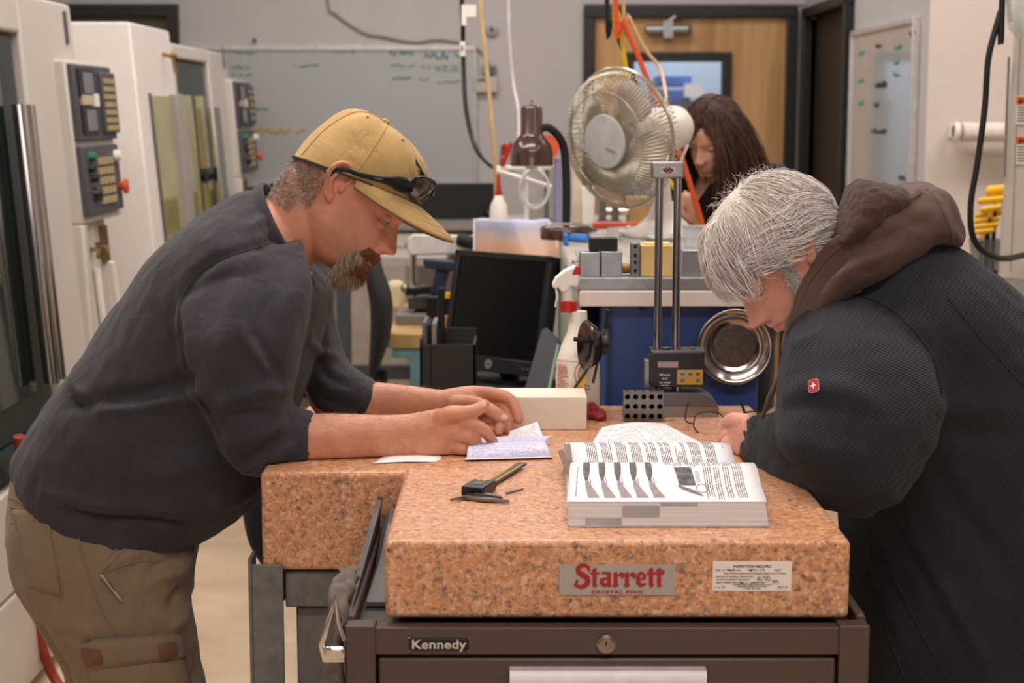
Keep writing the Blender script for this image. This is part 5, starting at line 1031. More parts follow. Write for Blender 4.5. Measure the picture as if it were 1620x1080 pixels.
# ------------------------------------------------------------------ wooden topped teal bench with the drill press arm, chair, cabinets further back
ZT = .795; tbn = thing('teal_bench', 'wooden topped bench on pale teal legs behind monitor', 'bench', (-.2, 5.7, 0)); M_tealp = mat('teal paint', '#7fa9b0', .45)
MB().box(P(613, 545, 5.3).x, -.14, 5.3, 6.15, ZT-.0, ZT+.05).build('bench_top', wood_mat('maple top', '#b58f58', '#c9a56c', '#d2b27c'), tbn, bevel=.004)
MB().box(P(620, 548, 5.31).x, -.15, 5.31, 5.35, ZT-.03, ZT).build('apron', M_tealp, tbn)
x0 = P(649, 580, 5.31).x; MB().box(x0, x0+.035, 5.31, 5.36, 0, ZT-.03).build('leg', M_tealp, tbn); MB().box(-.185, -.15, 5.31, 5.36, 0, ZT-.03).build('leg', M_tealp, tbn)
MB().box(x0, x0+.035, 6.08, 6.13, 0, ZT).build('leg', M_tealp, tbn); MB().box(-.185, -.15, 6.08, 6.13, 0, ZT).build('leg', M_tealp, tbn)
MB().prism([P(618, 547, 5.32), P(650, 547, 5.32), P(650, 568, 5.32), P(641, 566, 5.32)], (0, .01, 0)).build('gusset', M_tealp, tbn)
ZTT = ZT+.05
mp = thing('height_stand', 'white headed measuring stand with chrome column on teal bench', 'measuring stand', (P(665, 500, 5.6).x, 5.6, ZTT))
a, c = P(627, 500, 5.55), P(706, 500, 5.55); MB().box(a.x, c.x, 5.5, 5.75, ZTT, ZTT+.035).build('base', mat('grey base', '#817a74', .45, .3), mp, bevel=.003)
MB().tube([P(654, 480, 5.62), P(654, 398, 5.62)], .012, 14).build('column', M_chrome, mp); MB().tube([P(654, 505, 5.62), P(654, 478, 5.62)], .02, 14).build('column_foot', M_chrome, mp)
hd_ = MB().loft([[P(x, y, Y) for x, y in ((644, 378), (652, 370), (752, 372), (768, 385), (768, 396), (760, 401), (650, 404), (644, 398))] for Y in (5.55, 5.72)]); hd_.build('head', mat('white casting', '#cfcac2', .4), mp, bevel=.006)
MB().tube([P(690, 366, 5.6), P(728, 381, 5.55)], .006, 8).build('lever', M_white, mp); MB().tube([P(726, 378, 5.55), P(748, 384, 5.53)], .022, 12).build('lever_grip', M_blackmatte, mp)
MB().ball(P(641, 456, 5.58), .016).build('knob', M_steel, mp); MB().tube([P(641, 456, 5.58), P(672, 452, 5.6)], .006, 8).build('knob_arm', M_steel, mp)
m = MB(); m.loft([[P(x, y, Y) for x, y in ((645, 470), (690, 465), (704, 478), (704, 488), (647, 490))] for Y in (5.56, 5.68)]); m.build('carriage', mat('dark casting', '#45403d', .4, .4), mp, bevel=.004)
m = MB(); m.loft([[P(x, y, Y) for x, y in ((640, 455), (700, 452), (700, 462), (642, 468))] for Y in (5.58, 5.66)]); m.build('carriage_plate', M_black, mp, bevel=.004)
dr = thing('cordless_drill', 'dark blue cordless drill standing on teal bench beside monitor', 'drill', (P(694, 480, 5.45).x, 5.45, ZTT)); M_drill = mat('dark blue plastic', '#1c2c44', .45)
MB().loft([[P(x, y, Y) for x, y in ((668, 412), (674, 408), (720, 412), (722, 424), (716, 430), (672, 424))] for Y in (5.41, 5.48)]).build('motor_body', M_drill, dr, bevel=.008)
MB().loft([[P(x, y, Y) for x, y in ((690, 424), (712, 426), (700, 470), (680, 468))] for Y in (5.425, 5.465)]).build('grip', M_drill, dr, bevel=.008)
q0, q1 = P(674, 468, 5.4), P(712, 500, 5.4); MB().box(q0.x, q1.x, 5.4, 5.49, ZTT, P(680, 468, 5.4).z).build('battery', M_black, dr, bevel=.006)
MB().box(P(704, 470, 5.38).x, P(722, 470, 5.38).x, 5.38, 5.42, P(704, 472, 5.38).z, P(704, 464, 5.38).z).build('yellow_button', M_yellow, dr)
tag(MB().lathe([(0, 0), (.028, 0), (.028, .05), (0, .05)], (P(706, 500, 5.35).x, 5.35, ZTT+.0), n=20).build('tape_roll', mat('amber roll', '#c9862e', .4)), 'amber roll standing on teal bench at monitor\'s left edge', 'roll')
tag(MB().box(P(716, 412, 5.9).x, P(735, 412, 5.9).x, 5.9, 5.95, ZTT, P(712, 415, 5.9).z).build('orange_box', mat('dull orange', '#b86b42', .6)), 'dull orange box on teal bench behind the drill', 'box')
tag(MB().box(P(612, 500, 5.9).x, P(640, 500, 5.9).x, 5.88, 5.95, ZTT, P(612, 444, 5.9).z).build('cream_board', mat('cream board', '#cfc09a', .6), bevel=.02), 'cream rounded board standing at left end of teal bench', 'board')
chh = thing('shop_chair', 'black shop chair seen from its side near teal bench', 'chair', (P(605, 600, 5.15).x, 5.15, 0))
MB().loft(round_caps(smooth_rings([sec((x0, y), (x1, y), 5.15, .2, 3) for x0, x1, y in ((581, 594, 408), (584, 604, 440), (589, 616, 470), (590, 618, 505), (589, 614, 540), (588, 604, 570))], 2), 2, .3)).build('backrest', M_blackmatte, chh)
xs = P(600, 600, 5.15).x; MB().tube([(xs, 5.15, .75), (xs+.005, 5.15, .45), (xs+.06, 5.15, .42)], .025, 8).build('back_bracket', M_black, chh); MB().box(xs, xs+.36, 4.98, 5.28, .42, .5).build('seat', M_blackmatte, chh, bevel=.03)
MB().tube([(xs+.2, 5.14, .08), (xs+.2, 5.14, .42)], .03, 12).build('column', M_black, chh)
for k in range(5):
    a = k*2*PI/5; MB().tube([(xs+.2, 5.14, .1), (xs+.2+.16*math.cos(a), 5.14+.15*math.sin(a)*.9, .05)], .025, 8).build('base_arm', M_black, chh); MB().ball((xs+.2+.16*math.cos(a), 5.14+.15*math.sin(a)*.9, .028), .028).build('caster', M_black, chh)
tag(MB().ball((-.385, 4.72, .615), .115, .1, .135).build('black_bag', M_blackmatte), 'black bag on stool in front of teal bench', 'bag')
tag(MB().lathe([(0, 0), (.14, 0), (.14, .02), (.03, .03), (.03, .45), (.13, .46), (.13, .482), (0, .482)], (-.385, 4.72, 0), n=24).build('low_stool', M_black), 'round black stool under the black bag', 'stool')
fcb = thing('filing_cabinet', 'beige grey cabinet far behind the capped man\'s beard', 'cabinet', (P(574, 500, 7.2).x, 7.4, 0)); a, c = P(553, 400, 7.2), P(640, 400, 7.2)
MB().box(a.x, c.x, 7.2, 7.8, .1, P(560, 386, 7.2).z).build('body', mat('beige grey', '#a0968b', .5), fcb, bevel=.005); MB().box(a.x, c.x, 7.19, 7.2, .35, .36).build('drawer_gap', M_grid, fcb); MB().box(a.x+.02, c.x-.02, 7.25, 7.75, 0, .1).build('plinth', M_grid, fcb)
tf = thing('dark_table_frame', 'dark blue grey steel table frame behind capped man\'s chest', 'table', (P(560, 600, 6.3).x, 6.4, 0)); M_df = mat('dark blue grey steel', '#3b3f46', .5)
for x0, x1, yy in ((533, 553, 6.2), (690, 705, 6.2)): MB().box(P(x0, 500, yy).x, P(x1, 500, yy).x, yy, yy+.05, 0, .98).build('leg', M_df, tf)
MB().box(P(533, 500, 6.2).x, P(705, 500, 6.2).x, 6.2, 6.25, .55, .6).build('rail', M_df, tf); MB().box(P(525, 500, 6.2).x, P(705, 500, 6.2).x, 6.2, 6.6, .98, 1.01).build('table_top', M_machinegrey, tf)
MB().box(P(533, 500, 6.5).x, P(553, 500, 6.5).x, 6.52, 6.57, 0, .98).build('leg', M_df, tf); MB().box(P(690, 500, 6.5).x, P(705, 500, 6.5).x, 6.52, 6.57, 0, .98).build('leg', M_df, tf)
cn = thing('back_counter', 'grey counter with black back panel under the wide whiteboard', 'counter', (-.5, 8.5, 0))
MB().box(-1.25, -.07, 8.25, 8.95, .97, 1.0).build('counter_top', mat('warm grey top', '#8d867d', .5), cn); MB().box(-1.25, -.07, 8.6, 8.64, 1.0, 1.185).build('back_panel', M_blackmatte, cn)
for x in (-1.2, -.14): MB().box(x, x+.05, 8.3, 8.9, 0, .97).build('side_frame', M_grid, cn)
MB().box(-1.2, -.1, 8.75, 8.78, .2, .97).build('modesty_panel', M_machinegrey, cn)
tag(MB().ball((-.12, 8.55, 1.03), .028).ball((-.07-.02, 8.55, 1.03), .026).build('cable_plugs', M_black), 'pair of black plugs at the right end of back counter', 'plug')
# ------------------------------------------------------------------ right hand machine, hex keys, cord
rm = thing('machine_enclosure', 'cream machine enclosure at right edge with orange warning labels', 'machine', (1.7, 4.6, 0))
xl = P(1584, 300, 4.2).x
MB().loft([[(xl+.0, 4.2, 1.13), (2.2, 4.2, 1.06), (2.2, 4.2, 2.6), (xl+.035, 4.2, 2.6)], [(xl+.12, 4.5, 1.13), (2.2, 4.5, 1.06), (2.2, 4.5, 2.6), (xl+.155, 4.5, 2.6)], [(xl+.45, 5.0, 1.13), (2.2, 5.0, 1.06), (2.2, 5.0, 2.6), (xl+.48, 5.0, 2.6)]]).build('enclosure', mat('cream sheet', '#c9c2b5', .4, var=.03), rm, bevel=.006)
MB().box(1.45, 2.2, 4.3, 4.95, 0, 1.08).build('pedestal', M_machinegrey, rm); MB().box(P(1603, 300, 4.2).x, P(1604, 300, 4.2).x, 4.197, 4.2, 1.15, 2.5).build('panel_seam', M_machinegrey, rm)
MB().tube([P(1596, 90, 4.19), P(1589, 280, 4.19)], .004, 6).build('edge_strip', M_chrome, rm)
for y0 in (152, 215):
    a, c = P(1607, y0+45, 4.195), P(1660, y0, 4.195); lbw = MB().box(a.x, c.x, 4.1955, 4.2, a.z, c.z).build('warning_label', mat('label white', '#ddd6cb', .6), rm, 'white label with orange warning heading')
    a, c = P(1608, y0+13, 4.195), P(1660, y0+1, 4.195); MB().box(a.x, c.x, 4.1945, 4.1956, a.z, c.z).build('warning_heading', mat('warning orange', '#e0651f', .5), lbw)
    m = MB(); q = P(1610, y0+11, 4.194); text_into(m, 'WARNING', .014, P(1616, y0+10, 4.194), depth=.0004, bold=.0002); m.prism([q, q+Vector((.012, 0, 0)), q+Vector((.006, 0, .012))], (0, -.0004, 0)); r_ = random.Random(y0)
    for k in range(6): z_ = P(1610, y0+18+k*4.4, 4.1945); m.box(z_.x, z_.x+.06, 4.1948, 4.1954, z_.z, z_.z+.0022)
    m.build('label_print', M_ink, lbw, flat=True)
wl = thing('work_light', 'clear bulbous work light hanging at top right corner', 'lamp', P(1622, 20, 3.95)); m = MB().lathe([(0, -.075), (.03, -.07), (.05, -.05), (.058, -.02), (.058, .03), (.05, .06), (.03, .08)], P(1633, 12, 3.95), n=28, cap=False)
m.build('globe', mat('hazy glass', '#dfe2dc', .15, alpha=.45, spec=.6), wl); q = P(1633, 12, 3.95); MB().tube([q+Vector((0, 0, .07)), Vector((q.x, q.y, 3.4))], .012, 8).build('stem', M_black, wl); MB().ball(q, .022, .022, .035).build('bulb', mat('yellowish bulb', '#cdbf7d', .3), wl)
hang('hanging_cable', [(1586, -20, 3.9), (1582, 20, 3.9), (1564, 90, 3.9), (1558, 170, 3.9), (1546, 260, 3.9), (1536, 320, 3.9), (1538, 370, 3.9), (1556, 398, 3.9), (1586, 409, 3.95), (1625, 402, 4.1), (1660, 392, 4.194)], .0075, M_black, 'black cord looping down in front of right hand machine')
tag(MB().tube(smooth_line([P(1594, -40, 4.18), P(1596, 10, 4.18), P(1599, 35, 4.18)], 4), .006, 6).build('lamp_cord', M_black), 'short black cord beside the work light', 'cable')
sbn = thing('side_bench', 'small side bench behind white haired man\'s back', 'bench', (1.6, 5.4, 0)); MB().box(1.3, 1.9, 5.06, 5.7, .99, 1.025).build('bench_top', M_machinegrey, sbn)
for x in (1.32, 1.84):
    for y in (5.08, 5.64): MB().box(x, x+.04, y, y+.04, 0, .99).build('leg', M_grid, sbn)
YH = 5.2; hr = thing('hex_key_stand', 'black and clear holder of yellow T-handled hex keys', 'tool stand', (P(1560, 430, YH).x, YH, 1.025)); a, c = P(1538, 378, YH), P(1583, 378, YH)
hb_ = P(1545, 440, YH).z
m = MB(); m.loft([[(a.x, YH-.03, a.z), (c.x-.0, YH-.03, a.z), (c.x, YH+.04, a.z), (a.x, YH+.04, a.z)], [(a.x+.02, YH-.03, 1.026), (c.x-.01, YH-.03, 1.026), (c.x-.01, YH+.04, 1.026), (a.x+.02, YH+.04, 1.026)]], cap=False); m.build('cup', mat('smoky cup', '#6a6662', .2, alpha=.6), hr)
MB().box(a.x+.02, c.x-.01, YH-.03, YH+.04, 1.0255, 1.06).build('cup_base', M_black, hr)
for k, (x0, x1, y, xs_, Y, rr) in enumerate([(1568, 1612, 301, 1590, 5.24, .019), (1552, 1592, 316, 1575, 5.21, .011), (1555, 1580, 330, 1566, 5.19, .010), (1546, 1582, 339, 1571, 5.22, .008), (1544, 1578, 348, 1562, 5.2, .008), (1542, 1576, 357, 1559, 5.185, .0075), (1537, 1570, 366, 1553, 5.18, .0075)]):
    hk = thing('hex_key', ('thickest yellow T-handle hex key at top of stand', 'second yellow T-handle hex key from top of stand', 'third yellow T-handle hex key from top of stand', 'fourth yellow T-handle hex key from top of stand', 'fifth yellow T-handle hex key from top of stand', 'sixth yellow T-handle hex key from top of stand', 'lowest yellow T-handle hex key in stand')[k], 'hex key', P(xs_, 430, Y), 'T-handled hex keys in the stand')
    a, c = P(x0, y+2, Y), P(x1, y-2, Y); m = MB(); m.tube([a, c], rr, 12); m.ball(a, rr); m.ball(c, rr); m.tube([P(xs_, y, Y), P(xs_, y+14, Y)], rr*.75, 10); m.build('handle', M_yellow, hk); q = P(xs_, y+8, Y); MB().tube([q, (q.x, Y, 1.062)], max(.003, rr*.4), 8).build('shaft', M_black, hk)
# ------------------------------------------------------------------ people: shared builders
def skin_mat(name, col, rough=.5):
    t = NT(name); at = t.n('ShaderNodeAttribute', attribute_name='tint'); co = t.co(); c = lin(col)
    base = t.ramp(t.noise(38, 4, co), [(.3, tuple(x*.86 for x in c)), (.7, tuple(min(1, x*1.1) for x in c))])
    fre = t.n('ShaderNodeMapRange', {'Value': t.noise(260, 2, co), 'From Min': .64, 'From Max': .72}).outputs[0]
    base = t.mix(t.math('MULTIPLY', fre, .25), base, tuple(x*.55 for x in c))
    t.P(Base_Color=t.mix(1.0, base, at.outputs['Color'], 'MULTIPLY'), Roughness=rough)
    t.b.inputs['Subsurface Weight'].default_value = .18; t.b.inputs['Subsurface Radius'].default_value = (.012, .004, .002); t.b.inputs['Subsurface Scale'].default_value = .5
    t.bump(t.noise(520, 3, co), .12); return t.m
def hair_mat(name, stops, rough=.45):
    t = NT(name); at = t.n('ShaderNodeAttribute', attribute_name='tint')
    t.P(Base_Color=t.ramp(at.outputs['Fac'], stops), Roughness=rough); return t.m
def cloth_mat(name, col, var=.15, scale=400, bump=.25, bscale=900, rough=.85, heather=0.0):
    t = NT(name); co = t.co(); c = lin(col); f = t.math('ADD', t.math('MULTIPLY', t.noise(scale, 3, co, .7), .6), t.math('MULTIPLY', t.noise(14, 3, co), .4))
    t.P(Base_Color=t.ramp(f, [(.3, tuple(x*(1-var) for x in c)), (.7, tuple(x*(1+var) for x in c))]), Roughness=rough)
    t.b.inputs['Specular IOR Level'].default_value = .25; t.b.inputs['Sheen Weight'].default_value = .12; t.b.inputs['Sheen Roughness'].default_value = .5
    b0 = t.n('ShaderNodeBump', {'Height': t.noise(24, 3, t.n('ShaderNodeMapping', {'Vector': co, 'Scale': (1.0, 1.0, .55)}).outputs[0], .5, .8), 'Strength': .55, 'Distance': .012}); b1 = t.bump(t.noise(bscale, 2, co), bump); t.set(b1.inputs['Normal'], b0.outputs[0]); return t.m
def gsm(z, tab):
    a = np.array(tab); zz = np.linspace(a[0, 0], a[-1, 0], 400); v = np.interp(zz, a[:, 0], a[:, 1]); k = np.exp(-.5*(np.arange(-14, 15)/5)**2); k /= k.sum()
    vv = np.convolve(np.pad(v, 14, mode='edge'), k, 'valid'); vv[0] = v[0]; vv[-1] = v[-1]; return np.interp(z, zz, vv)
def head_shape(fwd=.012, nose=1.0, jaw=1.0, chin=0.0, wid=1.0, rows=90, cols=112):
    z = np.concatenate([np.linspace(-.118, -.11, 5)[:-1], np.linspace(-.11, .105, rows), np.linspace(.105, .126, 10)[1:]])
    xf = gsm(z, [(-.118, .050), (-.112, .072), (-.10, .086+chin), (-.086, .082+chin*.5), (-.076, .089), (-.066, .091), (-.056, .093), (-.046, .089), (-.03, .086), (-.01, .084), (.005, .083), (.02, .089), (.04, .093), (.06, .091), (.08, .080), (.10, .056), (.116, .028), (.126, .0)])
    xf = xf+fwd*np.clip((.11-z)/.05, 0, 1)
    xb = gsm(z, [(-.118, .005), (-.10, -.03), (-.08, -.052), (-.05, -.075), (-.02, -.092), (.01, -.102), (.035, -.104), (.06, -.098), (.085, -.078), (.105, -.05), (.118, -.028), (.126, -.0)])
    w = gsm(z, [(-.118, .018), (-.11, .032*jaw), (-.10, .041*jaw), (-.08, .053*jaw), (-.06, .061*jaw), (-.03, .068), (0, .073), (.03, .077), (.06, .075), (.08, .066), (.10, .05), (.116, .03), (.126, .001)])*wid
    th = np.linspace(0, 2*PI, cols, endpoint=False); c, s = np.cos(th), np.sin(th); cx = gsm(z, [(-.118, .03), (-.08, .012), (-.03, .0), (.03, -.01), (.126, -.005)])
    X = cx[:, None]+np.where(c > 0, (xf-cx)[:, None], (cx-xb)[:, None])*(np.sign(c)*np.abs(c)**.86)[None]
    Y = w[:, None]*(np.sign(s)*np.abs(s)**.92)[None]; Z = np.repeat(z[:, None], cols, 1)
    front = np.clip(c*1.6, 0, 1)[None]*np.ones_like(X); G = lambda y0, z0, sy, sz: np.exp(-.5*((np.abs(Y)-y0)/sy)**2-.5*((Z-z0)/sz)**2)
    N = gsm(z, [(-.118, 0), (-.056, 0), (-.052, .002), (-.047, .011), (-.041, .0235), (-.035, .0305), (-.029, .0278), (-.016, .0215), (-.002, .0145), (.010, .008), (.022, .002), (.126, 0)])*nose
    sg = np.interp(z, [-.045, -.033, -.015, .01], [.0125, .0105, .0075, .007])
    X += front*N[:, None]*np.exp(-.5*(Y/sg[:, None])**2)
    X += front*(.0125*G(.0145, -.0375, .0055, .006)*nose-.004*G(.0225, -.038, .003, .008)-.006*G(.0075, -.0455, .0032, .0028)*nose-.0125*G(.033, .001, .0145, .0105)+.0045*G(.028, .021, .018, .0065)+.004*G(.05, -.022, .014, .016)+.0035*G(0, -.061, .017, .004)+.0045*G(0, -.0735, .016, .0042)-.0045*G(0, -.0672, .02, .0017)-.003*G(.027, -.055, .006, .012))
    V = np.stack([X, Y, Z], -1).reshape(-1, 3); n = len(z); F = []
    for i in range(n-1):
        for j in range(cols): k = (j+1) % cols; F.append((i*cols+j, i*cols+k, (i+1)*cols+k, (i+1)*cols+j))
    F.append(tuple(range(cols))[::-1]); F.append(tuple(range((n-1)*cols, n*cols)))
    return V, F
def ear_into(mb, side, c=(-.010, .073, .004), s=1.0):
    cx, cy, cz = c; q = lambda x, z, o: Vector((cx+x*s, side*(cy+o*1.35*s), cz+z*s))
    mb.capsule([q(.010, .004, .002), q(.013, .018, .004), q(.007, .031, .007), (q(-.008, .0345, .010)), q(-.020, .024, .014), q(-.0225, .006, .014), q(-.016, -.012, .010), q(-.007, -.026, .005), q(.002, -.030, .001)], [.0032, .0038, .0042, .0044, .0046, .0044, .0040, .0048, .0042], 8)
    mb.capsule([q(-.004, .022, .006), q(-.012, .012, .008), q(-.012, -.004, .007), q(-.004, -.016, .004)], [.003, .0036, .0036, .003], 8)
    mb.ball(q(-.005, .004, .000), .015*s, .0022*s, .024*s); mb.ball(q(-.001, -.026, .002), .008*s, .0045*s, .008*s); mb.ball(q(.0085, -.004, .002), .004, .005, .007)
class Head:
    def __init__(s, origin, f, up, scale=1.0):
        f = Vector(f).normalized(); l = Vector(up).cross(f).normalized(); u = f.cross(l).normalized(); s.s = scale
        s.M = Matrix(((f.x*scale, l.x*scale, u.x*scale, origin[0]), (f.y*scale, l.y*scale, u.y*scale, origin[1]), (f.z*scale, l.z*scale, u.z*scale, origin[2]), (0, 0, 0, 1)))
        s.A = np.array(s.M); s.I = np.array(s.M.inverted())
    def w(s, x, y, z): return s.M @ Vector((x, y, z))
    def wa(s, a): a = np.asarray(a); return a @ s.A[:3, :3].T+s.A[:3, 3]
    def loc(s, a): a = np.asarray(a); return a @ s.I[:3, :3].T+s.I[:3, 3]
def put_head(mb, H, ears=True, **k):
    V, F = head_shape(**k); old = mb.M; mb.M = H.M; mb.add(V.tolist(), F)
    if ears:
        for sd in (-1, 1): ear_into(mb, sd)
    for sd in (-1, 1):                                 # lids around the eye
        c = Vector((.083+k.get('fwd', .012)-.0125-.0055, sd*.033, .001))
        mb.ball(c+Vector((-.0005, 0, .0046)), .0134, .0156, .0104, 18, 14); mb.ball(c+Vector((-.0005, 0, -.0096)), .0122, .0150, .0066, 16, 12)
    mb.M = old
def eyes(H, parent, fwd=.012, iris='#5a6b78'):
    for sd in (-1, 1):
        c = Vector((.083+fwd-.0125-.0060, sd*.033, .0005)); m = MB(); m.M = H.M; m.ball(c, .0122, n=18, m=12); e = m.build('eyeball', mat('eye white', '#b8aaa0', .2, var=.02), parent)
        m = MB(); m.M = H.M; d = Vector((.90, sd*.08, -.42)).normalized(); m.lathe([(0, 0), (.0064, 0), (.0058, .0009), (0, .0013)], c+d*.0112, d, 18); ir = m.build('iris', mat('iris '+iris, iris, .15), e); m = MB(); m.M = H.M; m.tube([c+Vector((.0135*math.cos(t)-.0005, .0150*math.sin(t), -.0012-.0022*math.sin(t)**2)) for t in np.linspace(-1.25, 1.25, 12)], .0005, 4); m.build('eyelash', M_ink, parent)
def tint_skin(v, H, fwd, stub=None, flush=True):
    p = H.loc(v); c = np.ones((len(v), 3)); g = lambda x, y, z, r: np.exp(-.5*((p[:, 0]-x)**2+(np.abs(p[:, 1])-y)**2+(p[:, 2]-z)**2)/r**2)
    lips = np.exp(-.5*((p[:, 2]+.0675)/.006)**2-.5*(p[:, 1]/.017)**2)*(p[:, 0] > .075+fwd*.5)
    c *= 1-lips[:, None]*np.array([.12, .38, .34])
    if flush:
        fl = g(.115+fwd, 0, -.033, .014)*.5+g(.06, .05, -.025, .022)*.35+g(-.01, .082, .004, .03)*.5; c *= 1-np.clip(fl, 0, 1)[:, None]*np.array([.04, .26, .25])
    if stub: c *= 1-stub(p)[:, None]*np.array([.42, .33, .24])
    return c
def hand(mb, wrist, palm, fingers, thumb):
    """palm: rings; fingers: four (points, radii) chains rooted in the palm; thumb from the palm's side"""
    mb.loft(round_caps(smooth_rings(palm, 3), 3, .35))
    for pts, rad in fingers+[thumb]: mb.capsule([P(*p) for p in pts], rad, 12)
def nail(parent, p, n, along, w=.0055, l=.0065):
    n = Vector(n).normalized(); a = Vector(along); a = (a-n*a.dot(n)).normalized(); b = n.cross(a); p = Vector(p); pts = [p+n*.0004+a*(l*math.cos(t))+b*(w*math.sin(t))-n*(.0016*math.sin(t)**2) for t in np.linspace(0, 2*PI, 14, endpoint=False)]
    m = MB(); m.add([p+n*.0009]+pts, [(0, i+1, (i+1) % 14+1) for i in range(14)]); return m.build('fingernail', mat('nail', '#d3a08b', .3, var=.03), parent)
def folds(v, nrm, lines):
    """press or raise soft folds: (polyline of 3D points, width, height)"""
    d = np.zeros(len(v))
    for line, wd, h in lines:
        if len(line) < 2: continue
        r, t = seg_dist(v, [tuple(p) for p in line]); d += h*np.exp(-.5*(r/wd)**2)*np.sin(np.clip(t, .02, .98)*PI)**.5
    return v+nrm*d[:, None]
def wrinkle(v, nrm, amp, sc, stretch=(1, 1, 1), seed=0):
    o = np.array([mnoise.noise(Vector((p[0]*sc*stretch[0]+seed, p[1]*sc*stretch[1], p[2]*sc*stretch[2]))) for p in v]); return v+nrm*(amp*o)[:, None]
def on_plates(v):
    """cloth and skin rest on the granite instead of sinking in"""
    a = (v[:, 0] > PX0) & (v[:, 0] < PX1) & (v[:, 1] > PY0) & (v[:, 1] < PY1) & (v[:, 2] > .93); v[a, 2] = np.maximum(v[a, 2], PZ1+.0008)
    b = (v[:, 0] > QX0) & (v[:, 0] < QX1) & (v[:, 1] > QY0) & (v[:, 1] < QY1) & (v[:, 2] > .90); v[b, 2] = np.maximum(v[b, 2], QZ1+.0020)
    return v
def normals(v, f):
    me = bpy.data.meshes.new('n'); me.from_pydata(v.tolist(), [], f); n = np.empty(len(v)*3); me.vertices.foreach_get('normal', n); bpy.data.meshes.remove(me); return n.reshape(-1, 3)
def seam(name, bvh, pts, r, m, parent, sub=5, lift=.0005, label=None):
    l = hit_line(bvh, pts, sub, lift)
    if len(l) > 2: return MB().tube(l, r, 5).build(name, m, parent, label)
def grid_patch(name, bvh, cs, lift, m, parent, nu=16, nv=12, edge=.15, thick=.0015, label=None):
    """sewn-on piece of cloth following the surface below: four picture corners"""
    A, B, C_, D = [Vector((x, y, 0)) for x, y in cs]; vs = []
    for j in range(nv+1):
        for i in range(nu+1):
            u, w_ = i/nu, j/nv; q = (A*(1-u)+B*u)*(1-w_)+(D*(1-u)+C_*u)*w_; o, d = RAY(q.x, q.y); h = bvh.ray_cast(o, d)
            if h[0] is None: return None
            k = min(1, min(u, 1-u, w_, 1-w_)/edge) if edge else 1; vs.append(h[0]-d*(lift*(.35+.65*math.sqrt(k))))
    m_ = MB(); m_.add(vs, [(j*(nu+1)+i, j*(nu+1)+i+1, (j+1)*(nu+1)+i+1, (j+1)*(nu+1)+i) for j in range(nv) for i in range(nu)])
    o = m_.build(name, m, parent, label, sharp=180); s_ = o.modifiers.new('t', 'SOLIDIFY'); s_.thickness = thick+lift*.8; s_.offset = 0; return o
def shoe(parent, toe, heel, ankle_z=.11):
    t, h = Vector(toe), Vector(heel); d = (t-h); L = d.length; d.normalize(); n = Vector((-d.y, d.x, 0)); rings = []
    for k, w, z in ((0, .030, .06), (.06, .036, .10), (.25, .040, .105), (.45, .044, .085), (.7, .050, .06), (.9, .044, .045), (1.0, .022, .03)):
        c = h+d*(L*k); rings.append([Vector((c.x, c.y, z/2+.002))+n*(w*math.cos(a))+Vector((0, 0, z/2*math.sin(a))) for a in np.linspace(0, 2*PI, 16, endpoint=False)])
    return MB().loft(smooth_rings(rings, 2)).build('shoe', mat('brown leather boot', '#3b2a1e', .5), parent)
# ------------------------------------------------------------------ the capped man on the left
m1 = thing('person', 'man in tan cap and dark grey shirt leaning on granite plate at left', 'person', (-.6, 2.9, 0), None)
YH1 = 2.88; H1 = Head(P(546, 303, YH1), (math.cos(R(36)), -.02, -math.sin(R(36))), (math.sin(R(36)), .10, math.cos(R(36))), 1.03)
M_skin1 = skin_mat('ruddy skin', '#c98a6c'); FW1 = .014
b = MB(); put_head(b, H1, fwd=FW1, chin=.004, jaw=1.05)
neck = [sec((418, 330), (487, 430), 2.89, .075, 2.2), sec((435, 295), (500, 412), 2.885, .068, 2.2), sec((455, 262), (520, 400), 2.88, .064, 2.2), sec((480, 250), (545, 385), 2.88, .058, 2.2), sec((500, 250), (560, 360), 2.88, .05, 2.2)]
b.loft(round_caps(smooth_rings(neck, 3)))
core = [sec((412, 320), (490, 432), 2.89, .09), sec((350, 360), (500, 480), 2.89, .16), sec((280, 420), (490, 540), 2.9, .18), sec((200, 510), (450, 640), 2.9, .18), sec((120, 620), (410, 740), 2.9, .18), sec((70, 720), (290, 800), 2.9, .155), sec((60, 800), (270, 830), 2.9, .14), sec((80, 880), (250, 890), 2.9, .12)]
b.loft(round_caps(smooth_rings(core, 2)))
for Y, dx in ((2.83, 8), (3.03, 0)):
    b.loft(round_caps(smooth_rings([sec((80+dx, 840), (255+dx, 860), Y, .06), sec((115+dx, 980), (265+dx, 980), Y, .06), sec((150+dx, 1130), (300+dx, 1130), Y, .062), sec((185+dx, 1330), (275+dx, 1330), Y, .045), sec((195+dx, 1560), (270+dx, 1560), Y, .034)], 2)))
YN = 2.735                                             # near arm
b.loft(round_caps(smooth_rings([sec((310, 480), (430, 440), 2.74, .05), sec((330, 580), (450, 560), 2.72, .05), sec((375, 700), (450, 640), 2.72, .048), sec((425, 737), (440, 662), 2.725, .045), sec((480, 738), (486, 656), YN-.005, .044), sec((540, 733), (540, 655), YN, .042), sec((595, 728), (595, 657), YN+.005, .036), sec((632, 726), (630, 656), YN+.01, .030), sec((655, 726), (653, 655), YN+.012, .028)], 3)))
Yh = 2.75
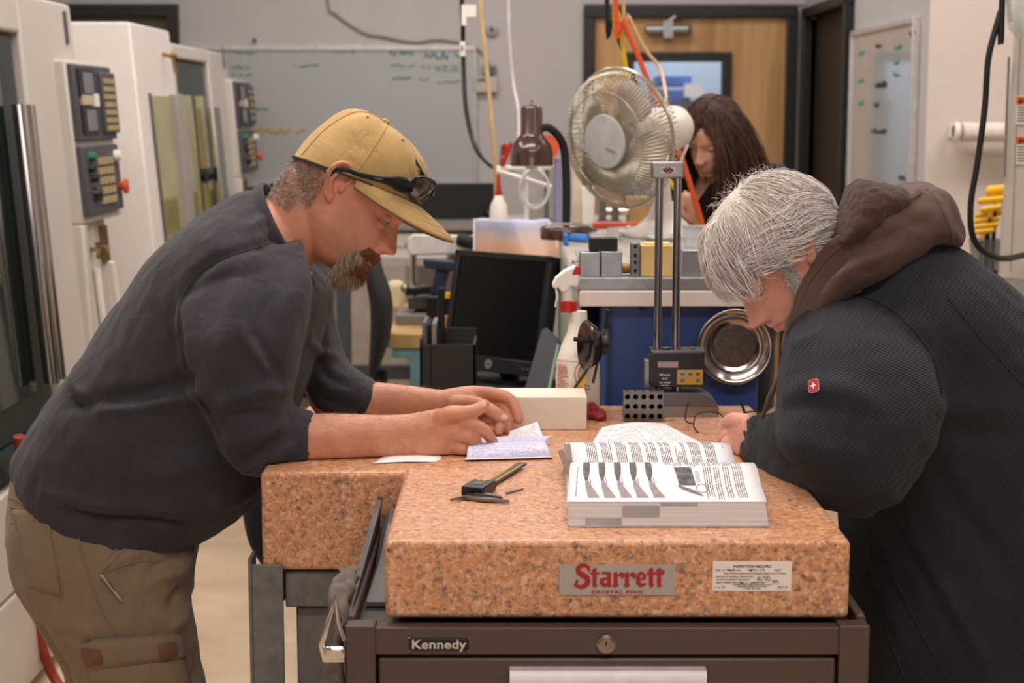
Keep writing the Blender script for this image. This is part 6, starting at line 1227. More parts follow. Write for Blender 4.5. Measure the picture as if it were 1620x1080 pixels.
hand(b, None, [sec((640, 726), (640, 656), Yh-.002, .026), sec((668, 733), (668, 651), Yh, .026), sec((695, 737), (700, 646), Yh+.002, .026), sec((718, 736), (722, 650), Yh+.004, .024), sec((734, 728), (742, 660), Yh+.006, .019)],
     [([(722, 668, 2.748), (746, 671, 2.738), (768, 682, 2.742), (782, 703, 2.758)], [.013, .0122, .0108, .0088]),
      ([(715, 688, 2.742), (741, 692, 2.732), (755, 706, 2.746), (747, 718, 2.785)], [.0145, .0128, .0108, .0092]),
      ([(708, 706, 2.744), (733, 711, 2.735), (744, 722, 2.750), (735, 726, 2.788)], [.0135, .0120, .0100, .0088]),
      ([(700, 720, 2.755), (718, 722, 2.748), (727, 729, 2.765), (722, 728, 2.795)], [.011, .0100, .0088, .0078])],
     ([(690, 668, 2.745), (712, 655, 2.735), (731, 653, 2.735), (750, 650, 2.742), (767, 640, 2.750)], [.018, .0150, .0125, .0118, .0088]))
YF1 = 3.0                                              # far arm
b.loft(round_caps(smooth_rings([sec((430, 500), (500, 480), 3.04, .05), sec((470, 590), (530, 560), 3.03, .046), sec((505, 660), (560, 600), 3.02, .044), sec((560, 672), (582, 604), 3.01, .042), sec((600, 668), (606, 606), YF1, .038), sec((650, 662), (652, 611), 2.98, .032), sec((695, 658), (696, 617), 2.965, .028), sec((715, 660), (714, 616), 2.96, .028)], 3)))
hand(b, None, [sec((700, 658), (700, 617), 2.962, .026), sec((725, 664), (728, 612), 2.955, .026), sec((748, 666), (755, 610), 2.95, .024), sec((766, 655), (778, 614), 2.945, .019)],
     [([(752, 622, 2.945), (778, 622, 2.93), (808, 632, 2.925), (821, 664, 2.915)], [.0125, .0118, .0105, .0085]),
      ([(748, 632, 2.955), (774, 634, 2.945), (799, 648, 2.93), (806, 684, 2.915)], [.0125, .0115, .0102, .0085]),
      ([(745, 645, 2.96), (768, 650, 2.955), (790, 664, 2.935), (789, 683, 2.905)], [.012, .0108, .0096, .0084]),
      ([(740, 655, 2.965), (760, 664, 2.96), (778, 673, 2.94), (772, 680, 2.912)], [.0105, .0095, .0085, .0076])],
     ([(722, 640, 2.93), (748, 638, 2.90), (771, 646, 2.885), (785, 654, 2.882), (798, 662, 2.888)], [.017, .0140, .0122, .0116, .0092]))
v, f, nr = fuse(b, .0025, 2, .5)
v = on_plates(v); p = H1.loc(v)
def under_cap(p): return (p[:, 2] > .000+(p[:, 0]+.105)*.272) & (np.linalg.norm(p-np.array([0, 0, .03]), axis=1) < .15) & (np.abs(p[:, 1]) < .079)
uc = under_cap(p); q_ = p.copy(); q_[uc] = np.array([0, 0, .02])+(p[uc]-np.array([0, 0, .02]))*.90; v = H1.wa(q_)
stub = lambda p: np.clip(1-np.abs(p[:, 2]+.055)/.06, 0, 1)*np.clip((p[:, 0]-.0)/.03, 0, 1)*np.clip((.105-p[:, 0])/.03, 0, 1)*.55+np.clip((-.03-p[:, 0])/.02, 0, 1)*np.clip((p[:, 2]+.075)/.02, 0, 1)*.8
tc_ = tint_skin(v, H1, FW1, lambda p: np.clip(stub(p), 0, .9)*(np.abs(p[:, 1]) < .09)*(np.linalg.norm(p, axis=1) < .17))
body1 = mesh_obj('body', v, f, M_skin1, m1, None, colors=tc_); bv1 = bvh_of(v, f)
eyes(H1, m1, FW1, '#5f7180')
nail(m1, P(797, 659, 2.874), (.1, -.9, .45), P(805, 664, 2.89)-P(785, 654, 2.88)); nail(m1, P(764, 639, 2.741), (-.2, -.75, .6), P(767, 640, 2.75)-P(750, 650, 2.742), .005, .006)
# eyebrow, cropped hair at the nape, goatee
M_hair1 = hair_mat('greying brown hair', [(0, lin('#40342b')), (.5, lin('#80705f')), (1, lin('#c9bfb3'))])
def surf(H, bv, x, y, z, out=(0, 0, 0)):               # from a local point cast towards the head's middle
    q = H.w(x, y, z); c = H.w(*out); d = (c-q).normalized(); h = bv.ray_cast(q, d); return h
L = []; R_ = []
for i in range(9500):
    a = RNG.uniform(PI*.52, PI*1.48); z = RNG.uniform(-.082, .02); h = surf(H1, bv1, .3*math.cos(a), .3*math.sin(a), z-.0, (0, 0, z))
    if h[0] is None: continue
    lp = H1.loc(np.array([h[0]]))[0]
    if lp[0] > -.026 or lp[2] > .004+(lp[0]+.105)*.272: continue
    if lp[2] < -.045-.02*RNG.random() and lp[0] > -.05: continue
    dn = (h[1]*.9+Vector(H1.wa([[0, 0, -1]])[0]-H1.wa([[0, 0, 0]])[0]).normalized()*.9+Vector(RNG.normal(size=3)*.25)).normalized(); ln = RNG.uniform(.0025, .0060)
    L.append([h[0]+dn*(ln*t) for t in (0, .4, 1)])
strands('cropped_hair', L, .00030, M_hair1, m1, kind='stuff')
L = []
for sd in (-1, 1):
    for i in range(170):
        t = RNG.random(); x, y, z = .13, sd*(.018+.032*t), .0195+.006*math.sin(t*PI)-.004*t+RNG.normal()*.0018; h = surf(H1, bv1, x+.1, y, z, (0, y, z))
        if h[0] is None: continue
        dn = (h[1]*.45+Vector(H1.A[:3, 1]*sd)*.9+Vector(RNG.normal(size=3)*.15)).normalized(); L.append([h[0]+dn*(.008*k) for k in (0, .5, 1)])
strands('eyebrow', L, .00040, hair_mat('brown brow', [(0, lin('#3a2518')), (1, lin('#7c5a42'))]), m1, kind='stuff')
L, L2 = [], []
dwn = Vector((0, 0, -1)); fw_ = Vector(H1.A[:3, 0]).normalized(); up_ = Vector(H1.A[:3, 2]).normalized()
for i in range(14000):
    y = RNG.uniform(-.05, .05); z = RNG.uniform(-.122, -.046); a = math.atan2(y, .07); mous = z > -.062
    if mous and abs(y) > .030+(-.046-z)*.5: continue
    if -.080 < z < -.062 and abs(y) < .017: continue
    if not mous and abs(y) > .047-.12*max(0, -.1-z): continue
    if z < -.118 and RNG.random() < .3: continue
    q = H1.w(.25*math.cos(a), .25*math.sin(a)*1.1, z-.02); c = H1.w(.02, y*.3, z+.004); h = bv1.ray_cast(q, (c-q).normalized())
    if h[0] is None: continue
    hp = H1.loc(np.array([h[0]]))[0]
    if hp[0] < .058+.2*max(0, abs(hp[1])-.03): continue
    hang_ = (h[1]*.55+dwn*.55-up_*.35+(fw_*.15 if mous else -fw_*.05)+Vector(RNG.normal(size=3)*.28)).normalized()
    ln = RNG.uniform(.006, .011) if mous else RNG.uniform(.012, .026)+max(0, -.09-z)*.35
    curl = Vector(RNG.normal(size=3)*.65); st_ = [h[0]-h[1]*.001]
    for k in range(5): hang_ = (hang_+dwn*.12+curl*.18*math.sin(k*1.7)+h[1]*(.05 if k < 2 else -.08)).normalized(); st_.append(st_[-1]+hang_*(ln/5))
    red = mous or (z > -.094 and abs(y) < .03) or RNG.random() < .12
    (L if red else L2).append(st_)
strands('moustache', L, .00032, hair_mat('auburn beard', [(0, lin('#4e2510')), (.5, lin('#8a4a22')), (1, lin('#b5794c'))]), m1, label='auburn moustache and soul patch', kind='stuff')
strands('goatee', L2, .00032, hair_mat('grey beard', [(0, lin('#66533f')), (.4, lin('#a08a72')), (1, lin('#ddd0bf'))]), m1, label='bushy greying chin beard', kind='stuff')
nb = normals(v, f); fa_ = np.where((v[:, 0] > P(505, 700, 2.75).x) & (v[:, 0] < P(690, 700, 2.75).x) & (v[:, 2] > .985) & (v[:, 2] < 1.16) & (v[:, 1] > 2.64))[0]; L = []
for i in RNG.choice(fa_, 1500):
    n_ = Vector(nb[i]); d = (Vector((.8, 0, -.25))+n_*.55+Vector(RNG.normal(size=3)*.3)).normalized(); p_ = Vector(v[i]); ln = RNG.uniform(.006, .012); L.append([p_, p_+d*(ln*.5)+n_*.0006, p_+d*ln])
strands('arm_hair', L, .00014, hair_mat('fair arm hair', [(0, lin('#7a4a28')), (1, lin('#c99a68'))]), m1, kind='stuff')
# shirt
sh = MB()
tor = [sec((410, 297), (486, 436), 2.89, .098, 2.2), sec((372, 308), (512, 455), 2.89, .155, 2.3), sec((325, 336), (520, 480), 2.89, .20, 2.4), sec((255, 392), (505, 550), 2.90, .215, 2.5), sec((192, 475), (478, 625), 2.90, .215, 2.5), sec((135, 560), (448, 705), 2.90, .215, 2.5), sec((80, 636), (425, 762), 2.90, .215, 2.5), sec((46, 686), (396, 806), 2.90, .210, 2.5), sec((30, 722), (352, 836), 2.90, .20, 2.5), sec((42, 762), (318, 850), 2.90, .195, 2.5), sec((66, 800), (306, 852), 2.90, .19, 2.6), sec((70, 812), (304, 850), 2.90, .186, 2.6)]
sh.loft(smooth_rings(tor, 4))
slv = [sec((318, 420), (478, 382), 2.80, .07, 2.2), sec((282, 470), (492, 440), 2.735, .075, 2.3), sec((280, 535), (486, 505), 2.705, .082, 2.3), sec((296, 600), (478, 555), 2.70, .08, 2.3), sec((325, 660), (470, 597), 2.70, .076, 2.3), sec((352, 712), (462, 622), 2.705, .072, 2.3), sec((384, 747), (462, 640), 2.715, .066, 2.3), sec((425, 752), (466, 646), 2.72, .062, 2.3), sec((460, 749), (478, 648), 2.727, .058, 2.3), sec((488, 746), (492, 649), 2.732, .0545, 2.3)]
sh.loft(round_caps(smooth_rings(slv, 4), 3, .2))
fsl = [sec((420, 440), (524, 446), 3.02, .08, 2.3), sec((440, 500), (529, 492), 3.05, .078, 2.3), sec((460, 560), (536, 535), 3.045, .07, 2.3), sec((482, 610), (548, 570), 3.035, .066, 2.3), sec((515, 655), (566, 588), 3.02, .06, 2.3), sec((560, 662), (588, 600), 3.012, .054, 2.3), sec((572, 664), (594, 603), 3.008, .052, 2.3)]
sh.loft(round_caps(smooth_rings(fsl, 4), 3, .2))
v, f, nr = fuse(sh, .0052, 5, .5); bv = bvh_of(v, f)
hl = lambda *pts: hit_line(bv, pts, 4)
FL = [(hl((475, 365), (420, 385), (350, 408), (305, 440), (280, 490)), .007, -.005), (hl((280, 490), (285, 560), (300, 610), (330, 660), (350, 700)), .008, -.006),
      (hl((300, 440), (285, 470), (278, 520)), .006, .004), (hl((306, 598), (270, 610), (220, 624), (160, 633), (110, 640)), .010, -.010), (hl((320, 622), (270, 634), (210, 644), (120, 650)), .008, .006), (hl((345, 720), (290, 740), (200, 745)), .014, .005), (hl((120, 575), (118, 610), (135, 632), (165, 640)), .010, .007), (hl((105, 615), (125, 640), (160, 650)), .008, -.006),
      (hl((380, 505), (392, 540), (412, 568), (425, 590)), .006, .005), (hl((400, 520), (420, 560), (440, 590)), .007, -.004), (hl((345, 640), (375, 625), (420, 615), (455, 620)), .008, .007), (hl((350, 665), (385, 655), (430, 655)), .007, -.006), (hl((352, 700), (400, 690), (440, 668)), .008, .006), (hl((375, 735), (410, 715), (450, 690)), .007, -.005), (hl((385, 748), (430, 728), (470, 700)), .006, .005),
      (hl((70, 780), (150, 800), (230, 806), (300, 815)), .009, .006), (hl((85, 795), (160, 812), (240, 818), (310, 828)), .008, -.005), (hl((330, 800), (370, 790), (410, 770)), .012, .006),
      (hl((505, 560), (515, 590), (545, 605)), .006, -.006), (hl((500, 590), (525, 615), (560, 625)), .006, .005), (hl((490, 540), (510, 560), (535, 560)), .006, .006), (hl((500, 625), (530, 640), (560, 645)), .005, -.004),
      (hl((430, 330), (410, 350), (385, 365)), .007, .004), (hl((445, 350), (430, 375), (410, 395)), .006, -.004), (hl((380, 440), (360, 520), (350, 600)), .014, .006), (hl((430, 430), (425, 500), (430, 560)), .012, -.005)]
FL = [(a_, w_, h_*1.8) for a_, w_, h_ in FL]; v = folds(v, nr, FL); v = wrinkle(v, nr, .0045, 11, (1, 1, 1.3)); v = wrinkle(v, nr, .0026, 26, (1.4, 1, .8), 5); v = on_plates(v)
M_shirt = cloth_mat('charcoal heather jersey', '#353136', .42, 620, .5, 900)
shirt = mesh_obj('shirt', v, f, M_shirt, m1, 'charcoal heather pullover with turned back sleeves'); bv = bvh_of(v, f)
for pts in ([(478, 368), (420, 387), (350, 410), (306, 442), (282, 490), (288, 560), (302, 612), (330, 655)], [(70, 800), (160, 817), (240, 822), (305, 832)], [(491, 652), (489, 700), (486, 742)], [(388, 745), (432, 724), (474, 697)]): seam('seam', bv, pts, .0014, M_shirt, shirt)
# collar with its open placket
col = MB(); cr = []
for k in range(25):
    a = 2*PI*k/24; c = (P(412, 296, 2.89)+P(484, 432, 2.89))/2; u = (P(484, 432, 2.89)-P(412, 296, 2.89))/2*1.03; w = Vector((0, .101, 0)); cr.append(c+u*math.cos(a)+w*math.sin(a))
ax = Vector((.62, 0, .5)).normalized()
def ring_at(h, g): return [p+ax*h+(p-sum(cr[:-1], Vector())/24).normalized()*g for p in cr[:-1]]
col.loft([ring_at(-.012, .004), ring_at(.004, .004), ring_at(.010, .0), ring_at(.009, -.004), ring_at(-.004, -.006)], cap=False); col.build('collar', M_shirt, shirt, sharp=80)
pk = MB(); pk.loft(round_caps(smooth_rings([sec((470, 405), (488, 428), 2.845, .008), sec((468, 440), (500, 450), 2.835, .009), sec((462, 478), (492, 488), 2.835, .009), sec((470, 492), (488, 502), 2.84, .006)], 3), 2)); pk.build('placket_flap', M_shirt, shirt)
# trousers
tr_ = MB(); M_khaki = cloth_mat('khaki canvas', '#7d6a55', .16, 300, .25, 1300)
tr_.loft(round_caps(smooth_rings([sec((32, 728), (330, 800), 2.9, .18, 2.6), sec((25, 770), (322, 830), 2.9, .19, 2.6), sec((25, 830), (312, 850), 2.9, .195, 2.6), sec((34, 890), (303, 900), 2.9, .195, 2.6), sec((58, 940), (300, 950), 2.9, .19, 2.6)], 3), 2, .2))
for Y, dx in ((2.815, 0), (3.02, -14)):
    tr_.loft(round_caps(smooth_rings([sec((22+dx, 850), (306+dx, 870), Y, .10), sec((46+dx, 930), (300+dx, 940), Y, .108), sec((84+dx, 990), (308+dx, 1000), Y, .105), sec((112+dx, 1040), (315+dx, 1050), Y, .10), sec((128+dx, 1100), (326+dx, 1100), Y, .098), sec((145+dx, 1220), (330+dx, 1220), Y, .09), sec((160+dx, 1400), (310+dx, 1400), Y, .08), sec((165+dx, 1560), (300+dx, 1560), Y, .075), sec((168+dx, 1600), (300+dx, 1600), Y, .075)], 3), 2, .2))
v, f, nr = fuse(tr_, .006, 4, .5); bv = bvh_of(v, f)
FL = [(hl((290, 872), (270, 885), (235, 905)), .008, -.006), (hl((300, 890), (280, 905), (240, 915)), .008, .006), (hl((302, 950), (285, 980), (262, 1000)), .010, .007), (hl((300, 925), (285, 935), (270, 960)), .007, -.007), (hl((160, 905), (200, 880), (260, 870)), .010, .004), (hl((110, 1005), (140, 1030), (130, 1070)), .009, -.006), (hl((295, 1020), (310, 1050), (300, 1080)), .008, -.006), (hl((240, 960), (260, 975), (290, 970)), .010, .006)]
FL = [(a_, w_, h_*1.6) for a_, w_, h_ in FL]; v = folds(v, nr, FL); v = wrinkle(v, nr, .0055, 13); v = wrinkle(v, nr, .0012, 40, seed=3)
pants = mesh_obj('trousers', v, f, M_khaki, m1, 'khaki cargo work trousers'); bv = bvh_of(v, f)
M_kh2 = M_khaki
for pts in ([(120, 812), (128, 870), (150, 940), (172, 985), (188, 1010)], [(225, 822), (205, 858), (178, 888), (160, 905)], [(216, 820), (196, 855), (168, 885)], [(15, 785), (45, 800), (76, 803)], [(16, 800), (46, 815), (76, 818)], [(76, 806), (82, 860), (92, 905), (100, 938), (94, 955)], [(18, 826), (50, 832), (78, 834)], [(160, 906), (200, 892), (240, 885)]): seam('seam', bv, pts, .0013, M_khaki, pants)
grid_patch('back_pocket', bv, [(20, 806), (75, 806), (97, 944), (50, 930)], .0022, M_khaki, pants, 14, 14, .08, .001)
grid_patch('cargo_pocket', bv, [(142, 1046), (288, 1040), (306, 1120), (150, 1130)], .012, M_khaki, pants, 18, 12, .12)
grid_patch('cargo_pocket_flap', bv, [(134, 1018), (282, 1006), (290, 1036), (150, 1054)], .017, M_khaki, pants, 18, 10, .14, label='cargo pocket flap with worn hook patches')
M_patch = cloth_mat('worn brown tab', '#6d4a36', .2, 300, .4, 900)
grid_patch('hook_tab', bv, [(137, 1030), (160, 1028), (162, 1046), (142, 1046)], .022, M_patch, pants, 6, 6, .2); grid_patch('hook_tab', bv, [(250, 1022), (274, 1019), (276, 1034), (254, 1038)], .022, M_patch, pants, 6, 6, .2)
kn = hit_line(bv, [(161, 907), (172, 922), (184, 938), (192, 950)], 4, .004); kc = thing('pocket_knife', 'silver clip of pocket knife on khaki trouser pocket', 'knife', kn[0])
MB().tube(kn, [.0048]*(len(kn)-3)+[.0036]*3, 8, flat=.35).build('pocket_clip', mat('satin clip', '#cfcac6', .35, .4), kc); MB().tube(kn[3:8], .0022, 6).build('clip_slot', M_blackmatte, kc)
for Y, dx in ((2.815, 0), (3.02, -14)):
    a = P(236+dx, 1640, Y); shoe(m1, (a.x+.17, Y, 0), (a.x-.11, Y, 0))
# cap and sunglasses, in head coordinates
M_tan = cloth_mat('tan cotton twill', '#b2925f', .10, 500, .2, 1500); CO = Vector((-.009, 0, -.013)); CT = Vector((-.004, 0, .146))+CO
def rim(ph): 
    x = .012+.107*math.cos(ph); return Vector((x, .0885*math.sin(ph), .010+(x+.095)*.272))+CO
def crown(ph, s, g=0):
    r0 = rim(ph); h = math.cos(s*PI/2)**.7; k = math.sin(s*PI/2)**.88; n = Vector((r0.x-CT.x, r0.y, 0)).normalized(); p = Vector((CT.x+(r0.x-CT.x)*h, r0.y*h, r0.z+(CT.z-r0.z)*k))
    sm = .0022*math.cos(6*ph)*math.sin(s*PI)*.9+.003*mnoise.noise(p*22); d = (p-Vector((0, 0, .05))).normalized(); return p+d*(sm+g)
m = MB(); m.M = H1.M; N1, N2 = 72, 22
rows = [[crown(2*PI*j/N1, i/N2) for j in range(N1)] for i in range(N2)]+[[CT+(crown(2*PI*j/N1, .985)-CT)*.3 for j in range(N1)]]
inner = [[Vector((p.x*.95, p.y*.95, p.z-.001)) for p in rows[0]], [Vector((p.x*.93, p.y*.93, p.z+.012)) for p in rows[0]]]
m.loft(inner[::-1]+rows, cap=True); cap_ = m.build('cap_crown', M_tan, m1, sharp=70)
m = MB(); m.M = H1.M
for k in range(6): m.tube([crown(PI/6+k*PI/3, s, .0006) for s in np.linspace(.02, .97, 16)], .0013, 5)
m.build('crown_seams', M_tan, cap_, kind='stuff')
m = MB(); m.M = H1.M; m.ball(CT+Vector((0, 0, .002)), .008, .008, .0045); m.build('cap_button', M_tan, cap_)
m = MB(); m.M = H1.M
for k in range(6): m.lathe([(.0012, 0), (.0028, 0), (.0028, .0008), (.0012, .0008)], crown(k*PI/3, .66, .0), (crown(k*PI/3, .66)-Vector((0, 0, .06))), 10, cap=False)
m.build('eyelet', mat('tan eyelet', '#7d6238', .7), cap_, kind='stuff')
m = MB(); m.M = H1.M; m.tube([rim(a)*1.004+Vector((0, 0, -.001)) for a in np.linspace(PI*.4, PI*1.6, 40)], .0022, 6); m.build('sweatband', mat('dark sweatband', '#3a2f22', .8), cap_)
em = MB(); em.M = H1.M
for k, (p0, s0, p1, s1, r0) in enumerate([(-.62, .50, -.50, .38, .0016), (-.60, .48, -.36, .36, .0018), (-.56, .44, -.30, .30, .0020), (-.56, .38, -.32, .24, .0018), (-.54, .33, -.36, .19, .0016), (-.50, .28, -.38, .15, .0014), (-.38, .40, -.24, .28, .0014), (-.30, .30, -.22, .18, .0014), (-.42, .30, -.28, .22, .0016), (-.60, .52, -.64, .42, .0012), (-.48, .22, -.30, .14, .0012)]):
    em.tube([crown(p0+(p1-p0)*t+.03*math.sin(t*PI), s0+(s1-s0)*t, .0006) for t in np.linspace(0, 1, 6)], [r0*.4, r0, r0*1.1, r0, r0*.7, r0*.2], 5)
em.build('emblem', mat('black thread', '#1c1814', .8), cap_, 'black embroidered feathered bird emblem', kind='stuff')
def brimp(a, t):
    r0 = rim(a)*.995; L_ = .088*math.cos(a*.75)**.8*(1-(abs(a)/1.53)**4); d = Vector((math.cos(a*.35), math.sin(a*.35)*.6, 0)); p = r0+d*(L_*t); p.z += -.30*L_*t-1.3*(p.y**2)*t*1.1-.002+.012*math.sin(t*PI*.5)*math.cos(a); return p
m = MB(); m.M = H1.M; na, nt = 40, 12; top = [[brimp(-1.5+3.0*i/na, j/nt) for i in range(na+1)] for j in range(nt+1)]
vs = [p for r in top for p in r]; fs = [(j*(na+1)+i, j*(na+1)+i+1, (j+1)*(na+1)+i+1, (j+1)*(na+1)+i) for j in range(nt) for i in range(na)]
m.add(vs, fs); br_ = m.build('cap_brim', M_tan, m1, sharp=180); s_ = br_.modifiers.new('t', 'SOLIDIFY'); s_.thickness = .0032; s_.offset = 0
m = MB(); m.M = H1.M; m.add([p-Vector((0, 0, .0022)) for p in vs], fs); m.build('brim_underside', cloth_mat('grey brown lining', '#6b5548', .1), br_, sharp=180)
m = MB(); m.M = H1.M
for t in (.3, .5, .7, .88): m.tube([brimp(a, t)+Vector((0, 0, .0018)) for a in np.linspace(-1.3, 1.3, 30)], .0005, 4)
m.build('brim_stitching', M_tan, br_, kind='stuff')
sg = thing('sunglasses', 'black wraparound sunglasses resting on tan cap\'s brim', 'sunglasses', H1.w(.1, 0, .07)); M_gloss = mat('glossy black frame', '#08080a', .26, coat=.1)
def gl(a, z): r0 = Vector((.008+.122*math.cos(a), .094*math.sin(a), z+.009))+CO; return r0
for sd in (-1, 1):
    m = MB(); m.M = H1.M; c = lambda u, w: gl(sd*(.12+.62*u), .084-.006*u+(-.0215+.003*u)*w*(1-.5*(2*u-1)**4)*1.05)+Vector((-.004*w*w, 0, 0))
    m.add([c(i/12, 2*j/6-1) for j in range(7) for i in range(13)], [(j*13+i, j*13+i+1, (j+1)*13+i+1, (j+1)*13+i) for j in range(6) for i in range(12)]); ln_ = m.build('lens', mat('smoked lens', '#3a3531', .05, var=.3, scale=6, coat=.8), sg, sharp=180)
    m = MB(); m.M = H1.M; m.tube([c(u, w) for u, w in [(k/12, -1) for k in range(13)]+[(1, -.5), (1, .5)]+[(1-k/12, 1) for k in range(13)]+[(0, .5), (0, -.5)]], .0032, 6, closed=True); m.build('rim', M_gloss, ln_)
    m = MB(); m.M = H1.M; m.tube(smooth_line([gl(sd*.74, .074), gl(sd*.95, .066), Vector((.055, sd*.094, .065))+CO, Vector((.02, sd*.091, .050))+CO, Vector((-.012, sd*.088, .030)), Vector((-.035, sd*.084, .012))], 4), [.010, .012, .013, .0128, .012, .011, .0085, .0068, .006, .0055, .005, .0045, .0042, .004, .004, .004, .004, .004, .004, .004, .004], 8, flat=.5, up=(0, 1, 0)); m.build('temple_arm', M_gloss, sg)
m = MB(); m.M = H1.M; m.tube([gl(a, .083+.004*math.cos(a*10)) for a in np.linspace(-.14, .14, 8)], .0035, 8); m.build('bridge', M_gloss, sg)
# ------------------------------------------------------------------ the white haired man on the right
m2 = thing('person', 'white haired man in black fleece and brown hood bent over open book', 'person', (.6, 2.6, 0))
YH2 = 2.64; th = R(49); ps_ = R(17); FW2 = .010
H2 = Head(P(1237, 406, YH2), (-math.cos(th)*math.cos(ps_), -math.cos(th)*math.sin(ps_), -math.sin(th)), (-math.sin(th), -.06, math.cos(th)), .94)
M_skin2 = skin_mat('pink skin', '#cf937c')
b = MB(); put_head(b, H2, fwd=FW2, chin=-.002, jaw=1.06, nose=1.05, wid=1.02)
b.loft(round_caps(smooth_rings([sec((1262, 470), (1330, 380), 2.64, .06, 2.2), sec((1275, 505), (1365, 400), 2.65, .066, 2.2), sec((1290, 540), (1400, 420), 2.66, .075, 2.2)], 3)))
b.loft(round_caps(smooth_rings([sec((1300, 540), (1390, 440), 2.67, .06), sec((1320, 600), (1480, 500), 2.69, .13), sec((1360, 690), (1600, 600), 2.72, .18), sec((1390, 830), (1700, 760), 2.73, .19), sec((1410, 980), (1730, 940), 2.73, .18), sec((1430, 1080), (1700, 1080), 2.73, .17)], 3)))
b.loft(round_caps(smooth_rings([sec((1310, 520), (1430, 560), 2.54, .05), sec((1290, 640), (1420, 690), 2.46, .05), sec((1300, 720), (1380, 770), 2.43, .05), sec((1280, 690), (1275, 770), 2.50, .045), sec((1232, 678), (1225, 745), 2.60, .038), sec((1200, 668), (1188, 728), 2.68, .033), sec((1182, 662), (1172, 722), 2.72, .030)], 3)))
hand(b, None, [sec((1192, 664), (1182, 722), 2.71, .028), sec((1178, 662), (1168, 724), 2.735, .029), sec((1166, 664), (1158, 722), 2.76, .026), sec((1158, 672), (1151, 716), 2.775, .020)],
     [([(1166, 674, 2.79), (1153, 676, 2.80), (1146, 686, 2.815), (1152, 696, 2.84)], [.012, .0115, .0102, .0086]),
      ([(1164, 686, 2.785), (1150, 689, 2.79), (1145, 700, 2.805), (1152, 708, 2.83)], [.012, .0115, .0102, .0086]),
      ([(1162, 698, 2.775), (1149, 702, 2.775), (1147, 712, 2.79), (1154, 716, 2.815)], [.0115, .011, .0098, .0084]),
      ([(1162, 710, 2.76), (1151, 713, 2.76), (1151, 719, 2.775), (1157, 721, 2.795)], [.0105, .0098, .0088, .0078])],
     ([(1180, 668, 2.745), (1166, 664, 2.765), (1156, 664, 2.785), (1147, 669, 2.80)], [.015, .0130, .0118, .0092]))
b.loft(round_caps(smooth_rings([sec((1330, 540), (1420, 560), 2.86, .05), sec((1330, 640), (1420, 680), 2.92, .05), sec((1330, 700), (1390, 730), 2.95, .045), sec((1280, 690), (1278, 735), 2.95, .036), sec((1250, 685), (1246, 720), 2.95, .028)], 3)))
hand(b, None, [sec((1256, 686), (1250, 720), 2.95, .026), sec((1240, 684), (1236, 716), 2.955, .027), sec((1226, 684), (1224, 712), 2.96, .022)],
     [([(1232, 690, 2.975), (1216, 690, 2.98), (1208, 696, 2.985), (1212, 702, 2.99)], [.011, .010, .009, .008]), ([(1230, 696, 2.965), (1214, 697, 2.965), (1207, 703, 2.97), (1212, 708, 2.975)], [.011, .010, .009, .008]), ([(1230, 702, 2.955), (1215, 704, 2.955), (1209, 709, 2.958), (1214, 712, 2.965)], [.011, .010, .009, .008]), ([(1232, 708, 2.945), (1220, 710, 2.942), (1214, 713, 2.945), (1219, 715, 2.95)], [.010, .009, .008, .007])],
     ([(1244, 690, 2.935), (1230, 688, 2.93), (1220, 690, 2.935), (1212, 694, 2.945)], [.014, .012, .0105, .009]))
for Y, dx in ((2.60, 0), (2.84, 6)):
    b.loft(round_caps(smooth_rings([sec((1430+dx, 1050), (1660+dx, 1050), Y, .085), sec((1450+dx, 1250), (1640+dx, 1250), Y, .075), sec((1480+dx, 1500), (1610+dx, 1500), Y, .055), sec((1500+dx, 1680), (1590+dx, 1680), Y, .042)], 2)))
v, f, nr = fuse(b, .0026, 2, .5); v = on_plates(v)
p2 = H2.loc(v)
stub2 = lambda p: (np.clip(1-np.abs(p[:, 2]+.06)/.06, 0, 1)*np.clip((p[:, 0]-.01)/.03, 0, 1)*.12)*(np.linalg.norm(p, axis=1) < .17)
body2 = mesh_obj('body', v, f, M_skin2, m2, None, colors=tint_skin(v, H2, FW2, stub2)); bv2 = bvh_of(v, f); eyes(H2, m2, FW2, '#6a7a80')
M_white_hair = hair_mat('white hair', [(0, lin('#b3a59a')), (.3, lin('#d8cdc4')), (.7, lin('#ebe3dc')), (1, lin('#fbf6f2'))], .42)
M_hairbase = mat('hair underlayer', '#c6bbb1', .7, var=.15, scale=60)
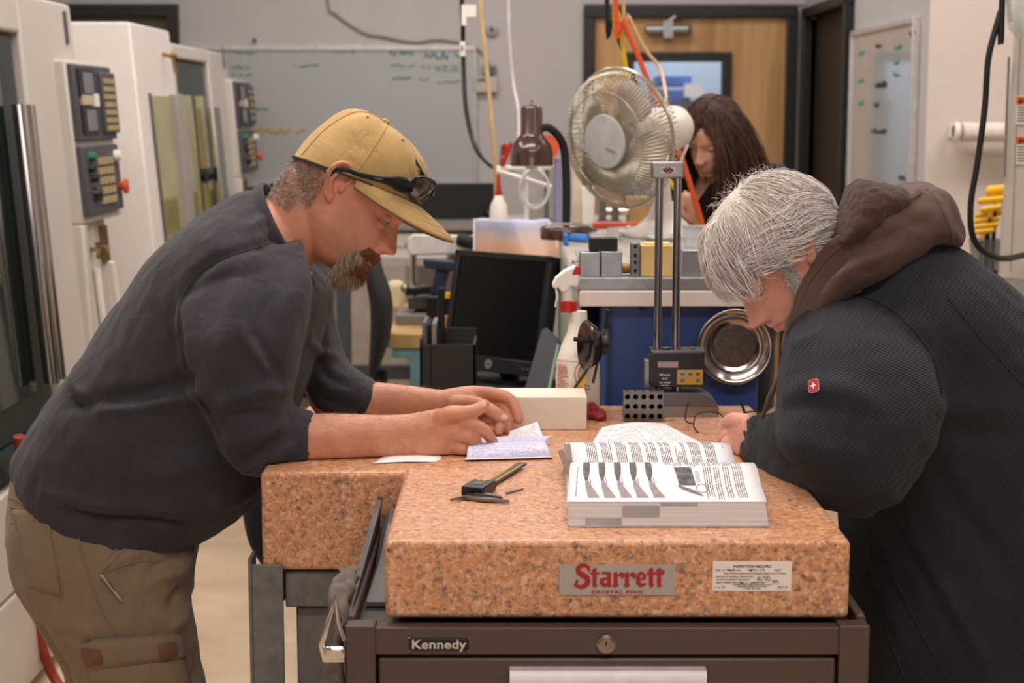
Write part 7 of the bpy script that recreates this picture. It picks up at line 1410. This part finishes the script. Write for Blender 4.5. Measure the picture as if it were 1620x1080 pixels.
# hair: a full cap of strands that part on the crown and sweep forwards, sideways and back
HC = Vector((-.006, 0, .030)); HR = Vector((.110, .085, .102))
def hell(p, g=0): 
    d = np.array([(p[0]-HC.x)/(HR.x+g), (p[1])/(HR.y+g), (p[2]-HC.z)/(HR.z+g)]); return math.sqrt(d @ d), Vector((d[0]/(HR.x+g), d[1]/(HR.y+g), d[2]/(HR.z+g))).normalized()
gl_ = Vector((H2.M.inverted().to_3x3() @ Vector((0, 0, -1)))).normalized()
def on_scalp(x, y, z):          # hairline of the front, sides and nape
    if x > .072 and z < .046: return False
    if x > .030 and z < .016+.5*(x-.03): return False
    if -.028 < x <= .030 and z < .018: return False
    return z > -.062
def grow(x, y, z, ln, n, seed, lift0, lift1, wild):
    p = Vector((x, y, z)); d0, nn = hell(p); p = HC+(p-HC)/d0; pts = []; sy = 1 if y > 0 else -1; side = min(1, abs(y)/.03)
    ax_ = (p.x+.035)/.10; jitter = Vector(RNG.normal(size=3))*wild; zt_ = .058+RNG.normal()*.017; tuft = Vector((mnoise.noise(p*26), mnoise.noise(p*26+Vector((5, 0, 0))), mnoise.noise(p*26+Vector((0, 7, 0)))))*.55
    for k in range(n):
        t = k/(n-1); g = lift0+(lift1-lift0)*math.sin(min(1, t*1.25)*PI*.5)*(1-.35*t); dd, nn = hell(p); 
        q = HC+(p-HC)*((1/dd)*(1+g/.095)) if (dd < 1+g/.095+.30*(t if p.z < .0 else 0)) else p
        pts.append(q)
        flow = Vector((.95*max(-1, min(1, ax_)), sy*(.35+.75*side)*(1 if abs(p.y) < .07 else .2), -.35-.5*side))+tuft+jitter+gl_*.25
        if p.x > .06 and p.z > .02: flow = flow*.6+Vector((.1, sy*.3, -.7))
        if abs(p.y) > .050 and p.z < zt_ and p.x < .072: flow = Vector((-.95, sy*.12, -.42))+tuft*.8+jitter
        if ax_ < 0 : flow = flow+Vector((-.3, 0, -.55))
        tn = flow-nn*flow.dot(nn)*(.92 if p.z > -.01 else .5); tn.normalize(); p = q+tn*(ln/(n-1))
    return pts
L = []; tries = 0
while len(L) < 6600 and tries < 50000:
    tries += 1; a, z = RNG.uniform(0, 2*PI), RNG.uniform(-.065, .128); zz_ = max(-1, min(1, (z-HC.z)/HR.z)); r = math.sqrt(1-zz_*zz_); x, y = HC.x+HR.x*r*math.cos(a), HR.y*r*math.sin(a)
    if not on_scalp(x, y, z): continue
    front = max(0, x)/.1; ln = RNG.uniform(.048, .080)-.022*front
    if x < -.04 and z < .0: ln *= .6
    if abs(y) > .056 and z < .066 and x > -.05: ln *= .8
    L.append([H2.w(*q) for q in grow(x, y, z, ln, 9, tries, .004, RNG.uniform(.008, .024)+(.011 if abs(y) > .055 and z < .08 and x > -.06 else 0), .16)])
strands('hair', L, RNG.uniform(.00042, .00075, len(L)), M_white_hair, m2, tip=.3, label='full head of white hair, swept and a little untidy', kind='stuff')
ub = MB(); ub.M = H2.M; NU, NV = 48, 30; rows = []
for j in range(NV+1):
    z = -.066+(.135+.066)*j/NV; row = []
    for i in range(NU):
        a = 2*PI*i/NU; zq = max(-.999, min(.999, (z-HC.z)/(HR.z+.006))); r = math.sqrt(1-zq*zq); x, y = HC.x+(HR.x+.006)*r*math.cos(a), (HR.y+.005)*r*math.sin(a)
        if not on_scalp(x, y, max(z, -.06)): s_ = .78
        else: s_ = 1.0+.03*mnoise.noise(Vector((x, y, z))*30)
        row.append(Vector((HC.x+(x-HC.x)*s_, y*s_, HC.z+(z-HC.z)*(s_ if z < .12 else 1))))
    rows.append(row)
ub.loft(rows); ub.build('hair_underlayer', M_hairbase, m2, sharp=180)
L = []                                                 # flyaways on top
for i in range(130):
    a = RNG.uniform(-PI, PI); x, y = RNG.uniform(-.11, .01), RNG.uniform(-.05, .05); p = Vector((x, y, .118)); d0, nn = hell(p); p = HC+(p-HC)*(1.13/d0); d = (nn*.8+Vector(RNG.normal(size=3)*.6)).normalized(); ln = RNG.uniform(.010, .026); pts = [p]
    for k in range(5): d = (d+Vector(RNG.normal(size=3)*.25)+gl_*.1).normalized(); pts.append(pts[-1]+d*(ln/5))
    L.append([H2.w(*q) for q in pts])
strands('stray_hairs', L, .00022, M_white_hair, m2, kind='stuff')
L = []                                                 # sideburn and brows
for sd in (-1, 1):
    for i in range(1700):
        x, z = RNG.uniform(.022, .068), RNG.uniform(-.046, .036)
        if x > .050+.42*max(0, -z) or x < .024+.55*max(0, -z): continue
        h = surf(H2, bv2, x, sd*.3, z, (x*.6, 0, z))
        if h[0] is None: continue
        d = (h[1]*.45+Vector(H2.A[:3, 2])*-.8+Vector(H2.A[:3, 0])*.25+Vector(RNG.normal(size=3)*.38)).normalized(); ln = RNG.uniform(.010, .021)*(1.0 if z > -.03 else .7); L.append([h[0]+d*(ln*t)+h[1]*(.001*math.sin(t*3)) for t in (0, .35, .7, 1)])
strands('sideburn', L, .00038, hair_mat('grey sideburn', [(0, lin('#a79d93')), (.5, lin('#cfc6bd')), (1, lin('#efe9e2'))]), m2, kind='stuff')
L = []
for sd in (-1, 1):
    for i in range(80):
        t = RNG.random(); h = surf(H2, bv2, .25, sd*(.016+.034*t), .0195+.005*math.sin(t*PI)+RNG.normal()*.002, (0, sd*(.016+.034*t), .0195))
        if h[0] is None: continue
        d = (h[1]*.6+Vector(H2.A[:3, 1])*(sd*.7)+Vector(RNG.normal(size=3)*.3)).normalized(); L.append([h[0]+d*(.010*k) for k in (0, .5, 1)])
strands('eyebrow', L, .0004, hair_mat('dark grey brow', [(0, lin('#5c534d')), (1, lin('#a89f97'))]), m2, kind='stuff')
# fleece jacket
def fleece():
    t = NT('black waffle fleece'); co = t.co(); c = lin('#24252b'); s = t.n('ShaderNodeSeparateXYZ', {0: co})
    w1 = t.math('SINE', t.math('MULTIPLY', t.math('ADD', s.outputs[2], t.math('MULTIPLY', s.outputs[0], .45)), 1600.)); w2 = t.math('SINE', t.math('MULTIPLY', t.math('SUBTRACT', s.outputs[0], t.math('MULTIPLY', s.outputs[2], .45)), 1600.))
    h = t.math('ADD', t.math('MULTIPLY', w1, .85), t.math('MULTIPLY', w2, .22)); n = t.noise(500, 2, co)
    t.P(Base_Color=t.ramp(t.noise(9, 3, co), [(.3, tuple(x*.85 for x in c)), (.7, tuple(x*1.15 for x in c))]), Roughness=.9); t.b.inputs['Specular IOR Level'].default_value = .2; t.b.inputs['Sheen Weight'].default_value = .08; t.b.inputs['Sheen Roughness'].default_value = .6
    t.bump(t.math('ADD', h, n), .55, .0014); return t.m
M_fleece = fleece()
jk = MB()
jk.loft(round_caps(smooth_rings([sec((1262, 556), (1440, 372), 2.66, .115, 2.3), sec((1252, 566), (1505, 384), 2.67, .17, 2.4), sec((1246, 590), (1562, 425), 2.68, .21, 2.5), sec((1262, 640), (1632, 490), 2.69, .225, 2.5), sec((1300, 715), (1716, 600), 2.70, .235, 2.6), sec((1332, 800), (1772, 740), 2.71, .24, 2.7), sec((1340, 900), (1796, 880), 2.71, .24, 2.7), sec((1348, 1000), (1796, 1000), 2.71, .235, 2.7), sec((1360, 1100), (1780, 1100), 2.71, .23, 2.7), sec((1410, 1180), (1760, 1180), 2.71, .225, 2.7)], 4), 2, .15))
jk.loft(round_caps(smooth_rings([sec((1282, 470), (1450, 500), 2.585, .085, 2.2), sec((1252, 520), (1482, 560), 2.52, .10, 2.3), sec((1236, 575), (1490, 630), 2.475, .108, 2.3), sec((1228, 628), (1478, 690), 2.45, .11, 2.3), sec((1228, 680), (1452, 742), 2.435, .105, 2.3), sec((1246, 728), (1420, 784), 2.425, .09, 2.3), sec((1290, 780), (1385, 803), 2.425, .06, 2.3)], 4), 3, .4))
jk.loft(round_caps(smooth_rings([sec((1390, 690), (1370, 802), 2.42, .075, 2.3), sec((1330, 668), (1318, 806), 2.44, .078, 2.3), sec((1275, 655), (1258, 795), 2.50, .074, 2.3), sec((1236, 650), (1216, 774), 2.57, .064, 2.3), sec((1210, 654), (1192, 752), 2.63, .054, 2.3), sec((1197, 657), (1179, 736), 2.67, .047, 2.3), sec((1188, 660), (1172, 728), 2.69, .043, 2.3)], 4), 2, .15))
jk.loft(round_caps(smooth_rings([sec((1290, 520), (1420, 530), 2.84, .09, 2.3), sec((1245, 575), (1440, 620), 2.88, .09, 2.3), sec((1240, 640), (1420, 690), 2.90, .085, 2.3), sec((1250, 700), (1390, 735), 2.92, .065, 2.3), sec((1290, 680), (1285, 740), 2.945, .055, 2.3), sec((1262, 682), (1256, 724), 2.95, .045, 2.3)], 4), 2, .2))
v, f, nr = fuse(jk, .0055, 5, .5); bv = bvh_of(v, f); hl = lambda *pts: hit_line(bv, pts, 4)
FL = [(hl((1245, 620), (1290, 612), (1340, 618), (1380, 640)), .013, .009), (hl((1232, 650), (1270, 640), (1320, 650)), .010, -.008), (hl((1228, 690), (1270, 700), (1330, 720), (1380, 715)), .014, .008), (hl((1240, 735), (1290, 760), (1350, 770)), .012, -.007),
      (hl((1480, 560), (1494, 630), (1470, 700), (1430, 760)), .013, -.010), (hl((1450, 500), (1485, 560), (1500, 620)), .009, .006), (hl((1405, 770), (1450, 860), (1500, 950), (1570, 1070)), .010, .010), (hl((1415, 790), (1440, 860), (1485, 950), (1550, 1070)), .010, -.009), (hl((1450, 700), (1500, 780), (1560, 860), (1610, 940)), .012, -.008), (hl((1480, 650), (1540, 640), (1600, 650)), .016, .009), (hl((1480, 670), (1540, 690), (1610, 690)), .014, -.007),
      (hl((1380, 880), (1410, 960), (1450, 1060)), .010, .006), (hl((1240, 545), (1270, 540), (1300, 520)), .010, .005), (hl((1290, 480), (1340, 470), (1400, 490)), .008, -.004)]
v = folds(v, nr, FL); v = wrinkle(v, nr, .005, 9); v = wrinkle(v, nr, .0016, 30, seed=2)
# knitted ribs round the cuff
cuffl = [tuple(p) for p in (P(1203, 700, 2.65), P(1180, 694, 2.70))]; r_, t_ = seg_dist(v, cuffl); k_ = (r_ < .075) & (t_ > .0) & (v[:, 0] < P(1216, 700, 2.62).x)
ang_ = np.arctan2(v[:, 2]-cuffl[0][2], v[:, 1]-2.66); v[k_] += nr[k_]*(.0018*np.sin(ang_[k_]*15))[:, None]
v = on_plates(v); jacket = mesh_obj('fleece_jacket', v, f, M_fleece, m2, 'black waffle knit fleece jacket'); bv = bvh_of(v, f)
for pts in ([(1290, 474), (1340, 466), (1395, 480), (1440, 515), (1475, 565), (1490, 625), (1482, 655)], [(1505, 392), (1470, 425), (1440, 452), (1424, 482)], [(1500, 470), (1560, 545), (1620, 610)], [(1398, 868), (1430, 945), (1480, 1040), (1500, 1078)], [(1372, 905), (1400, 985), (1430, 1070)], [(1290, 474), (1262, 500), (1246, 530)]): seam('seam', bv, pts, .0022, M_fleece, jacket)
MB().loft(smooth_rings([sec((1196, 664), (1184, 722), 2.67, .038, 2.2), sec((1182, 666), (1169, 720), 2.715, .036, 2.2)], 2), cap=True).build('inner_cuff', mat('brown jersey cuff', '#4c3a30', .9, bump=.3, bscale=700), jacket, sharp=80)
hb2 = hit_line(bv, [(1281, 611), (1295, 611)], 3, .001)
if hb2:
    c = sum(hb2, Vector())/len(hb2); o, d = RAY(1288, 611); h = bv.ray_cast(o, d); n_ = h[1] if h[1].dot(d) < 0 else -h[1]; r_v = Vector((1, 0, 0)); r_v = (r_v-n_*r_v.dot(n_)).normalized(); u_v = n_.cross(r_v)*1; u_v = u_v if u_v.z > 0 else -u_v; c = h[0]+n_*.001
    def shp(pts, z0, z1): m = MB(); m.prism([c+r_v*x+u_v*y+n_*z0 for x, y in pts], n_*(z1-z0)); return m
    rp = []
    for cx, cy, a0 in ((.0035, .0055, 0), (-.0035, .0055, 90), (-.0035, -.0055, 180), (.0035, -.0055, 270)):
        for a in (0, 30, 60, 90): rp.append((cx+.004*math.cos(R(a0+a)), cy+.004*math.sin(R(a0+a))))
    bg = shp([(x*1.12, y*1.1) for x, y in rp], 0, .0015).build('badge_rim', mat('silver thread', '#b9aeb0', .4, .5), jacket, 'red rounded badge with white cross'); shp(rp, .0015, .0022).build('badge_field', mat('badge red', '#b0242c', .5), bg)
    m = shp([(-.001, -.0045), (.001, -.0045), (.001, .0045), (-.001, .0045)], .0022, .0028); m2_ = shp([(-.0042, -.001), (.0042, -.001), (.0042, .001), (-.0042, .001)], .0022, .0028); m.add(m2_.v, m2_.f); m.build('badge_cross', M_white, bg)
# hood
hd2 = MB(); M_hood = cloth_mat('brown sweatshirt jersey', '#58433a', .14, 500, .25, 1000)
hd2.loft(round_caps(smooth_rings([sec((1238, 552), (1256, 566), 2.56, .022, 2.2), sec((1243, 510), (1268, 522), 2.575, .04, 2.2), sec((1256, 468), (1300, 492), 2.60, .07, 2.2), sec((1278, 420), (1346, 456), 2.63, .10, 2.2), sec((1306, 370), (1400, 436), 2.64, .122, 2.3), sec((1334, 328), (1446, 408), 2.65, .13, 2.3), sec((1382, 306), (1470, 388), 2.655, .13, 2.3), sec((1430, 292), (1506, 390), 2.66, .115, 2.3), sec((1462, 288), (1512, 386), 2.66, .09, 2.3)], 4), 3, .28))
v, f, nr = fuse(hd2, .0045, 4, .5); b3 = bvh_of(v, f); hl = lambda *pts: hit_line(b3, pts, 4)
v = folds(v, nr, [(hl((1250, 530), (1275, 455), (1320, 395), (1390, 345), (1460, 300)), .008, .016), (hl((1256, 540), (1285, 470), (1330, 415), (1400, 375), (1470, 345)), .008, -.012), (hl((1260, 545), (1300, 470), (1350, 420), (1420, 392)), .007, .010), (hl((1440, 300), (1480, 320), (1500, 370)), .008, .006), (hl((1400, 330), (1440, 340), (1480, 365)), .012, -.006), (hl((1340, 360), (1400, 358), (1450, 365)), .010, .006)])
v = wrinkle(v, nr, .0075, 14, (1, 1, 1)); v = wrinkle(v, nr, .002, 38); hood = mesh_obj('hood', v, f, M_hood, m2, 'brown sweatshirt hood bunched at the nape'); b3 = bvh_of(v, f)
for pts in ([(1248, 540), (1272, 462), (1318, 400), (1388, 350), (1466, 300)], [(1466, 296), (1490, 330), (1508, 380)]): seam('seam', b3, pts, .002, M_hood, hood)
ln2 = MB(); ln2.loft(round_caps(smooth_rings([sec((1318, 372), (1345, 385), 2.575, .05, 2.2), sec((1330, 335), (1372, 372), 2.585, .075, 2.2), sec((1342, 300), (1400, 352), 2.60, .085, 2.2), sec((1356, 284), (1440, 326), 2.62, .085, 2.2), sec((1392, 290), (1448, 312), 2.64, .07, 2.2)], 3), 3, .3))
v, f, nr = fuse(ln2, .004, 3, .5); v = wrinkle(v, nr, .003, 60); v = wrinkle(v, nr, .0022, 140); mesh_obj('hood_lining', v, f, cloth_mat('dark brown pile', '#412d22', .4, 260, 1.0, 520), hood, 'dark curly pile lining')
MB().tube(smooth_line([P(1246, 548, 2.545), P(1240, 575, 2.50), P(1228, 606, 2.50), P(1216, 632, 2.50), P(1206, 660, 2.52)], 5), [.0035]*10+[.0048]*6+[.0038]*5, 8).build('drawstring', M_hood, hood)
# trousers and shoes, out of the picture
tz = MB(); M_dk = cloth_mat('dark denim', '#1d1e24', .15)
for Y, dx in ((2.60, 0), (2.84, 6)): tz.loft(round_caps(smooth_rings([sec((1408+dx, 1090), (1700+dx, 1090), Y, .115), sec((1430+dx, 1250), (1665+dx, 1250), Y, .10), sec((1462+dx, 1500), (1630+dx, 1500), Y, .08), sec((1480+dx, 1690), (1610+dx, 1690), Y, .075)], 2), 2, .2))
v, f, nr = fuse(tz, .008, 4, .5); v[:, 2] = np.maximum(v[:, 2], .012); mesh_obj('trousers', v, f, M_dk, m2, 'dark trousers')
for Y, dx in ((2.60, 0), (2.84, 6)): a = P(1545+dx, 1650, Y); shoe(m2, (a.x-.18, Y, 0), (a.x+.1, Y, 0))
# ------------------------------------------------------------------ the woman behind the bench
m3 = thing('person', 'woman with long brown hair in black jacket, looking down behind fan', 'person', (.62, 5.2, 0)); YW = 5.12
H3 = Head(P(1128, 218, YW), (-.50, -.66, -.40), (-.18, -.42, .88), .93); M_skin3 = skin_mat('pale skin', '#d3a186')
b = MB(); put_head(b, H3, fwd=.008, nose=.85, jaw=.92, wid=.96)
b.loft(round_caps(smooth_rings([sec((1112, 262), (1152, 262), 5.16, .05), sec((1112, 300), (1158, 300), 5.18, .052)], 2)))
b.loft(round_caps(smooth_rings([sec((1100, 290), (1190, 285), 5.2, .08), sec((1085, 330), (1225, 325), 5.22, .10), sec((1090, 420), (1220, 420), 5.22, .10), sec((1100, 560), (1210, 560), 5.25, .09), sec((1095, 640), (1215, 640), 5.25, .10)], 2)))
b.loft(round_caps(smooth_rings([sec((1080, 420), (1110, 430), 5.12, .035), sec((1092, 372), (1118, 378), 5.04, .03), sec((1096, 352), (1114, 358), 5.02, .026)], 2)))
hand(b, None, [sec((1094, 360), (1114, 360), 5.02, .022), sec((1090, 344), (1112, 344), 5.01, .020), sec((1086, 332), (1106, 330), 5.0, .018)],
     [([(1090, 334, 5.0), (1084, 322, 4.995), (1079, 314, 5.0), (1080, 308, 5.01)], [.010, .009, .008, .0065]), ([(1095, 332, 4.995), (1090, 318, 4.985), (1085, 310, 4.99), (1084, 304, 5.0)], [.010, .009, .008, .0065]), ([(1100, 332, 4.995), (1097, 319, 4.985), (1091, 311, 4.985), (1089, 307, 4.995)], [.010, .009, .008, .0065]), ([(1105, 334, 5.0), (1103, 324, 4.992), (1098, 317, 4.99), (1096, 313, 5.0)], [.009, .008, .007, .006])],
     ([(1096, 350, 5.0), (1086, 342, 4.985), (1079, 334, 4.98), (1077, 325, 4.985)], [.011, .010, .0088, .007]))
for Y, dx in ((5.2, 0), (5.3, 10)): b.loft(round_caps([sec((1100+dx, 640), (1160+dx, 640), Y, .05), sec((1105+dx, 800), (1150+dx, 800), Y, .045), sec((1110+dx, 960), (1140+dx, 960), Y, .035)]))
v, f, nr = fuse(b, .003, 2, .5); mesh_obj('body', v, f, M_skin3, m3, None, colors=tint_skin(v, H3, .008)); bv3 = bvh_of(v, f); eyes(H3, m3, .008, '#4a3a2c')
M_brown_hair = hair_mat('long brown hair', [(0, lin('#1d100b')), (.5, lin('#3a2016')), (1, lin('#6a4229'))], .4)
HC3 = Vector((-.008, 0, .030)); HR3 = Vector((.108, .086, .104)); g3 = Vector((H3.M.inverted().to_3x3() @ Vector((0, 0, -1)))).normalized(); L = []
def grow3(x, y, z, ln, n=14):
    p = Vector((x, y, z)); pts = []; sy = 1 if y > .012 else -1; left = False; wob = Vector(RNG.normal(size=3))*.08
    for k in range(n):
        d = Vector(((p.x-HC3.x)/HR3.x, p.y/HR3.y, (p.z-HC3.z)/HR3.z)); dd = d.length; nn = Vector((d.x/HR3.x, d.y/HR3.y, d.z/HR3.z)).normalized()
        if dd < 1.06: p = HC3+(p-HC3)*(1.06/dd)
        pts.append(p.copy()); fl = g3*.9+Vector((-.25 if p.x < .05 else -.05, sy*.55*max(0, 1-k/6), 0))+wob; tn = fl
        if dd < 1.1: tn = fl-nn*min(0, fl.dot(nn))*1.0
        if p.x > .055 and abs(p.y) < .055 and p.z < .07: tn = tn+Vector((-.35, sy*.9, 0))
        tn.normalize(); p = p+tn*(ln/(n-1))
    return pts
tries = 0
while len(L) < 3600 and tries < 30000:
    tries += 1; a, z = RNG.uniform(0, 2*PI), RNG.uniform(-.05, .134); zq = max(-1, min(1, (z-HC3.z)/HR3.z)); r = math.sqrt(1-zq*zq); x, y = HC3.x+HR3.x*r*math.cos(a), HR3.y*r*math.sin(a)
    if x > .045 and z < .078: continue
    if z < .0 and x > -.02: continue
    L.append([H3.w(*q) for q in grow3(x, y, z, RNG.uniform(.26, .34))])
strands('long_hair', L, RNG.uniform(.0007, .0012, len(L)), M_brown_hair, m3, tip=.5, label='long straight dark brown hair', kind='stuff')
ub = MB(); ub.M = H3.M; ub.ball(HC3, HR3.x*.99, HR3.y*1.01, HR3.z*1.0, 28, 20); ub.v = [tuple(H3.w(*(lambda q: (q[0]-max(0, q[0]-.035)*1.0*(1 if q[2] < .075 else 0), q[1], q[2]))(H3.loc(np.array([p]))[0]))) for p in ub.v]; ub.build('hair_underlayer', mat('dark brown underlayer', '#24140d', .7), m3, sharp=180)
jk = MB()
jk.loft(round_caps(smooth_rings([sec((1105, 288), (1185, 262), 5.22, .10), sec((1092, 310), (1232, 258), 5.24, .14), sec((1080, 345), (1246, 300), 5.25, .15), sec((1075, 420), (1240, 400), 5.25, .15), sec((1085, 560), (1225, 560), 5.26, .14), sec((1085, 640), (1225, 640), 5.26, .13)], 3), 2, .3))
jk.loft(round_caps(smooth_rings([sec((1180, 270), (1244, 262), 5.2, .06), sec((1196, 330), (1254, 330), 5.16, .06), sec((1190, 400), (1246, 400), 5.12, .055), sec((1150, 410), (1180, 440), 5.08, .05), sec((1110, 390), (1122, 428), 5.05, .042)], 3), 2, .3))
jk.loft(round_caps(smooth_rings([sec((1080, 320), (1112, 310), 5.24, .06), sec((1068, 400), (1100, 400), 5.2, .055), sec((1078, 420), (1108, 440), 5.12, .05), sec((1092, 374), (1116, 382), 5.06, .036)], 3), 2, .3))
v, f, nr = fuse(jk, .006, 4, .5); v = wrinkle(v, nr, .006, 12); jw = mesh_obj('jacket', v, f, cloth_mat('black hooded jacket', '#131215', .2), m3, 'black zipped jacket')
zp = MB().tube([P(1116, 278, 5.06), P(1114, 292, 5.06)], .006, 8).build('zip_pull', M_chrome, jw); MB().tube([P(1115, 290, 5.055), P(1115, 300, 5.055)], .004, 6).build('zip_tab', M_brass, zp)
tz = MB()
for Y, dx in ((5.2, 0), (5.33, 10)): tz.loft(round_caps([sec((1085+dx, 630), (1175+dx, 630), Y, .075), sec((1095+dx, 800), (1160+dx, 800), Y, .06), sec((1102+dx, 962), (1148+dx, 962), Y, .055)]))
v, f, nr = fuse(tz, .009, 3, .5); v[:, 2] = np.maximum(v[:, 2], .012); mesh_obj('trousers', v, f, M_dk, m3)
for Y, dx in ((5.2, 0), (5.33, 10)): a = P(1125+dx, 950, Y); shoe(m3, (a.x-.1, Y, 0), (a.x+.1, Y, 0))
